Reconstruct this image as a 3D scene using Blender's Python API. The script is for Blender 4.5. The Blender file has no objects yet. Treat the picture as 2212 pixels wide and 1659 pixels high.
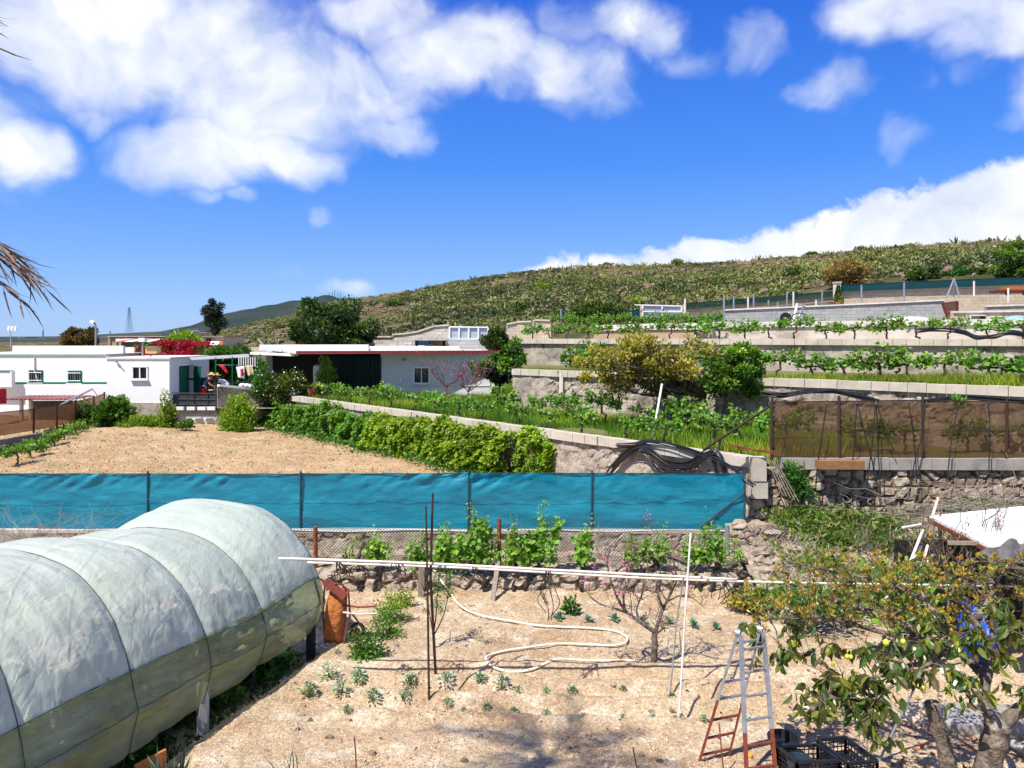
import bpy, math, random
import numpy as np
from mathutils import Vector, Matrix, Euler

sc = bpy.context.scene
# ------------------------------------------------------------------ camera
F, CX, HY, CZ = 1661.0, 1106.0, 730.0, 5.6      # picture units: 2212 wide
cam_d = bpy.data.cameras.new('camera')
cam = bpy.data.objects.new('camera', cam_d)
sc.collection.objects.link(cam)
cam.location = (0, 0, CZ)
cam.rotation_euler = (math.radians(90), 0, 0)
cam_d.sensor_width = 36
cam_d.lens = 36 * F / 2212
cam_d.shift_y = -(829.5 - HY) / 2212
cam_d.clip_start = 0.1
cam_d.clip_end = 60000
sc.camera = cam
# ------------------------------------------------------------------ light
SUN_AZ = (0.70, 0.71)            # the way shadows run on the ground
SUN_EL = math.radians(57)
dirv = Vector((SUN_AZ[0]*math.cos(SUN_EL), SUN_AZ[1]*math.cos(SUN_EL), -math.sin(SUN_EL)))
sl = bpy.data.lights.new('sun', 'SUN')
sl.energy = 4.9
sl.angle = math.radians(0.5)
sl.color = (1.0, 0.95, 0.87)
so = bpy.data.objects.new('sun', sl)
so.rotation_euler = dirv.to_track_quat('-Z', 'Y').to_euler()
so.location = (0, 0, 50)
sc.collection.objects.link(so)
sc.view_settings.view_transform = 'Standard'
sc.view_settings.look = 'None'
sc.view_settings.exposure = 0.64
sc.view_settings.gamma = 1
sc.cycles.max_bounces = 6
sc.cycles.transparent_max_bounces = 16
sc.cycles.use_denoising = True

# ------------------------------------------------------------------ sky
world = bpy.data.worlds.new('World')
sc.world = world
world.use_nodes = True
wt = world.node_tree
for n in list(wt.nodes):
    wt.nodes.remove(n)
WN = wt.nodes.new
def wl(a, b): wt.links.new(a, b)
def wmath(op, a, b=None, c=None):
    n = WN('ShaderNodeMath'); n.operation = op
    for i, s in enumerate((a, b, c)):
        if s is None: continue
        if isinstance(s, (int, float)): n.inputs[i].default_value = s
        else: wl(s, n.inputs[i])
    return n.outputs[0]
sky = WN('ShaderNodeTexSky')
sky.sky_type = 'NISHITA'
sky.sun_disc = False
sky.sun_elevation = SUN_EL
sky.sun_rotation = math.atan2(-SUN_AZ[0], -SUN_AZ[1])
sky.altitude = 300
sky.air_density = 1.0
sky.dust_density = 0.3
sky.ozone_density = 3.0
hs = WN('ShaderNodeHueSaturation')
hs.inputs['Hue'].default_value = 0.508
hs.inputs['Saturation'].default_value = 1.28
hs.inputs['Value'].default_value = 1.3
wl(sky.outputs[0], hs.inputs['Color'])
tc = WN('ShaderNodeTexCoord')
sx = WN('ShaderNodeSeparateXYZ')
nrm = WN('ShaderNodeVectorMath'); nrm.operation = 'NORMALIZE'
wl(tc.outputs['Generated'], nrm.inputs[0])
wl(nrm.outputs[0], sx.inputs[0])
az = wmath('ARCTAN2', sx.outputs[0], sx.outputs[1])
el = wmath('ARCSINE', sx.outputs[2])
def ae(u, v):
    a = math.atan2((u-CX)/F, 1.0)
    return a, math.atan2((HY-v)/F, math.hypot(1, (u-CX)/F))
cb = WN('ShaderNodeCombineXYZ'); wl(az, cb.inputs[0]); wl(el, cb.inputs[1])
def noise(scale, detail, rough, vec, dist=0.0):
    n = WN('ShaderNodeTexNoise')
    n.inputs['Scale'].default_value = scale
    n.inputs['Detail'].default_value = detail
    n.inputs['Roughness'].default_value = rough
    n.inputs['Distortion'].default_value = dist
    wl(vec, n.inputs['Vector'])
    return n.outputs[0]
warpn = WN('ShaderNodeTexNoise'); warpn.inputs['Scale'].default_value = 7; warpn.inputs['Detail'].default_value = 4
wl(cb.outputs[0], warpn.inputs['Vector'])
w1 = WN('ShaderNodeVectorMath'); w1.operation = 'SUBTRACT'; wl(warpn.outputs[1], w1.inputs[0]); w1.inputs[1].default_value = (.5, .5, .5)
w2 = WN('ShaderNodeVectorMath'); w2.operation = 'MULTIPLY_ADD'; wl(w1.outputs[0], w2.inputs[0]); w2.inputs[1].default_value = (.15, .11, 0); wl(cb.outputs[0], w2.inputs[2])
# (u, v, half width, half height, weight) of every cloud, as directions
blobs = [(330, 60, 420, 190, 1.0), (600, 200, 330, 170, .95), (90, 90, 190, 120, .9), (460, 330, 230, 90, .95), (640, 350, 140, 70, .7),
         (50, 320, 130, 70, .9), (820, 290, 140, 70, .7), (1010, 110, 200, 130, 1.0), (1230, 150, 170, 110, .8), (1300, 30, 190, 80, .7), (850, 20, 200, 90, .75),
         (1490, 110, 70, 50, .45), (1420, 60, 90, 60, .5), (1615, 90, 75, 90, .62), (1790, 205, 110, 50, .55), (1960, 40, 210, 80, .95), (2130, 50, 160, 90, .85), (2010, 180, 60, 45, .45),
         (2105, 150, 60, 40, .5), (1945, 320, 70, 60, .42), (1860, 20, 120, 60, .6), (510, 440, 60, 28, .55), (425, 430, 40, 20, .4), (185, 240, 70, 35, .6), (695, 470, 40, 26, .42),
         (640, 590, 70, 24, .3), (770, 615, 70, 26, .5), (2212, 250, 60, 45, .5), (880, 190, 90, 90, .5), (-250, 200, 260, 200, .8), (2500, 120, 260, 150, .8)]
acc = None
for (u, v, ru, rv, wgt) in blobs:
    a, e = ae(u, v)
    sb = WN('ShaderNodeVectorMath'); sb.operation = 'SUBTRACT'; wl(w2.outputs[0], sb.inputs[0]); sb.inputs[1].default_value = (a, e, 0)
    ml = WN('ShaderNodeVectorMath'); ml.operation = 'MULTIPLY'; wl(sb.outputs[0], ml.inputs[0]); ml.inputs[1].default_value = (F/ru, F/rv, 0)
    ln = WN('ShaderNodeVectorMath'); ln.operation = 'LENGTH'; wl(ml.outputs[0], ln.inputs[0])
    mr = WN('ShaderNodeMapRange'); mr.interpolation_type = 'SMOOTHSTEP'
    wl(ln.outputs['Value'], mr.inputs[0])
    mr.inputs[1].default_value = 0.25; mr.inputs[2].default_value = 1.35; mr.inputs[3].default_value = wgt; mr.inputs[4].default_value = 0
    acc = mr.outputs[0] if acc is None else wmath('MAXIMUM', acc, mr.outputs[0])
# clouds elsewhere in the sky (behind the camera)
back = wmath('MULTIPLY', wmath('GREATER_THAN', wmath('MULTIPLY', sx.outputs[1], -1), 0.0), 0.55)
acc = wmath('MAXIMUM', acc, back)
n1 = noise(8.0, 8, .50, w2.outputs[0], .12)
n2 = noise(18, 8, .6, w2.outputs[0], .15)
d = wmath('ADD', wmath('MULTIPLY', acc, .80), wmath('MULTIPLY', wmath('SUBTRACT', n1, .5), 1.15))
d = wmath('ADD', d, wmath('MULTIPLY', wmath('SUBTRACT', n2, .5), .34))
dm = WN('ShaderNodeMapRange'); dm.interpolation_type = 'SMOOTHSTEP'; wl(d, dm.inputs[0])
dm.inputs[1].default_value = .17; dm.inputs[2].default_value = .92; dm.inputs[3].default_value = 0; dm.inputs[4].default_value = .97
# the cumulus bank along the ridge
fc = WN('ShaderNodeFloatCurve')
cm = fc.mapping.curves[0]
edge = [(900, 640), (1090, 592), (1180, 560), (1300, 545), (1400, 542), (1480, 512), (1600, 508), (1700, 496), (1760, 470), (1810, 434), (1900, 420), (1960, 402), (2050, 388), (2140, 352), (2212, 340), (2500, 300)]
A0, A1, E1 = -.6, .75, .5
pts = []
for (u, v) in edge:
    a, e = ae(u, v); pts.append(((a-A0)/(A1-A0), e/E1))
while len(cm.points) < len(pts): cm.points.new(.5, .5)
for p, (x, y) in zip(cm.points, pts): p.location = (x, y); p.handle_type = 'VECTOR'
fc.mapping.update()
wl(wmath('DIVIDE', wmath('SUBTRACT', az, A0), A1-A0), fc.inputs['Value'])
n3 = noise(26, 8, .62, cb.outputs[0], .5)
top = wmath('ADD', wmath('MULTIPLY', fc.outputs[0], E1), wmath('MULTIPLY', wmath('SUBTRACT', n3, .5), .055))
dd = wmath('SUBTRACT', top, el)
cmr = WN('ShaderNodeMapRange'); cmr.interpolation_type = 'SMOOTHSTEP'; wl(dd, cmr.inputs[0])
cmr.inputs[1].default_value = -.004; cmr.inputs[2].default_value = .012; cmr.inputs[3].default_value = 0; cmr.inputs[4].default_value = .97
side = WN('ShaderNodeMapRange'); wl(az, side.inputs[0]); side.inputs[1].default_value = -.03; side.inputs[2].default_value = .02
bank = wmath('MULTIPLY', cmr.outputs[0], side.outputs[0])
ahead = wmath('GREATER_THAN', sx.outputs[1], 0)
bank = wmath('MULTIPLY', bank, ahead)
dens = wmath('MAXIMUM', dm.outputs[0], bank)
# cloud tone
n4 = noise(9, 6, .55, w2.outputs[0], .1)
cr = WN('ShaderNodeMapRange'); wl(n4, cr.inputs[0]); cr.inputs[1].default_value = .32; cr.inputs[2].default_value = .62
cc = WN('ShaderNodeMix'); cc.data_type = 'RGBA'
wl(cr.outputs[0], cc.inputs[0]); cc.inputs[6].default_value = (5.2, 5.8, 6.9, 1); cc.inputs[7].default_value = (8.1, 8.2, 8.3, 1)
mx = WN('ShaderNodeMix'); mx.data_type = 'RGBA'
eramp = WN('ShaderNodeValToRGB')
er = eramp.color_ramp.elements
while len(er) < 6: er.new(.5)
for k_, (p_, c_) in zip(er, [(0.0, (.22, .40, .74)), (.06, (.165, .34, .76)), (.20, (.045, .21, .74)), (.38, (.015, .105, .60)), (.75, (.012, .07, .46)), (1, (.02, .09, .45))]):
    k_.position = p_; k_.color = (*c_, 1)
wl(wmath('DIVIDE', el, 1.1), eramp.inputs[0])
esc = WN('ShaderNodeVectorMath'); esc.operation = 'SCALE'; esc.inputs['Scale'].default_value = 9.6; wl(eramp.outputs[0], esc.inputs[0])
smx = WN('ShaderNodeMix'); smx.data_type = 'RGBA'; smx.inputs[0].default_value = .8
wl(hs.outputs[0], smx.inputs[6]); wl(esc.outputs[0], smx.inputs[7])
wl(dens, mx.inputs[0]); wl(smx.outputs[2], mx.inputs[6]); wl(cc.outputs[2], mx.inputs[7])
bg = WN('ShaderNodeBackground'); bg.inputs[1].default_value = 0.088
wl(mx.outputs[2], bg.inputs[0])
wo = WN('ShaderNodeOutputWorld'); wl(bg.outputs[0], wo.inputs[0])

# ------------------------------------------------------------------ helpers
RNG = np.random.default_rng(7)
random.seed(5)
COL = sc.collection
def W(u, v, Y): return Vector(((u-CX)/F*Y, Y, CZ-(v-HY)/F*Y))
def G(u, v, z=0.0):
    Y = (CZ-z)*F/(v-HY)
    return W(u, v, Y)
def zat(v, Y): return CZ-(v-HY)/F*Y
def xat(u, Y): return (u-CX)/F*Y
def V3(*a): return Vector(a)
def lerp(a, b, t): return a+(b-a)*t

def hsh(xi, yi, s):
    return np.modf(np.abs(np.sin(xi*127.1+yi*311.7+s*74.7)*43758.5453))[0]
def vnoise(x, y, s=0):
    xi = np.floor(x); yi = np.floor(y); fx = x-xi; fy = y-yi
    fx = fx*fx*(3-2*fx); fy = fy*fy*(3-2*fy)
    a = hsh(xi, yi, s); b = hsh(xi+1, yi, s); c = hsh(xi, yi+1, s); d = hsh(xi+1, yi+1, s)
    return (a*(1-fx)+b*fx)*(1-fy)+(c*(1-fx)+d*fx)*fy
def fbm(x, y, s=0, o=4):
    x = np.asarray(x, float); y = np.asarray(y, float)
    t = 0; a = .5; n = 0
    for i in range(o):
        t = t+a*vnoise(x*2**i+i*3.1, y*2**i+i*1.7, s+i); n += a; a *= .5
    return t/n-.5
def vor(x, y, s=0):
    xi = np.floor(x); yi = np.floor(y)
    f1 = np.full(x.shape, 9.); f2 = np.full(x.shape, 9.); idr = np.zeros(x.shape)
    for i in (-1, 0, 1):
        for j in (-1, 0, 1):
            cx = xi+i; cy = yi+j
            px = cx+.15+.7*hsh(cx, cy, s); py = cy+.15+.7*hsh(cx, cy, s+9)
            dd = np.hypot(px-x, py-y); r = hsh(cx, cy, s+21)
            m = dd < f1
            f2 = np.where(m, f1, np.minimum(f2, dd)); idr = np.where(m, r, idr); f1 = np.where(m, dd, f1)
    return f1, f2-f1, idr

class MB:
    def __init__(s):
        s.V = []; s.L = []; s.S = []; s.T = []; s.n = 0
    def add(s, v, f, tint=0.5):
        v = np.asarray(v, dtype=np.float64).reshape(-1, 3); f = np.asarray(f, dtype=np.int64)
        s.V.append(v); s.L.append((f+s.n).ravel()); s.S.append(np.full(f.shape[0], f.shape[1]))
        s.T.append(np.broadcast_to(np.asarray(tint, dtype=np.float64), (f.shape[0],)).copy()); s.n += len(v)
        return s
    def box(s, c, size, rz=0.0, M=None, tint=.5):
        h = np.array(size)/2
        v = np.array([(x, y, z) for z in (-1, 1) for y in (-1, 1) for x in (-1, 1)])*h
        if M is not None: v = v@np.array(M.to_3x3()).T
        elif rz:
            c_, s_ = math.cos(rz), math.sin(rz); v = v@np.array([[c_, s_, 0], [-s_, c_, 0], [0, 0, 1]])
        return s.add(v+np.array(c), [(0, 2, 3, 1), (4, 5, 7, 6), (0, 1, 5, 4), (2, 6, 7, 3), (0, 4, 6, 2), (1, 3, 7, 5)], tint)
    def hexa(s, b, t, tint=.5):      # four bottom points, four top points
        return s.add(list(map(tuple, b))+list(map(tuple, t)), [(3, 2, 1, 0), (4, 5, 6, 7), (0, 1, 5, 4), (1, 2, 6, 5), (2, 3, 7, 6), (3, 0, 4, 7)], tint)
    def beam(s, p, q, w, h=None, up=(0, 0, 1), tint=.5):
        p = Vector(p); q = Vector(q); h = h or w
        d = (q-p).normalized(); u = Vector(up)
        if abs(d.dot(u)) > .98: u = Vector((0, 1, 0))
        x = d.cross(u).normalized()*w/2; y = x.cross(d).normalized()*h/2
        b = [p-x-y, p+x-y, p+x+y, p-x+y]; t = [k+(q-p) for k in b]
        return s.hexa(b, t, tint)
    def tube(s, pts, r=.02, n=6, tint=.5, cap=True):
        P = np.array([tuple(p) for p in pts], float); m = len(P)
        r = np.broadcast_to(np.asarray(r, float), (m,)) if np.ndim(r) == 0 or len(np.atleast_1d(r)) == m else np.interp(np.linspace(0, 1, m), np.linspace(0, 1, len(r)), r)
        T = np.gradient(P, axis=0); T /= np.linalg.norm(T, axis=1)[:, None]+1e-9
        u = np.array([0, 0, 1.]) if abs(T[0][2]) < .9 else np.array([0, 1., 0])
        A = np.zeros((m, 3)); x = np.cross(T[0], u); x /= np.linalg.norm(x)
        for i in range(m):
            x = x-T[i]*x.dot(T[i]); x /= np.linalg.norm(x)+1e-9; A[i] = x
        B = np.cross(T, A); an = np.arange(n)*2*math.pi/n
        ring = P[:, None, :]+r[:, None, None]*(A[:, None, :]*np.cos(an)[None, :, None]+B[:, None, :]*np.sin(an)[None, :, None])
        i = np.arange(m-1)[:, None]*n; j = np.arange(n)[None, :]; k = (np.arange(n)+1) % n
        f = np.stack([i+j, i+k[None, :], i+n+k[None, :], i+n+j], -1).reshape(-1, 4)
        base = s.n
        s.add(ring.reshape(-1, 3), f, tint)
        if cap:
            s.L.append(base+np.arange(n)[::-1]); s.S.append(np.array([n])); s.T.append(np.array([float(np.mean(tint))]))
            s.L.append(base+(m-1)*n+np.arange(n)); s.S.append(np.array([n])); s.T.append(np.array([float(np.mean(tint))]))
        return s
    def grid(s, P, tint=.5, flip=False):
        ny, nx = P.shape[:2]
        i = np.arange(ny-1)[:, None]*nx; j = np.arange(nx-1)[None, :]
        f = np.stack([i+j, i+j+1, i+nx+j+1, i+nx+j], -1).reshape(-1, 4)
        if flip: f = f[:, ::-1]
        return s.add(P.reshape(-1, 3), f, tint)
    def lathe(s, c, prof, n=12, tint=.5):   # prof: (r, z)
        an = np.arange(n)*2*math.pi/n
        P = np.array([[(c[0]+r*math.cos(a), c[1]+r*math.sin(a), c[2]+z) for a in np.append(an, an[0])] for r, z in prof])
        return s.grid(P, tint)
    def ball(s, c, r, n=8, tint=.5, seed=None, rough=0.0):
        th = np.linspace(0, math.pi, n); ph = np.linspace(0, 2*math.pi, 2*n-1)
        T_, P_ = np.meshgrid(th, ph, indexing='ij')
        D = np.stack([np.sin(T_)*np.cos(P_), np.sin(T_)*np.sin(P_), np.cos(T_)], -1)
        k = 1.0
        if rough:
            sd = seed or 0
            k = 1+rough*(fbm(D[..., 0]*1.7+sd, D[..., 1]*1.7+D[..., 2]*2.3, sd, 3)*2)
            k[:, -1] = k[:, 0]; k[0] = k[0, 0]; k[-1] = k[-1, 0]; k = k[..., None]
        return s.grid(D*np.array(r)*k+np.array(c), tint, flip=True)
    def leaves(s, C, D, l, w=.5, tint=None, fold=.25, big=False, rng=RNG, up=None):
        C = np.asarray(C, float); N = len(C)
        if N == 0: return s
        D = np.asarray(D, float); D = D/(np.linalg.norm(D, axis=1)[:, None]+1e-9)
        l = np.broadcast_to(np.asarray(l, float), (N,))[:, None]
        R = rng.normal(size=(N, 3)) if up is None else np.asarray(up, float)+rng.normal(size=(N, 3))*.35
        S = np.cross(D, R); S /= np.linalg.norm(S, axis=1)[:, None]+1e-9
        Nn = np.cross(S, D); wd = l*w*.5
        if tint is None: tint = rng.random(N)
        tint = np.broadcast_to(np.asarray(tint, float), (N,))
        if not big:
            v = np.stack([C, C+D*l*.45+S*wd+Nn*wd*fold, C+D*l, C+D*l*.45-S*wd+Nn*wd*fold], 1)
            f = np.array([(0, 2, 1), (0, 3, 2)])[None]+np.arange(N)[:, None, None]*4
            return s.add(v.reshape(-1, 3), f.reshape(-1, 3), np.repeat(tint, 2))
        dr = l*.10
        v = np.stack([C, C+D*l*.28+S*wd*.85+Nn*wd*fold, C+D*l*.28, C+D*l*.28-S*wd*.85+Nn*wd*fold,
                      C+D*l*.66+S*wd*.8+Nn*(wd*fold-dr), C+D*l*.66-Nn*dr, C+D*l*.66-S*wd*.8+Nn*(wd*fold-dr), C+D*l-Nn*dr*2.6], 1)
        f = np.array([(0, 2, 1, 1), (0, 3, 2, 2), (1, 2, 5, 4), (2, 3, 6, 5), (4, 5, 7, 7), (5, 6, 7, 7)])
        tri = np.array([(0, 2, 1), (0, 3, 2), (4, 5, 7), (5, 6, 7)])[None]+np.arange(N)[:, None, None]*8
        qd = np.array([(1, 2, 5, 4), (2, 3, 6, 5)])[None]+np.arange(N)[:, None, None]*8
        b = s.n
        s.add(v.reshape(-1, 3), tri.reshape(-1, 3), np.repeat(tint, 4))
        s.L.append((qd+b).ravel()); s.S.append(np.full(2*N, 4)); s.T.append(np.repeat(tint, 2))
        return s
    def build(s, name, m, parent=None, origin=None, smooth=False):
        V = np.concatenate(s.V)
        if origin is None and parent is not None: origin = ORG[parent.name]
        if origin is not None: V = V-np.array(tuple(origin))
        me = bpy.data.meshes.new(name)
        L = np.concatenate(s.L).astype(np.int32); S = np.concatenate(s.S).astype(np.int32)
        me.vertices.add(len(V)); me.vertices.foreach_set('co', V.astype(np.float32).ravel())
        me.loops.add(len(L)); me.loops.foreach_set('vertex_index', L)
        me.polygons.add(len(S)); st = np.concatenate([[0], np.cumsum(S)[:-1]]).astype(np.int32)
        me.polygons.foreach_set('loop_start', st); me.polygons.foreach_set('loop_total', S)
        me.polygons.foreach_set('use_smooth', np.full(len(S), bool(smooth)))
        at = me.attributes.new('tint', 'FLOAT', 'FACE'); at.data.foreach_set('value', np.concatenate(s.T).astype(np.float32))
        me.update(calc_edges=True)
        me.validate()
        me.materials.append(m)
        o = bpy.data.objects.new(name, me); COL.objects.link(o)
        if parent is not None:
            o.parent = parent; ORG[o.name] = ORG[parent.name]
        else:
            if origin is not None: o.location = tuple(origin)
            ORG[o.name] = Vector(tuple(origin)) if origin is not None else Vector((0, 0, 0))
        return o
ORG = {}
def tag(o, label, cat, group=None):
    o['label'] = label; o['category'] = cat
    if 'kind' not in o: o['kind'] = 'thing'
    if group: o['group'] = group
    return o
def thing(name, label, cat, loc, group=None):
    o = bpy.data.objects.new(name, None); COL.objects.link(o); o.location = tuple(loc); o.empty_display_size = .2
    ORG[o.name] = Vector(tuple(loc)); tag(o, label, cat, group); return o
def struct(name, mb, m, smooth=False):
    o = mb.build(name, m, smooth=smooth); o['kind'] = 'structure'; return o
def stuff(name, mb, m, label, cat, smooth=False):
    o = mb.build(name, m, smooth=smooth); o['kind'] = 'stuff'; tag(o, label, cat); return o
def copy_tree(o, loc=None, rz=0.0, scale=None, label=None, parent=None):
    c = o.copy(); COL.objects.link(c)
    if parent is not None: c.parent = parent
    else:
        c.location = tuple(loc); c.rotation_euler = (0, 0, rz)
        if scale: c.scale = (scale,)*3 if np.ndim(scale) == 0 else tuple(scale)
        if label: c['label'] = label
    for ch in list(o.children): copy_tree(ch, parent=c)
    return c

# ------------------------------------------------------------------ materials
def newmat(name):
    m = bpy.data.materials.new(name); m.use_nodes = True
    nt = m.node_tree
    for n in list(nt.nodes): nt.nodes.remove(n)
    return m, nt
class NT:
    def __init__(s, nt): s.nt = nt
    def n(s, t, **k):
        x = s.nt.nodes.new(t)
        for a, b in k.items(): setattr(x, a, b)
        return x
    def set(s, sock, v):
        if hasattr(v, 'is_output') or isinstance(v, bpy.types.NodeSocket): s.nt.links.new(v, sock)
        else:
            if isinstance(v, (tuple, list)) and len(v) == 3 and sock.type == 'RGBA': v = (*v, 1)
            sock.default_value = v
    def math(s, op, a, b=None):
        x = s.n('ShaderNodeMath', operation=op); s.set(x.inputs[0], a)
        if b is not None: s.set(x.inputs[1], b)
        return x.outputs[0]
    def noise(s, sc_, det=4, r=.55, vec=None, dist=0.):
        x = s.n('ShaderNodeTexNoise'); s.set(x.inputs['Scale'], sc_); s.set(x.inputs['Detail'], det); s.set(x.inputs['Roughness'], r); s.set(x.inputs['Distortion'], dist)
        s.set(x.inputs['Vector'], vec if vec is not None else s.pos()); return x.outputs[0]
    def pos(s):
        if not hasattr(s, 'p'): s.p = s.n('ShaderNodeNewGeometry').outputs['Position']
        return s.p
    def scl(s, v):
        x = s.n('ShaderNodeVectorMath', operation='MULTIPLY'); s.set(x.inputs[0], s.pos()); x.inputs[1].default_value = v; return x.outputs[0]
    def vor(s, sc_, feat='F1', vec=None, out=0):
        x = s.n('ShaderNodeTexVoronoi', feature=feat); s.set(x.inputs['Scale'], sc_); s.set(x.inputs['Vector'], vec if vec is not None else s.pos()); return x.outputs[out]
    def ramp(s, f, pts, interp='LINEAR'):
        x = s.n('ShaderNodeValToRGB'); e = x.color_ramp.elements; x.color_ramp.interpolation = interp
        while len(e) < len(pts): e.new(.5)
        for k, (p, c) in zip(e, pts): k.position = p; k.color = (*c, 1) if len(c) == 3 else c
        s.set(x.inputs[0], f); return x.outputs[0]
    def rng(s, f, a, b, c=0., d=1.):
        x = s.n('ShaderNodeMapRange'); s.set(x.inputs[0], f)
        for i, k in enumerate((a, b, c, d)): x.inputs[i+1].default_value = k
        return x.outputs[0]
    def mix(s, f, a, b, mode='MIX'):
        x = s.n('ShaderNodeMix', data_type='RGBA', blend_type=mode); s.set(x.inputs[0], f); s.set(x.inputs[6], a); s.set(x.inputs[7], b); return x.outputs[2]
    def bump(s, h, st, dist, nrm=None):
        x = s.n('ShaderNodeBump'); x.inputs['Strength'].default_value = st; x.inputs['Distance'].default_value = dist; s.set(x.inputs['Height'], h)
        if nrm is not None: s.set(x.inputs['Normal'], nrm)
        return x.outputs[0]
    def bsdf(s, col, rough=.8, metal=0., spec=.3, nrm=None, **k):
        x = s.n('ShaderNodeBsdfPrincipled'); s.set(x.inputs['Base Color'], col); s.set(x.inputs['Roughness'], rough); s.set(x.inputs['Metallic'], metal); s.set(x.inputs['Specular IOR Level'], spec)
        if nrm is not None: s.set(x.inputs['Normal'], nrm)
        for a, b in k.items(): s.set(x.inputs[a], b)
        return x.outputs[0]
    def out(s, sh):
        x = s.n('ShaderNodeOutputMaterial'); s.nt.links.new(sh, x.inputs[0])
    def mixsh(s, f, a, b):
        x = s.n('ShaderNodeMixShader'); s.set(x.inputs[0], f); s.nt.links.new(a, x.inputs[1]); s.nt.links.new(b, x.inputs[2]); return x.outputs[0]

def plain(name, c1, c2=None, rough=.7, metal=0., scale=6., bump=.15, bscale=40., spec=.3, dist=.01, stain=None, stretch=None):
    m, nt = newmat(name); N = NT(nt)
    c2 = c2 or tuple(x*.8 for x in c1)
    vec = N.scl(stretch) if stretch else None
    f = N.rng(N.noise(scale, 6, .6, vec), .35, .65)
    col = N.mix(f, c1, c2)
    if stain:
        col = N.mix(N.rng(N.noise(scale*.35, 8, .7, vec), .52, .66, 0, stain[1]), col, stain[0])
    N.out(N.bsdf(col, rough, metal, spec, N.bump(N.noise(bscale, 4, .6), bump, dist)))
    return m
def leafmat(name, cols, trans=.3, rough=.45, spec=.4, nscale=.9):
    """cols: ramp over the per-leaf tint"""
    m, nt = newmat(name); N = NT(nt)
    at = N.n('ShaderNodeAttribute', attribute_name='tint')
    oi = N.n('ShaderNodeObjectInfo')
    k = len(cols)
    col = N.ramp(at.outputs['Fac'], [(i/(k-1), c) for i, c in enumerate(cols)])
    hv = N.n('ShaderNodeHueSaturation'); N.set(hv.inputs['Color'], col)
    N.set(hv.inputs['Value'], N.math('ADD', N.rng(N.noise(nscale, 2), .3, .7, .72, 1.25), N.rng(oi.outputs['Random'], 0, 1, -.1, .1)))
    N.set(hv.inputs['Hue'], N.rng(oi.outputs['Random'], 0, 1, .488, .508))
    b = N.bsdf(hv.outputs[0], rough, 0, spec)
    t = N.n('ShaderNodeBsdfTranslucent'); tcx = N.mix(1.0, hv.outputs[0], (1.5, 1.55, .7), 'MULTIPLY'); N.set(t.inputs[0], tcx)
    N.out(N.mixsh(trans, b, t.outputs[0]))
    return m
M = {}
M['white_wall'] = plain('white_wall', (.80, .80, .78), (.74, .74, .72), .85, scale=.9, bump=.08, bscale=25, stain=((.55, .52, .46), .35), stretch=(1, 1, .35))
M['grey_wall'] = plain('pale_grey_wall', (.60, .61, .62), (.55, .56, .57), .85, scale=.9, bump=.08, bscale=25, stain=((.40, .38, .35), .3))
M['white_paint'] = plain('white_paint', (.8, .8, .78), (.7, .7, .68), .5, scale=5)
M['green_paint'] = plain('green_paint', (.0, .14, .085), (.0, .10, .06), .45, scale=7)
M['dark_green'] = plain('dark_green_metal', (.006, .035, .03), (.004, .022, .02), .45, scale=7)
M['red_trim'] = plain('red_trim', (.30, .02, .03), (.2, .02, .025), .55)
M['red_cloth'] = plain('red_cloth', (.55, .01, .03), (.4, .01, .03), .8)
M['dark'] = plain('dark_interior', (.012, .012, .012), (.02, .018, .015), .9)  # near-black that stands for shade inside openings; the eyes use it too
M['glass'] = plain('window_glass', (.012, .014, .016), (.02, .02, .022), .08, spec=.5, bump=0)
M['steel'] = plain('galvanised_steel', (.42, .44, .47), (.30, .32, .35), .42, .55, scale=12, stain=((.2, .12, .07), .35))
M['rust'] = plain('rust', (.30, .085, .028), (.16, .04, .02), .85, scale=14, bump=.5, stain=((.09, .03, .02), .8))
M['rust_red'] = plain('rust_red_paint', (.24, .055, .03), (.15, .035, .02), .8, scale=18, stain=((.05, .03, .025), .7))
M['darkmetal'] = plain('dark_metal', (.045, .04, .04), (.025, .022, .022), .6, .2)
M['bluepost'] = plain('blue_grey_post', (.02, .07, .10), (.02, .05, .08), .6)
M['brownpost'] = plain('brown_post', (.06, .03, .022), (.035, .02, .015), .7)
M['black_pipe'] = plain('black_pipe', (.010, .011, .013), (.02, .021, .024), .32, spec=.5, scale=3)
M['hose'] = plain('cream_hose', (.76, .70, .54), (.68, .60, .44), .45, scale=4, bump=.05)
M['pvc'] = plain('pale_pvc', (.74, .68, .60), (.66, .58, .5), .5, scale=3, stain=((.4, .3, .22), .4))
M['wood'] = plain('weathered_wood', (.30, .25, .20), (.2, .16, .12), .9, scale=4, stretch=(10, 10, 1), bump=.4)
M['orange_wood'] = plain('orange_wood', (.42, .17, .05), (.3, .1, .03), .8, scale=7, stretch=(1, 6, 12))
M['bark'] = plain('bark', (.16, .125, .095), (.09, .065, .05), .95, scale=14, bump=.9, bscale=30, dist=.02, stain=((.30, .27, .23), .6))
M['bark_grey'] = plain('grey_bark', (.22, .17, .125), (.07, .055, .042), .95, scale=13, bump=1., bscale=18, dist=.05, stain=((.36, .31, .25), 1.))
M['twig'] = plain('dry_twig', (.30, .25, .21), (.2, .16, .13), .95, scale=9)
M['vinebark'] = plain('vine_bark', (.05, .036, .03), (.028, .02, .017), .95, scale=12, bump=.8)
M['plastic_black'] = plain('black_plastic', (.016, .018, .022), (.01, .011, .014), .45, spec=.5)
M['plastic_blue'] = plain('blue_plastic', (.0, .03, .32), (.0, .05, .42), .45, spec=.5)
M['concrete'] = plain('concrete', (.36, .33, .29), (.28, .255, .22), .95, scale=3, bump=.5, bscale=50, stain=((.2, .18, .16), .6))
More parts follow.
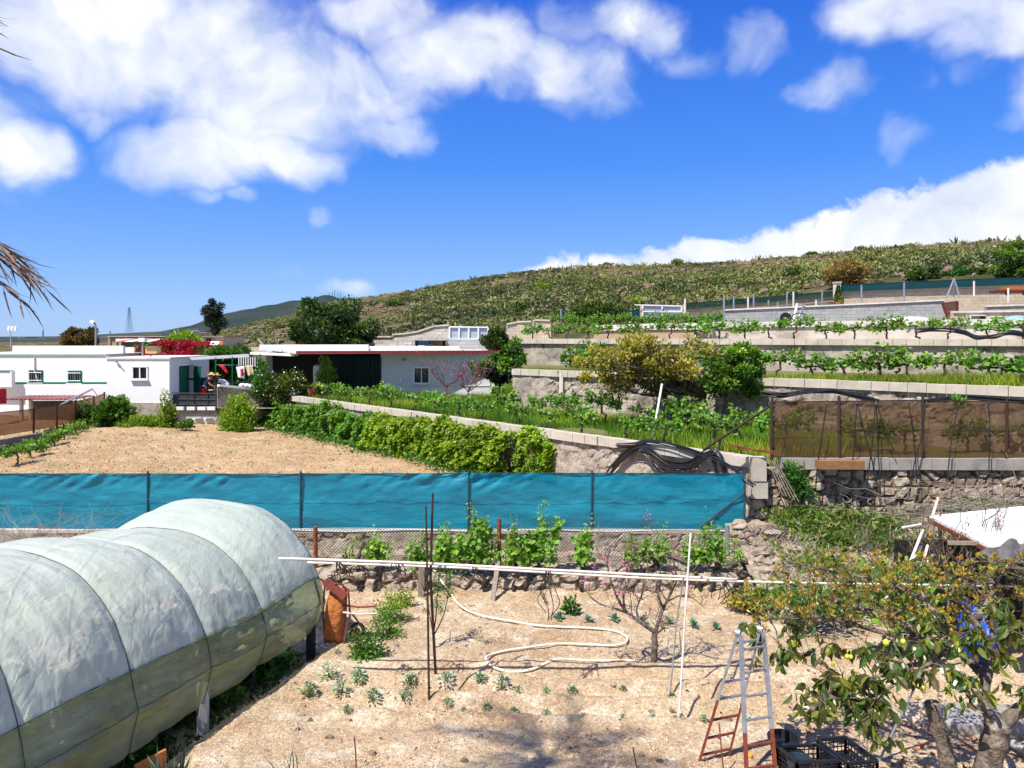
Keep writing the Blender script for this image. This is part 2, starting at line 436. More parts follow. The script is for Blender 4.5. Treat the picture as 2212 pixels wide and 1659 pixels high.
M['stucco'] = plain('tan_stucco', (.42, .31, .22), (.34, .25, .18), .95, scale=1.5)
M['tarp'] = plain('grey_tarp', (.13, .12, .115), (.09, .085, .08), .7)
M['awning'] = None
M['skin'] = plain('skin', (.42, .22, .14), (.36, .18, .11), .6)
M['straw'] = plain('straw', (.55, .38, .16), (.45, .3, .12), .8, scale=30)
M['navy'] = plain('navy_cloth', (.02, .03, .07), (.015, .02, .05), .9)
M['white_cloth'] = plain('white_cloth', (.75, .75, .76), (.66, .67, .7), .9)
M['cream_cloth'] = plain('cream_cloth', (.62, .50, .28), (.5, .4, .22), .9)
M['rope'] = plain('grey_rope', (.07, .085, .08), (.05, .06, .06), .8)
M['pink'] = plain('pink_petal', (.70, .12, .30), (.6, .2, .4), .7)
M['fruit'] = plain('yellow_fruit', (.70, .62, .06), (.5, .6, .08), .45)
M['orange_fruit'] = plain('orange_fruit', (.8, .3, .02), (.7, .25, .02), .5)
M['blue_tank'] = plain('pale_blue_paint', (.25, .42, .62), (.2, .36, .55), .5)
M['pylon'] = plain('distant_steel', (.16, .26, .36), (.14, .22, .32), .7)
M['ac'] = plain('appliance_white', (.7, .7, .69), (.62, .62, .61), .5)

def L(name, *cols, **k): M[name] = leafmat(name, cols, **k)
L('ivy', (.012, .055, .008), (.035, .12, .012), (.06, .17, .016), (.13, .26, .022), trans=.28)
L('ivy_light', (.04, .11, .01), (.11, .22, .014), (.22, .34, .018), (.34, .40, .04), trans=.32)
L('vineleaf', (.05, .14, .018), (.11, .25, .025), (.20, .38, .045), (.34, .48, .11), trans=.36)
L('grass', (.06, .15, .01), (.15, .28, .015), (.30, .38, .025), (.44, .38, .05), trans=.3, nscale=.5)
L('citrus', (.016, .06, .006), (.05, .14, .008), (.13, .25, .012), (.32, .42, .02), trans=.22, spec=.5)
L('darktree', (.006, .026, .006), (.024, .058, .006), (.07, .12, .010), (.20, .25, .018), trans=.18)
L('pine', (.012, .028, .012), (.025, .045, .018), (.05, .08, .03), trans=.1)
L('persimmon', (.10, .09, .015), (.22, .20, .025), (.33, .30, .04), (.40, .31, .06), (.28, .34, .04), trans=.3)
L('guava', (.022, .06, .010), (.06, .11, .014), (.13, .16, .02), (.10, .06, .02), (.07, .13, .018), (.28, .27, .02), trans=.25, spec=.6, rough=.35)
L('guava_new', (.20, .22, .02), (.42, .38, .03), (.54, .42, .04), (.46, .36, .04), (.56, .22, .06), (.16, .20, .02), (.30, .30, .03), trans=.35, spec=.5)
L('bougain', (.48, .008, .006), (.60, .012, .012), (.34, .006, .008), (.035, .09, .02), trans=.25)
L('cabbage', (.06, .15, .11), (.10, .22, .15), (.17, .30, .20), trans=.2)
L('squash', (.06, .16, .05), (.16, .27, .12), (.40, .48, .36), (.55, .6, .5), trans=.2)
L('pepper', (.02, .09, .012), (.06, .19, .016), (.14, .30, .02), trans=.3)
L('scrub', (.030, .046, .010), (.065, .09, .016), (.12, .14, .024), (.16, .165, .05), (.24, .245, .05), trans=.12, nscale=.07)
L('brownbush', (.09, .06, .015), (.15, .09, .02), (.07, .07, .015), trans=.2)
L('loquat', (.15, .11, .02), (.30, .22, .05), (.42, .33, .1), (.1, .1, .02), trans=.25)
L('weeds', (.03, .09, .012), (.08, .17, .02), (.16, .25, .03), (.28, .25, .05), trans=.3)
L('straw_leaf', (.28, .19, .09), (.42, .31, .17), (.18, .11, .05), trans=.15)
L('leaflitter', (.22, .055, .02), (.34, .12, .04), (.13, .05, .025), (.42, .25, .12), trans=.1)
L('palm_dry', (.10, .055, .035), (.20, .12, .07), (.05, .03, .03), trans=.1)
L('agave', (.012, .04, .035), (.03, .08, .06), (.05, .1, .05), trans=.05)
L('branches', (.30, .24, .18), (.42, .36, .28), (.2, .15, .1), trans=.0)
# ------------------------------------------------------------------ big surface materials
def soil(name, c1, c2, c3, s=1.0):
    m, nt = newmat(name); N = NT(nt)
    v = N.scl((1, 1, 1))
    big = N.rng(N.noise(.55*s, 5, .6), .38, .62)
    col = N.mix(big, c1, c2)
    patch = N.rng(N.noise(1.7*s, 6, .65), .50, .64)
    col = N.mix(patch, col, c3)
    gr = N.vor(26*s, out=1); sg = N.n('ShaderNodeSeparateColor'); nt.links.new(gr, sg.inputs[0])
    g2 = N.vor(70*s, out=1); sg2 = N.n('ShaderNodeSeparateColor'); nt.links.new(g2, sg2.inputs[0])
    k = N.math('ADD', N.rng(sg.outputs[0], 0, 1, .74, 1.18), N.rng(sg2.outputs[0], 0, 1, -.16, .16))
    col = N.mix(1.0, col, N.n('ShaderNodeCombineColor').outputs[0], 'MULTIPLY') if False else col
    hv = N.n('ShaderNodeHueSaturation'); N.set(hv.inputs['Color'], col); N.set(hv.inputs['Value'], k)
    dark = N.rng(N.vor(9*s, out=0), .06, .12, 1, 0)
    col = N.mix(N.math('MULTIPLY', dark, N.rng(N.noise(3.1, 3), .5, .6)), hv.outputs[0], (.12, .07, .04))
    h = N.math('ADD', N.math('MULTIPLY', N.noise(13*s, 6, .7), 1.0), N.math('MULTIPLY', sg.outputs[1], .25))
    N.out(N.bsdf(col, .95, 0, .1, N.bump(h, .9, .05)))
    M[name] = m
soil('soil', (.50, .38, .25), (.40, .275, .165), (.60, .50, .37))
soil('field_soil', (.44, .30, .165), (.36, .235, .12), (.48, .36, .215), .6)
soil('rubble_soil', (.34, .27, .20), (.26, .20, .14), (.42, .36, .29))

def stone(name, c1, c2, c3, sc_=3.2, gap=(.07, .055, .045)):
    m, nt = newmat(name); N = NT(nt)
    at = N.n('ShaderNodeAttribute', attribute_name='tint').outputs['Fac']
    col = N.ramp(N.math('ADD', at, N.rng(N.noise(sc_*3, 6, .7), .3, .7, -.3, .3)), [(0.05, gap), (.22, c1), (.55, c2), (.85, c3)])
    st = N.rng(N.noise(.9, 7, .7), .5, .68, 0, .6)
    col = N.mix(st, col, tuple(x*.45 for x in c2))
    col = N.mix(N.rng(N.noise(1.9, 6, .7), .56, .68, 0, .6), col, tuple(min(1, x*1.5) for x in c2))
    N.out(N.bsdf(col, .95, 0, .15, N.bump(N.noise(sc_*7, 6, .7), .9, .03)))
    M[name] = m
stone('rubble_stone', (.22, .16, .11), (.34, .27, .20), (.46, .39, .31))
stone('mortar_stone', (.24, .19, .15), (.38, .325, .265), (.46, .405, .34))
stone('plaster_grey', (.20, .175, .15), (.38, .33, .27), (.46, .41, .34), 1.2)
def blockmat(name, c1, c2, mortar, bw=.5, bh=.2, yaw=0., dirt=.5):
    m, nt = newmat(name); N = NT(nt)
    mp = N.n('ShaderNodeMapping', vector_type='POINT'); nt.links.new(N.pos(), mp.inputs[0]); mp.inputs['Rotation'].default_value = (0, 0, -yaw)
    sp = N.n('ShaderNodeSeparateXYZ'); nt.links.new(mp.outputs[0], sp.inputs[0])
    cb_ = N.n('ShaderNodeCombineXYZ'); nt.links.new(sp.outputs[0], cb_.inputs[0]); nt.links.new(sp.outputs[2], cb_.inputs[1])
    br = N.n('ShaderNodeTexBrick'); nt.links.new(cb_.outputs[0], br.inputs['Vector'])
    br.inputs['Scale'].default_value = 1; br.inputs['Brick Width'].default_value = bw; br.inputs['Row Height'].default_value = bh
    br.inputs['Mortar Size'].default_value = .012; br.inputs['Mortar Smooth'].default_value = .3; br.inputs['Bias'].default_value = 0
    for k, c in (('Color1', c1), ('Color2', c2), ('Mortar', mortar)): br.inputs[k].default_value = (*c, 1)
    col = N.mix(N.rng(N.noise(1.1, 7, .7, N.scl((1, 1, 1.8))), .48, .66, 0, dirt), br.outputs[0], tuple(x*.42 for x in c1))
    col = N.mix(N.rng(N.noise(4, 6, .7), .5, .7, 0, .45), col, tuple(min(1, x*1.35) for x in c2))
    N.out(N.bsdf(col, .95, 0, .15, N.bump(N.math('ADD', N.noise(22, 5, .7), N.math('MULTIPLY', br.outputs['Fac'], -.8)), .6, .02)))
    M[name] = m
Y1 = math.atan2(21.4, -18.2); Y2 = math.atan2(12.4, -13.6)
blockmat('blocks_grey', (.40, .37, .33), (.47, .43, .38), (.27, .25, .22), yaw=Y1)
blockmat('blocks_tan', (.46, .38, .28), (.52, .44, .34), (.33, .27, .2), yaw=0, dirt=.3)
blockmat('blocks_mid', (.42, .38, .34), (.50, .455, .40), (.30, .27, .24), yaw=Y2, dirt=.6)
blockmat('blocks_blue', (.29, .30, .30), (.36, .365, .355), (.24, .25, .25), bw=.5, bh=.2, yaw=0, dirt=.35)
M['capstone'] = plain('capstone', (.53, .47, .39), (.43, .38, .31), .95, scale=2.5, bump=.6, bscale=35, stain=((.27, .23, .19), .5))
M['cap_white'] = plain('whitewashed_cap', (.68, .65, .60), (.55, .52, .47), .9, scale=2.5, stain=((.36, .33, .3), .6))

def netmat(name, col, alpha, c2, sc_=2.2, rough=.6):
    m, nt = newmat(name); N = NT(nt)
    c = N.mix(N.rng(N.noise(sc_, 6, .65, N.scl((.35, .35, 1))), .35, .68), col, c2)
    weave = N.math('SINE', N.math('MULTIPLY', N.n('ShaderNodeSeparateXYZ').outputs[2], 1))
    b = N.bsdf(c, rough, 0, .4, N.bump(N.noise(5, 4, .5, N.scl((1, 1, 3))), .25, .05))
    t = N.n('ShaderNodeBsdfTranslucent'); N.set(t.inputs[0], c)
    tr = N.n('ShaderNodeBsdfTransparent'); N.set(tr.inputs[0], tuple(min(1, .25+x) for x in col))
    s1 = N.mixsh(.3, b, t.outputs[0])
    N.out(N.mixsh(alpha, s1, tr.outputs[0])); M[name] = m
netmat('net_blue', (.0, .30, .43), .10, (.0, .20, .31))
netmat('net_teal', (.0, .07, .085), .12, (.0, .045, .06))
netmat('net_teal_thin', (.005, .06, .06), .45, (.005, .05, .05))
netmat('net_brown', (.17, .09, .04), .56, (.12, .065, .03))
netmat('net_tan', (.22, .11, .055), .38, (.17, .09, .045))

# ------------------------------------------------------------------ terrain
# layout of the terraces, all in metres; camera stands 5.6 m above the garden
WA = (5.88, 19.0)                 # corner of the lower retaining wall
WB = (-12.3, 40.4)
def w1(t): return lerp(WA[0], WB[0], t), lerp(WA[1], WB[1], t)
def w1_at_u(u):                    # parameter and depth where the view line meets the lower wall
    a = (u-CX)/F
    t = (a*WA[1]-WA[0])/((WB[0]-WA[0])-a*(WB[1]-WA[1]))
    return t, lerp(WA[1], WB[1], t)
def line_at_u(p, q, u):
    a = (u-CX)/F
    t = (a*p[1]-p[0])/((q[0]-p[0])-a*(q[1]-p[1]))
    return t, lerp(p[1], q[1], t)

def ground_sheet(name, x0, x1, y0, y1, step, zf, m, smooth=True, keep=None):
    nx = int((x1-x0)/step)+1; ny = int((y1-y0)/step)+1
    X, Yg = np.meshgrid(np.linspace(x0, x1, nx), np.linspace(y0, y1, ny))
    P = np.stack([X, Yg, zf(X, Yg)], -1)
    mb = MB().grid(P)
    return struct(name, mb, M[m], smooth)
def furrow(x, y):
    # planting rows run across the garden
    f = np.clip((13.6-y)/.5, 0, 1)*np.clip((y-10.9)/.4, 0, 1)*np.clip((x+3.0)/.8, 0, 1)
    return f*.085*np.sin((y+.06*x)*2*math.pi/.62)
def z_garden(x, y):
    edge = -3.25+(y-14)*.335                                # along the poly tunnel the soil drops into a ditch
    ditch = np.clip((edge-x)/.35, 0, 1)
    return fbm(x*.8, y*.8, 3, 3)*.10+fbm(x*3.1, y*3.1, 8, 3)*.07+fbm(x*9, y*9, 5, 2)*.035+furrow(x, y)-ditch*.30*np.clip((15.2-y)/1., 0, 1)+np.clip((y-16.2)/1.2, 0, 1)*.15
ground_sheet('garden_soil', -12, 14, 6.5, 18.6, .055, z_garden, 'soil')
def gz(x, y): return float(z_garden(np.array([x]), np.array([y]))[0])
def z_field(x, y): return .98+(y-19)*(.024-.019*np.clip((x+17.5)/5, 0, 1))+fbm(x*.6, y*.6, 4, 3)*.16+fbm(x*2.6, y*2.6, 14, 3)*.10
ground_sheet('field', -31, 6, 18.6, 46, .12, z_field, 'field_soil')
def z_slope(x, y): return np.clip((y-15.2)/3.4, 0, 1)**.8*1.15+fbm(x*1.1, y*1.1, 6, 4)*.45*np.clip((y-14.6)/1, 0, 1)+fbm(x*5, y*5, 2, 3)*.12
ground_sheet('rubble_bank', 5.1, 19, 14.9, 19.6, .07, z_slope, 'rubble_soil')
L('dummy', (.1, .1, .1), (.2, .2, .2))
def flat(name, pts, z, m):
    mb = MB(); n = len(pts)
    v = [(x, y, z) for x, y in pts]; c = (sum(p[0] for p in pts)/n, sum(p[1] for p in pts)/n, z)
    mb.add(v+[c], [(i, (i+1) % n, n) for i in range(n)])
    return struct(name, mb, M[m])
M['green_ground'] = plain('grassy_soil', (.10, .13, .03), (.17, .14, .06), .95, scale=1.2, bump=.6, bscale=12, dist=.04)
M['plain_ground'] = plain('dry_plain', (.055, .06, .03), (.09, .075, .045), .95, scale=.02, bump=.3, bscale=.5)
M['sea'] = plain('sea_water', (.01, .05, .12), (.012, .06, .14), .3, spec=.5, bump=.05)
flat('ground', [(-4000, -60), (4000, -60), (4000, 3200), (-4000, 3200)], -.6, 'plain_ground')
flat('sea', [(-40000, 3000), (40000, 3000), (40000, 45000), (-40000, 45000)], -60, 'sea')
flat('lower_terrace', [(5.9, 19.1), (30, 19.1), (30, 62), (-12.3, 62), (-12.3, 40.5)], 2.5, 'green_ground')
flat('middle_terrace', [(.1, 33.1), (16.5, 18.35), (40, 18.35), (40, 62), (.1, 62)], 4.1, 'green_ground')
M['upper_ground'] = plain('pale_terrace_soil', (.36, .30, .22), (.27, .22, .15), .95, scale=.6, bump=.5, bscale=8)
flat('upper_terrace', [(.3, 44.1), (24.5, 26.1), (60, 26), (70, 75), (.3, 75)], 5.40, 'upper_ground')
flat('yard', [(-24, 45.5), (.6, 45.5), (.6, 75), (-24, 75)], 4.75, 'upper_ground')
flat('back_ground', [(-120, 47), (-10, 47), (-10, 95), (-150, 110)], 3.4, 'green_ground')

# ------------------------------------------------------------------ retaining walls
def wall_face(mb, pts, step, amp, cell, seed, kind='stone', thick=.35, out=None):
    """pts: (x, y, zbottom, ztop) from left to right; the displaced face looks at the camera side"""
    P = np.array(pts, float); seg = np.hypot(np.diff(P[:, 0]), np.diff(P[:, 1])); s = np.concatenate([[0], np.cumsum(seg)])
    n = max(2, int(s[-1]/step)); si = np.linspace(0, s[-1], n)
    x = np.interp(si, s, P[:, 0]); y = np.interp(si, s, P[:, 1]); zb = np.interp(si, s, P[:, 2]); zt = np.interp(si, s, P[:, 3])
    dx = np.gradient(x); dy = np.gradient(y); ln = np.hypot(dx, dy); nx_ = dy/ln; ny_ = -dx/ln
    h = float(np.max(zt-zb)); m = max(2, int(h/step)); tt = np.linspace(0, 1, m)[:, None]
    Z = zb[None]+(zt-zb)[None]*tt; S = np.broadcast_to(si[None], Z.shape)
    f1, e, idr = vor(S/cell+fbm(S*1.3, Z*1.3, seed)*.5, Z/(cell*.72)+fbm(S*1.9, Z*1.9, seed+3)*.5, seed)
    edge = np.clip(e/.16, 0, 1)
    if kind == 'stone':
        D = amp*(edge**.6*(.45+.55*idr)+fbm(S*7, Z*7, seed, 3)*.35); T_ = np.clip(edge*(.25+.6*idr), 0, 1)
    elif kind == 'mortar':
        deep = np.clip((fbm(S*.7, Z*1.1, seed+5, 4)+.06)/.12, 0, 1)
        D = amp*(deep*edge*(.3+.7*idr)*.8+(1-deep)*.85+fbm(S*5, Z*5, seed, 4)*.55); T_ = np.clip(.55+fbm(S*3, Z*3, seed+2, 3)*.9-.35*deep*(1-edge), 0, 1)
    else:
        D = amp*(fbm(S*2.2, Z*2.2, seed, 4)); T_ = .5+fbm(S*1.1, Z*1.7, seed+2, 4)*1.1
    X = x[None]+nx_[None]*D; Yy = y[None]+ny_[None]*D
    G_ = np.stack([X, Yy, Z], -1)
    tq = np.clip((T_[:-1, :-1]+T_[1:, 1:])/2, 0, 1)
    mb.grid(G_, tint=tq.ravel())
    # top, ends and back
    B = np.stack([x-nx_*thick, y-ny_*thick], -1)
    top = np.stack([G_[-1], np.concatenate([B, zt[:, None]], 1)]); mb.grid(top, tint=.5)
    back = np.stack([np.concatenate([B, zt[:, None]], 1), np.concatenate([B, zb[:, None]], 1)]); mb.grid(back, tint=.5)
    for k, fl in ((0, False), (-1, True)):
        e_ = np.stack([G_[:, k], np.column_stack([np.full(m, B[k, 0]), np.full(m, B[k, 1]), Z[:, k]])], 1); mb.grid(e_, tint=.4, flip=fl)
    return mb
def cap_blocks(pts, w, h, ln_, seed=0, gap=.012, lift=0., jit=.012):
    """one row of cap blocks along the top, pts: (x, y, z)"""
    mb = MB(); P = np.array(pts, float); seg = np.hypot(np.diff(P[:, 0]), np.diff(P[:, 1])); s = np.concatenate([[0], np.cumsum(seg)])
    n = max(1, int(s[-1]/ln_)); r = np.random.default_rng(seed)
    for i in range(n):
        a, b = s[-1]*i/n+gap/2, s[-1]*(i+1)/n-gap/2
        pa = np.array([np.interp(a, s, P[:, k]) for k in range(3)]); pb = np.array([np.interp(b, s, P[:, k]) for k in range(3)])
        j = r.normal()*jit; jz = abs(r.normal())*jit*.6
        d_ = (pb-pa)/np.linalg.norm(pb-pa); nn = np.array([d_[1], -d_[0], 0])
        q = [pa+nn*(w*.5+j), pb+nn*(w*.5+j), pb-nn*w*.5, pa-nn*w*.5]
        mb.hexa([tuple(k) for k in q], [tuple(k+np.array([0, 0, h+jz])) for k in q], r.random())
    return mb
# lower retaining wall, running away to the left
T1 = 2.68
p1 = [(*w1(t), .98+(w1(t)[1]-19)*.02-.1, T1-.26) for t in (1.0, .75, .5, .25, 0.0)]
wl_ = thing('retaining_wall', 'rough mortared retaining wall with grey cap blocks, running from the blue screen to the patio', 'wall', (*w1(.5), 1.0))
wall_face(MB(), p1, .07, .10, .42, 3, 'mortar').build('stonework', M['mortar_stone'], wl_)
cap_blocks([(*w1(1.0), T1-.255), (*w1(0.0), T1-.255)], .32, .25, .5, 4).build('cap', M['capstone'], wl_)
# its right hand part below the brown screen
rw = thing('retaining_wall', 'rubble stone retaining wall with grey block top under the brown screen at the right', 'wall', (12, 19.2, 1))
wall_face(MB(), [(5.82, 18.90, .55, T1-.28), (12, 18.75, .8, T1-.28), (21, 18.6, 1.3, T1-.28)], .045, .20, .34, 11, 'stone').build('stonework', M['rubble_stone'], rw)
cap_blocks([(6.55, 18.8, T1-.27), (21, 18.55, T1-.27)], .34, .27, .5, 14).build('cap', M['concrete'], rw)
mbp = MB(); mbp.box((5.98, 18.72, 2.42), (.32, .36, .56)); mbp.box((5.99, 18.73, 1.92), (.38, .34, .40))
mbp.build('corner_pillar', M['capstone'], rw)
# second wall
B2L, B2R = (.1, 33.0), (16.5, 18.2)
def w2(t): return lerp(B2L[0], B2R[0], t), lerp(B2L[1], B2R[1], t)
T2 = 4.28
sw = thing('retaining_wall', 'tall whitish rubble terrace wall behind the brown leafy tree, topped with pale blocks', 'wall', (*w2(.4), 2.5))
wall_face(MB(), [(*w2(0), 2.4, T2-.26), (*w2(1), 2.4, T2-.26)], .08, .12, .45, 23, 'mortar').build('stonework', M['mortar_stone'], sw)
cap_blocks([(*w2(0), T2-.255), (*w2(1), T2-.255)], .32, .25, .5, 24).build('cap', M['capstone'], sw)
# third wall, top at eye level
B3L, B3R = (.3, 44.0), (24.5, 26.0)
def w3(t): return lerp(B3L[0], B3R[0], t), lerp(B3L[1], B3R[1], t)
T3 = 5.56
tw = thing('retaining_wall', 'long straight plastered terrace wall with a beige block cap at eye level', 'wall', (*w3(.5), 4))
wall_face(MB(), [(*w3(0), 4.0, T3-.28), (*w3(1), 4.0, T3-.28)], .14, .03, .6, 33, 'plaster').build('stonework', M['plaster_grey'], tw)
cap_blocks([(*w3(0), T3-.275), (*w3(1), T3-.275)], .34, .27, .5, 34).build('cap', M['capstone'], tw)

M['old_whitewash'] = plain('old_whitewash', (.66, .60, .51), (.55, .49, .41), .95, scale=1.6, bump=.5, bscale=20, stain=((.26, .21, .17), .75), stretch=(.7, .7, 1.6))
def wall_uv(name, label, pts, m, thick=.25, capm=None, cap_h=.12, y_off=0, kind='plaster', amp=.02, cat='wall', extra=None):
    """pts: (u, vtop, vbottom, Y)"""
    P = [(xat(u, Y), Y, zat(vb, Y), zat(vt, Y)) for (u, vt, vb, Y) in pts]
    o = thing(name, label, cat, (P[0][0], P[0][1], P[0][2]))
    mb = wall_face(MB(), P, .25, amp, .5, int(pts[0][0]) % 90, kind, thick)
    if capm:
        P2 = [(p[0], p[1]+thick/2-.05, p[3]) for p in P]
        mb.build('stonework', M[m], o)
        c = MB()
        for a, b in zip(P2[:-1], P2[1:]): c.beam(Vector(a)+V3(0, 0, cap_h/2), Vector(b)+V3(0, 0, cap_h/2), thick+.08, cap_h)
        c.build('cap', M[capm], o)
    else: mb.build('stonework', M[m], o)
    return o
wall_uv('terrace_wall', 'whitewashed low wall behind the eye-level vine row, grey capped', [(1540, 708, 742, 38), (1800, 706, 742, 37), (2300, 700, 742, 36)], 'old_whitewash', capm='cap_white', cap_h=.28)
wall_uv('terrace_wall', 'beige plastered low wall left of the whitewashed one, with a pale cap', [(1283, 716, 742, 44), (1420, 712, 742, 42), (1536, 712, 742, 40.5)], 'stucco', capm='cap_white', cap_h=.34)
wall_uv('block_wall', 'small brown block wall piece between the beige and the whitewashed low walls', [(1500, 712, 742, 38.4), (1538, 712, 742, 38.2)], 'blocks_tan')
wall_uv('block_wall', 'long grey block wall rising to the right beneath the beige wall', [(1565, 671, 712, 47), (1800, 661, 712, 46), (2040, 650, 712, 45)], 'blocks_blue', capm='cap_white', cap_h=.08)
wall_uv('block_wall', 'tan block wall sloping up behind the grey block wall, under the thin green netting', [(1483, 671, 700, 52), (1640, 657, 695, 51.5), (1808, 643, 690, 51)], 'blocks_tan', capm='capstone', cap_h=.1)
wall_uv('block_wall', 'highest pale block wall at the right under the dark teal screen', [(1806, 632, 690, 50.5), (2010, 624, 690, 50), (2350, 610, 690, 49.5)], 'blocks_tan', capm='cap_white', cap_h=.1)
wall_uv('block_wall', 'low whitish block wall at the far right below the metal frames', [(2058, 676, 702, 42), (2350, 672, 702, 41.5)], 'blocks_tan', capm='cap_white', cap_h=.1)
wall_uv('block_wall', 'thin concrete ledge wall at the far right above the low whitish wall', [(2130, 663, 678, 46), (2350, 656, 678, 45)], 'concrete', capm='cap_white', cap_h=.08)
wall_uv('stepped_wall', 'grey block wall climbing in steps towards the glazed white panel', [(797, 729, 752, 52), (848, 729, 752, 51), (850, 724, 752, 51), (872, 723, 752, 50.5), (905, 718, 752, 50), (942, 706, 752, 49), (972, 704, 752, 48.5)], 'blocks_grey', capm='capstone', cap_h=.1)
wall_uv('stepped_wall', 'smaller tan stepped block wall right of the glazed white panel', [(1094, 702, 738, 48), (1120, 697, 738, 48), (1150, 696, 738, 47.5), (1158, 693, 738, 47.5), (1190, 694, 738, 47)], 'blocks_tan', capm='capstone', cap_h=.1)
wall_uv('block_wall', 'dark grey block wall under the glazed white panel', [(962, 734, 756, 47), (1050, 733, 756, 46)], 'blocks_blue')
wall_uv('block_wall', 'grey block wall strip between the round tree and the parked blue things', [(810, 744, 760, 47.5), (893, 740, 760, 47), (897, 752, 760, 47)], 'blocks_grey')
# garden's own back wall: low rock ledge, stone foot and tan coping below the blue screen
bw = thing('garden_wall', 'low stone and block wall carrying the blue screen behind the garden vines', 'wall', (-4, 18.4, 0))
wall_face(MB(), [(-14, 18.46, -.1, .93), (5.9, 18.4, .0, .95)], .06, .09, .36, 41, 'mortar').build('stonework', M['mortar_stone'], bw)
cap_blocks([(-14, 18.55, .93), (5.9, 18.5, .93)], .30, .07, 1.3, 42).build('coping', M['capstone'], bw)
lg = thing('rock_ledge', 'rough low rock ledge holding the vine bed at the back of the garden', 'ledge', (0, 16.8, 0))
def ledge():
    mb = MB(); x = np.linspace(-5.2, 5.6, 180)
    t = np.linspace(0, 1, 22)[:, None]
    hgt = .40+fbm(x*.5, x*0, 5)*.30+fbm(x*2.1, x*0, 6)*.14
    f1, e, idr = vor(x[None]/.36+fbm(x[None]*2, t*2, 1)*.8+0*t, t*2.6+3+fbm(x[None]*1.5, t*3, 2), 8)
    D = .16*np.clip(e/.3, 0, 1)*(.4+.6*idr)
    z = -.1+(hgt[None]+.1)*np.clip(t*1.6, 0, 1)
    y = 16.9-D+np.clip(t-.62, 0, 1)*5.2+fbm(x[None]*1.3, t*3, 3)*.22
    P = np.stack([np.broadcast_to(x[None], y.shape), y, z+np.clip(t-.62, 0, 1)*(.3+fbm(x[None]*3, y*3, 4)*.3)], -1)
    T_ = np.clip(.2+.5*np.clip(e/.2, 0, 1)+fbm(x[None]*2, t*4, 9)*.5, 0, 1)
    mb.grid(P, tint=T_[:-1, :-1].ravel()); return mb
ledge().build('rock', M['rubble_stone'], lg)

# ------------------------------------------------------------------ hills
RID = [(-400, 741, 600), (200, 741, 400), (380, 738, 280), (490, 716, 245), (560, 696, 225), (620, 684, 205), (700, 660, 192), (780, 643, 186), (900, 624, 180), (1000, 609, 175), (1100, 597, 170), (1200, 586, 167), (1300, 577, 165),
       (1500, 574, 160), (1620, 570, 156), (1750, 560, 150), (1860, 549, 147), (1950, 541, 145), (2050, 534, 142), (2150, 524, 140), (2300, 516, 140), (2700, 500, 140), (3600, 480, 140)]
ra = np.array([(u-CX)/F for u, v, Y in RID]); rY = np.array([Y for u, v, Y in RID], float); rz = np.array([zat(v, Y) for u, v, Y in RID])
b_u = np.array([-400, 380, 800, 1100, 1500, 1800, 2212, 3600]); b_z = np.array([3.0, 3.5, 5.0, 5.6, 7.0, 9.2, 10.4, 11]); b_Y = np.array([120, 90, 66, 62, 58, 56, 55, 55.])
ba = (b_u-CX)/F
def z_hill(x, y):
    a = x/np.maximum(y, 1); yr = np.interp(a, ra, rY); zr = np.interp(a, ra, rz); z0 = np.interp(a, ba, b_z); y0 = np.interp(a, ba, b_Y)
    t = (y-y0)/(yr-y0)
    z = np.where(t < 1, z0+(zr-z0)*np.clip(t, 0, 1)**.92, zr-(t-1)*4)
    z = np.where(t < 0, z0+t*30, z)
    return z+fbm(x*.035, y*.035, 7, 4)*3.0*np.clip(t*2, 0, 1)*np.clip((1.3-t)*2, .25, 1)+fbm(x*.3, y*.3, 9, 3)*.9*np.clip(t*3, 0, 1)
aa = np.linspace(-.95, 1.5, 420); tt = np.concatenate([np.linspace(-.03, 1.06, 130), np.linspace(1.1, 2.5, 12)])
A_, T_ = np.meshgrid(aa, tt); yr = np.interp(A_, ra, rY); y0 = np.interp(A_, ba, b_Y); Yh = y0+(yr-y0)*T_; Xh = A_*Yh
m, nt = newmat('hill_ground'); N = NT(nt)
c = N.ramp(N.noise(.13, 8, .68), [(.32, (.04, .055, .016)), (.45, (.11, .10, .04)), (.54, (.20, .135, .075)), (.68, (.30, .20, .12))])
c = N.mix(N.rng(N.noise(.9, 6, .7), .45, .62), c, (.05, .065, .02))
N.out(N.bsdf(c, .95, 0, .1, N.bump(N.noise(.9, 7, .7), .8, .8))); M['hill_ground'] = m
struct('hillside', MB().grid(np.stack([Xh, Yh, z_hill(Xh, Yh)], -1)), m, True)
# the far bare hill with masts
m, nt = newmat('far_hill'); N = NT(nt)
c = N.ramp(N.noise(.008, 8, .65), [(.35, (.022, .038, .034)), (.5, (.032, .046, .040)), (.62, (.05, .055, .05)), (.72, (.085, .08, .07))])
N.out(N.bsdf(c, .95, 0, .1, N.bump(N.noise(.03, 6, .7), .7, 14))); M['far_hill'] = m
def far_ridge(name, prof, Y, depth, m, jag=0., seed=0, nt_=40):
    us = np.linspace(prof[0][0], prof[-1][0], 260); vs = np.interp(us, [p[0] for p in prof], [p[1] for p in prof])
    k = np.ones(9)/9; vs = np.convolve(np.pad(vs, 4, mode='edge'), k, 'valid')
    xr = (us-CX)/F*Y; zr_ = CZ-(vs-HY)/F*Y
    t = np.linspace(0, 1, nt_)[:, None]
    y = Y-depth*(1-t)+0*xr[None]; s_ = t**.8
    y2 = Y+depth*.6*t
    z = -2+(zr_[None]+2)*s_+fbm(xr[None]*3/depth+0*t, y*5/depth, seed, 5)*jag*s_
    z2 = z[-1][None]*(1-t*.9)
    P = np.concatenate([np.stack([xr[None]+0*t, y, z], -1), np.stack([xr[None]+0*t, y2+0*y, z2], -1)[1:]])
    return struct(name, MB().grid(P), m, True)
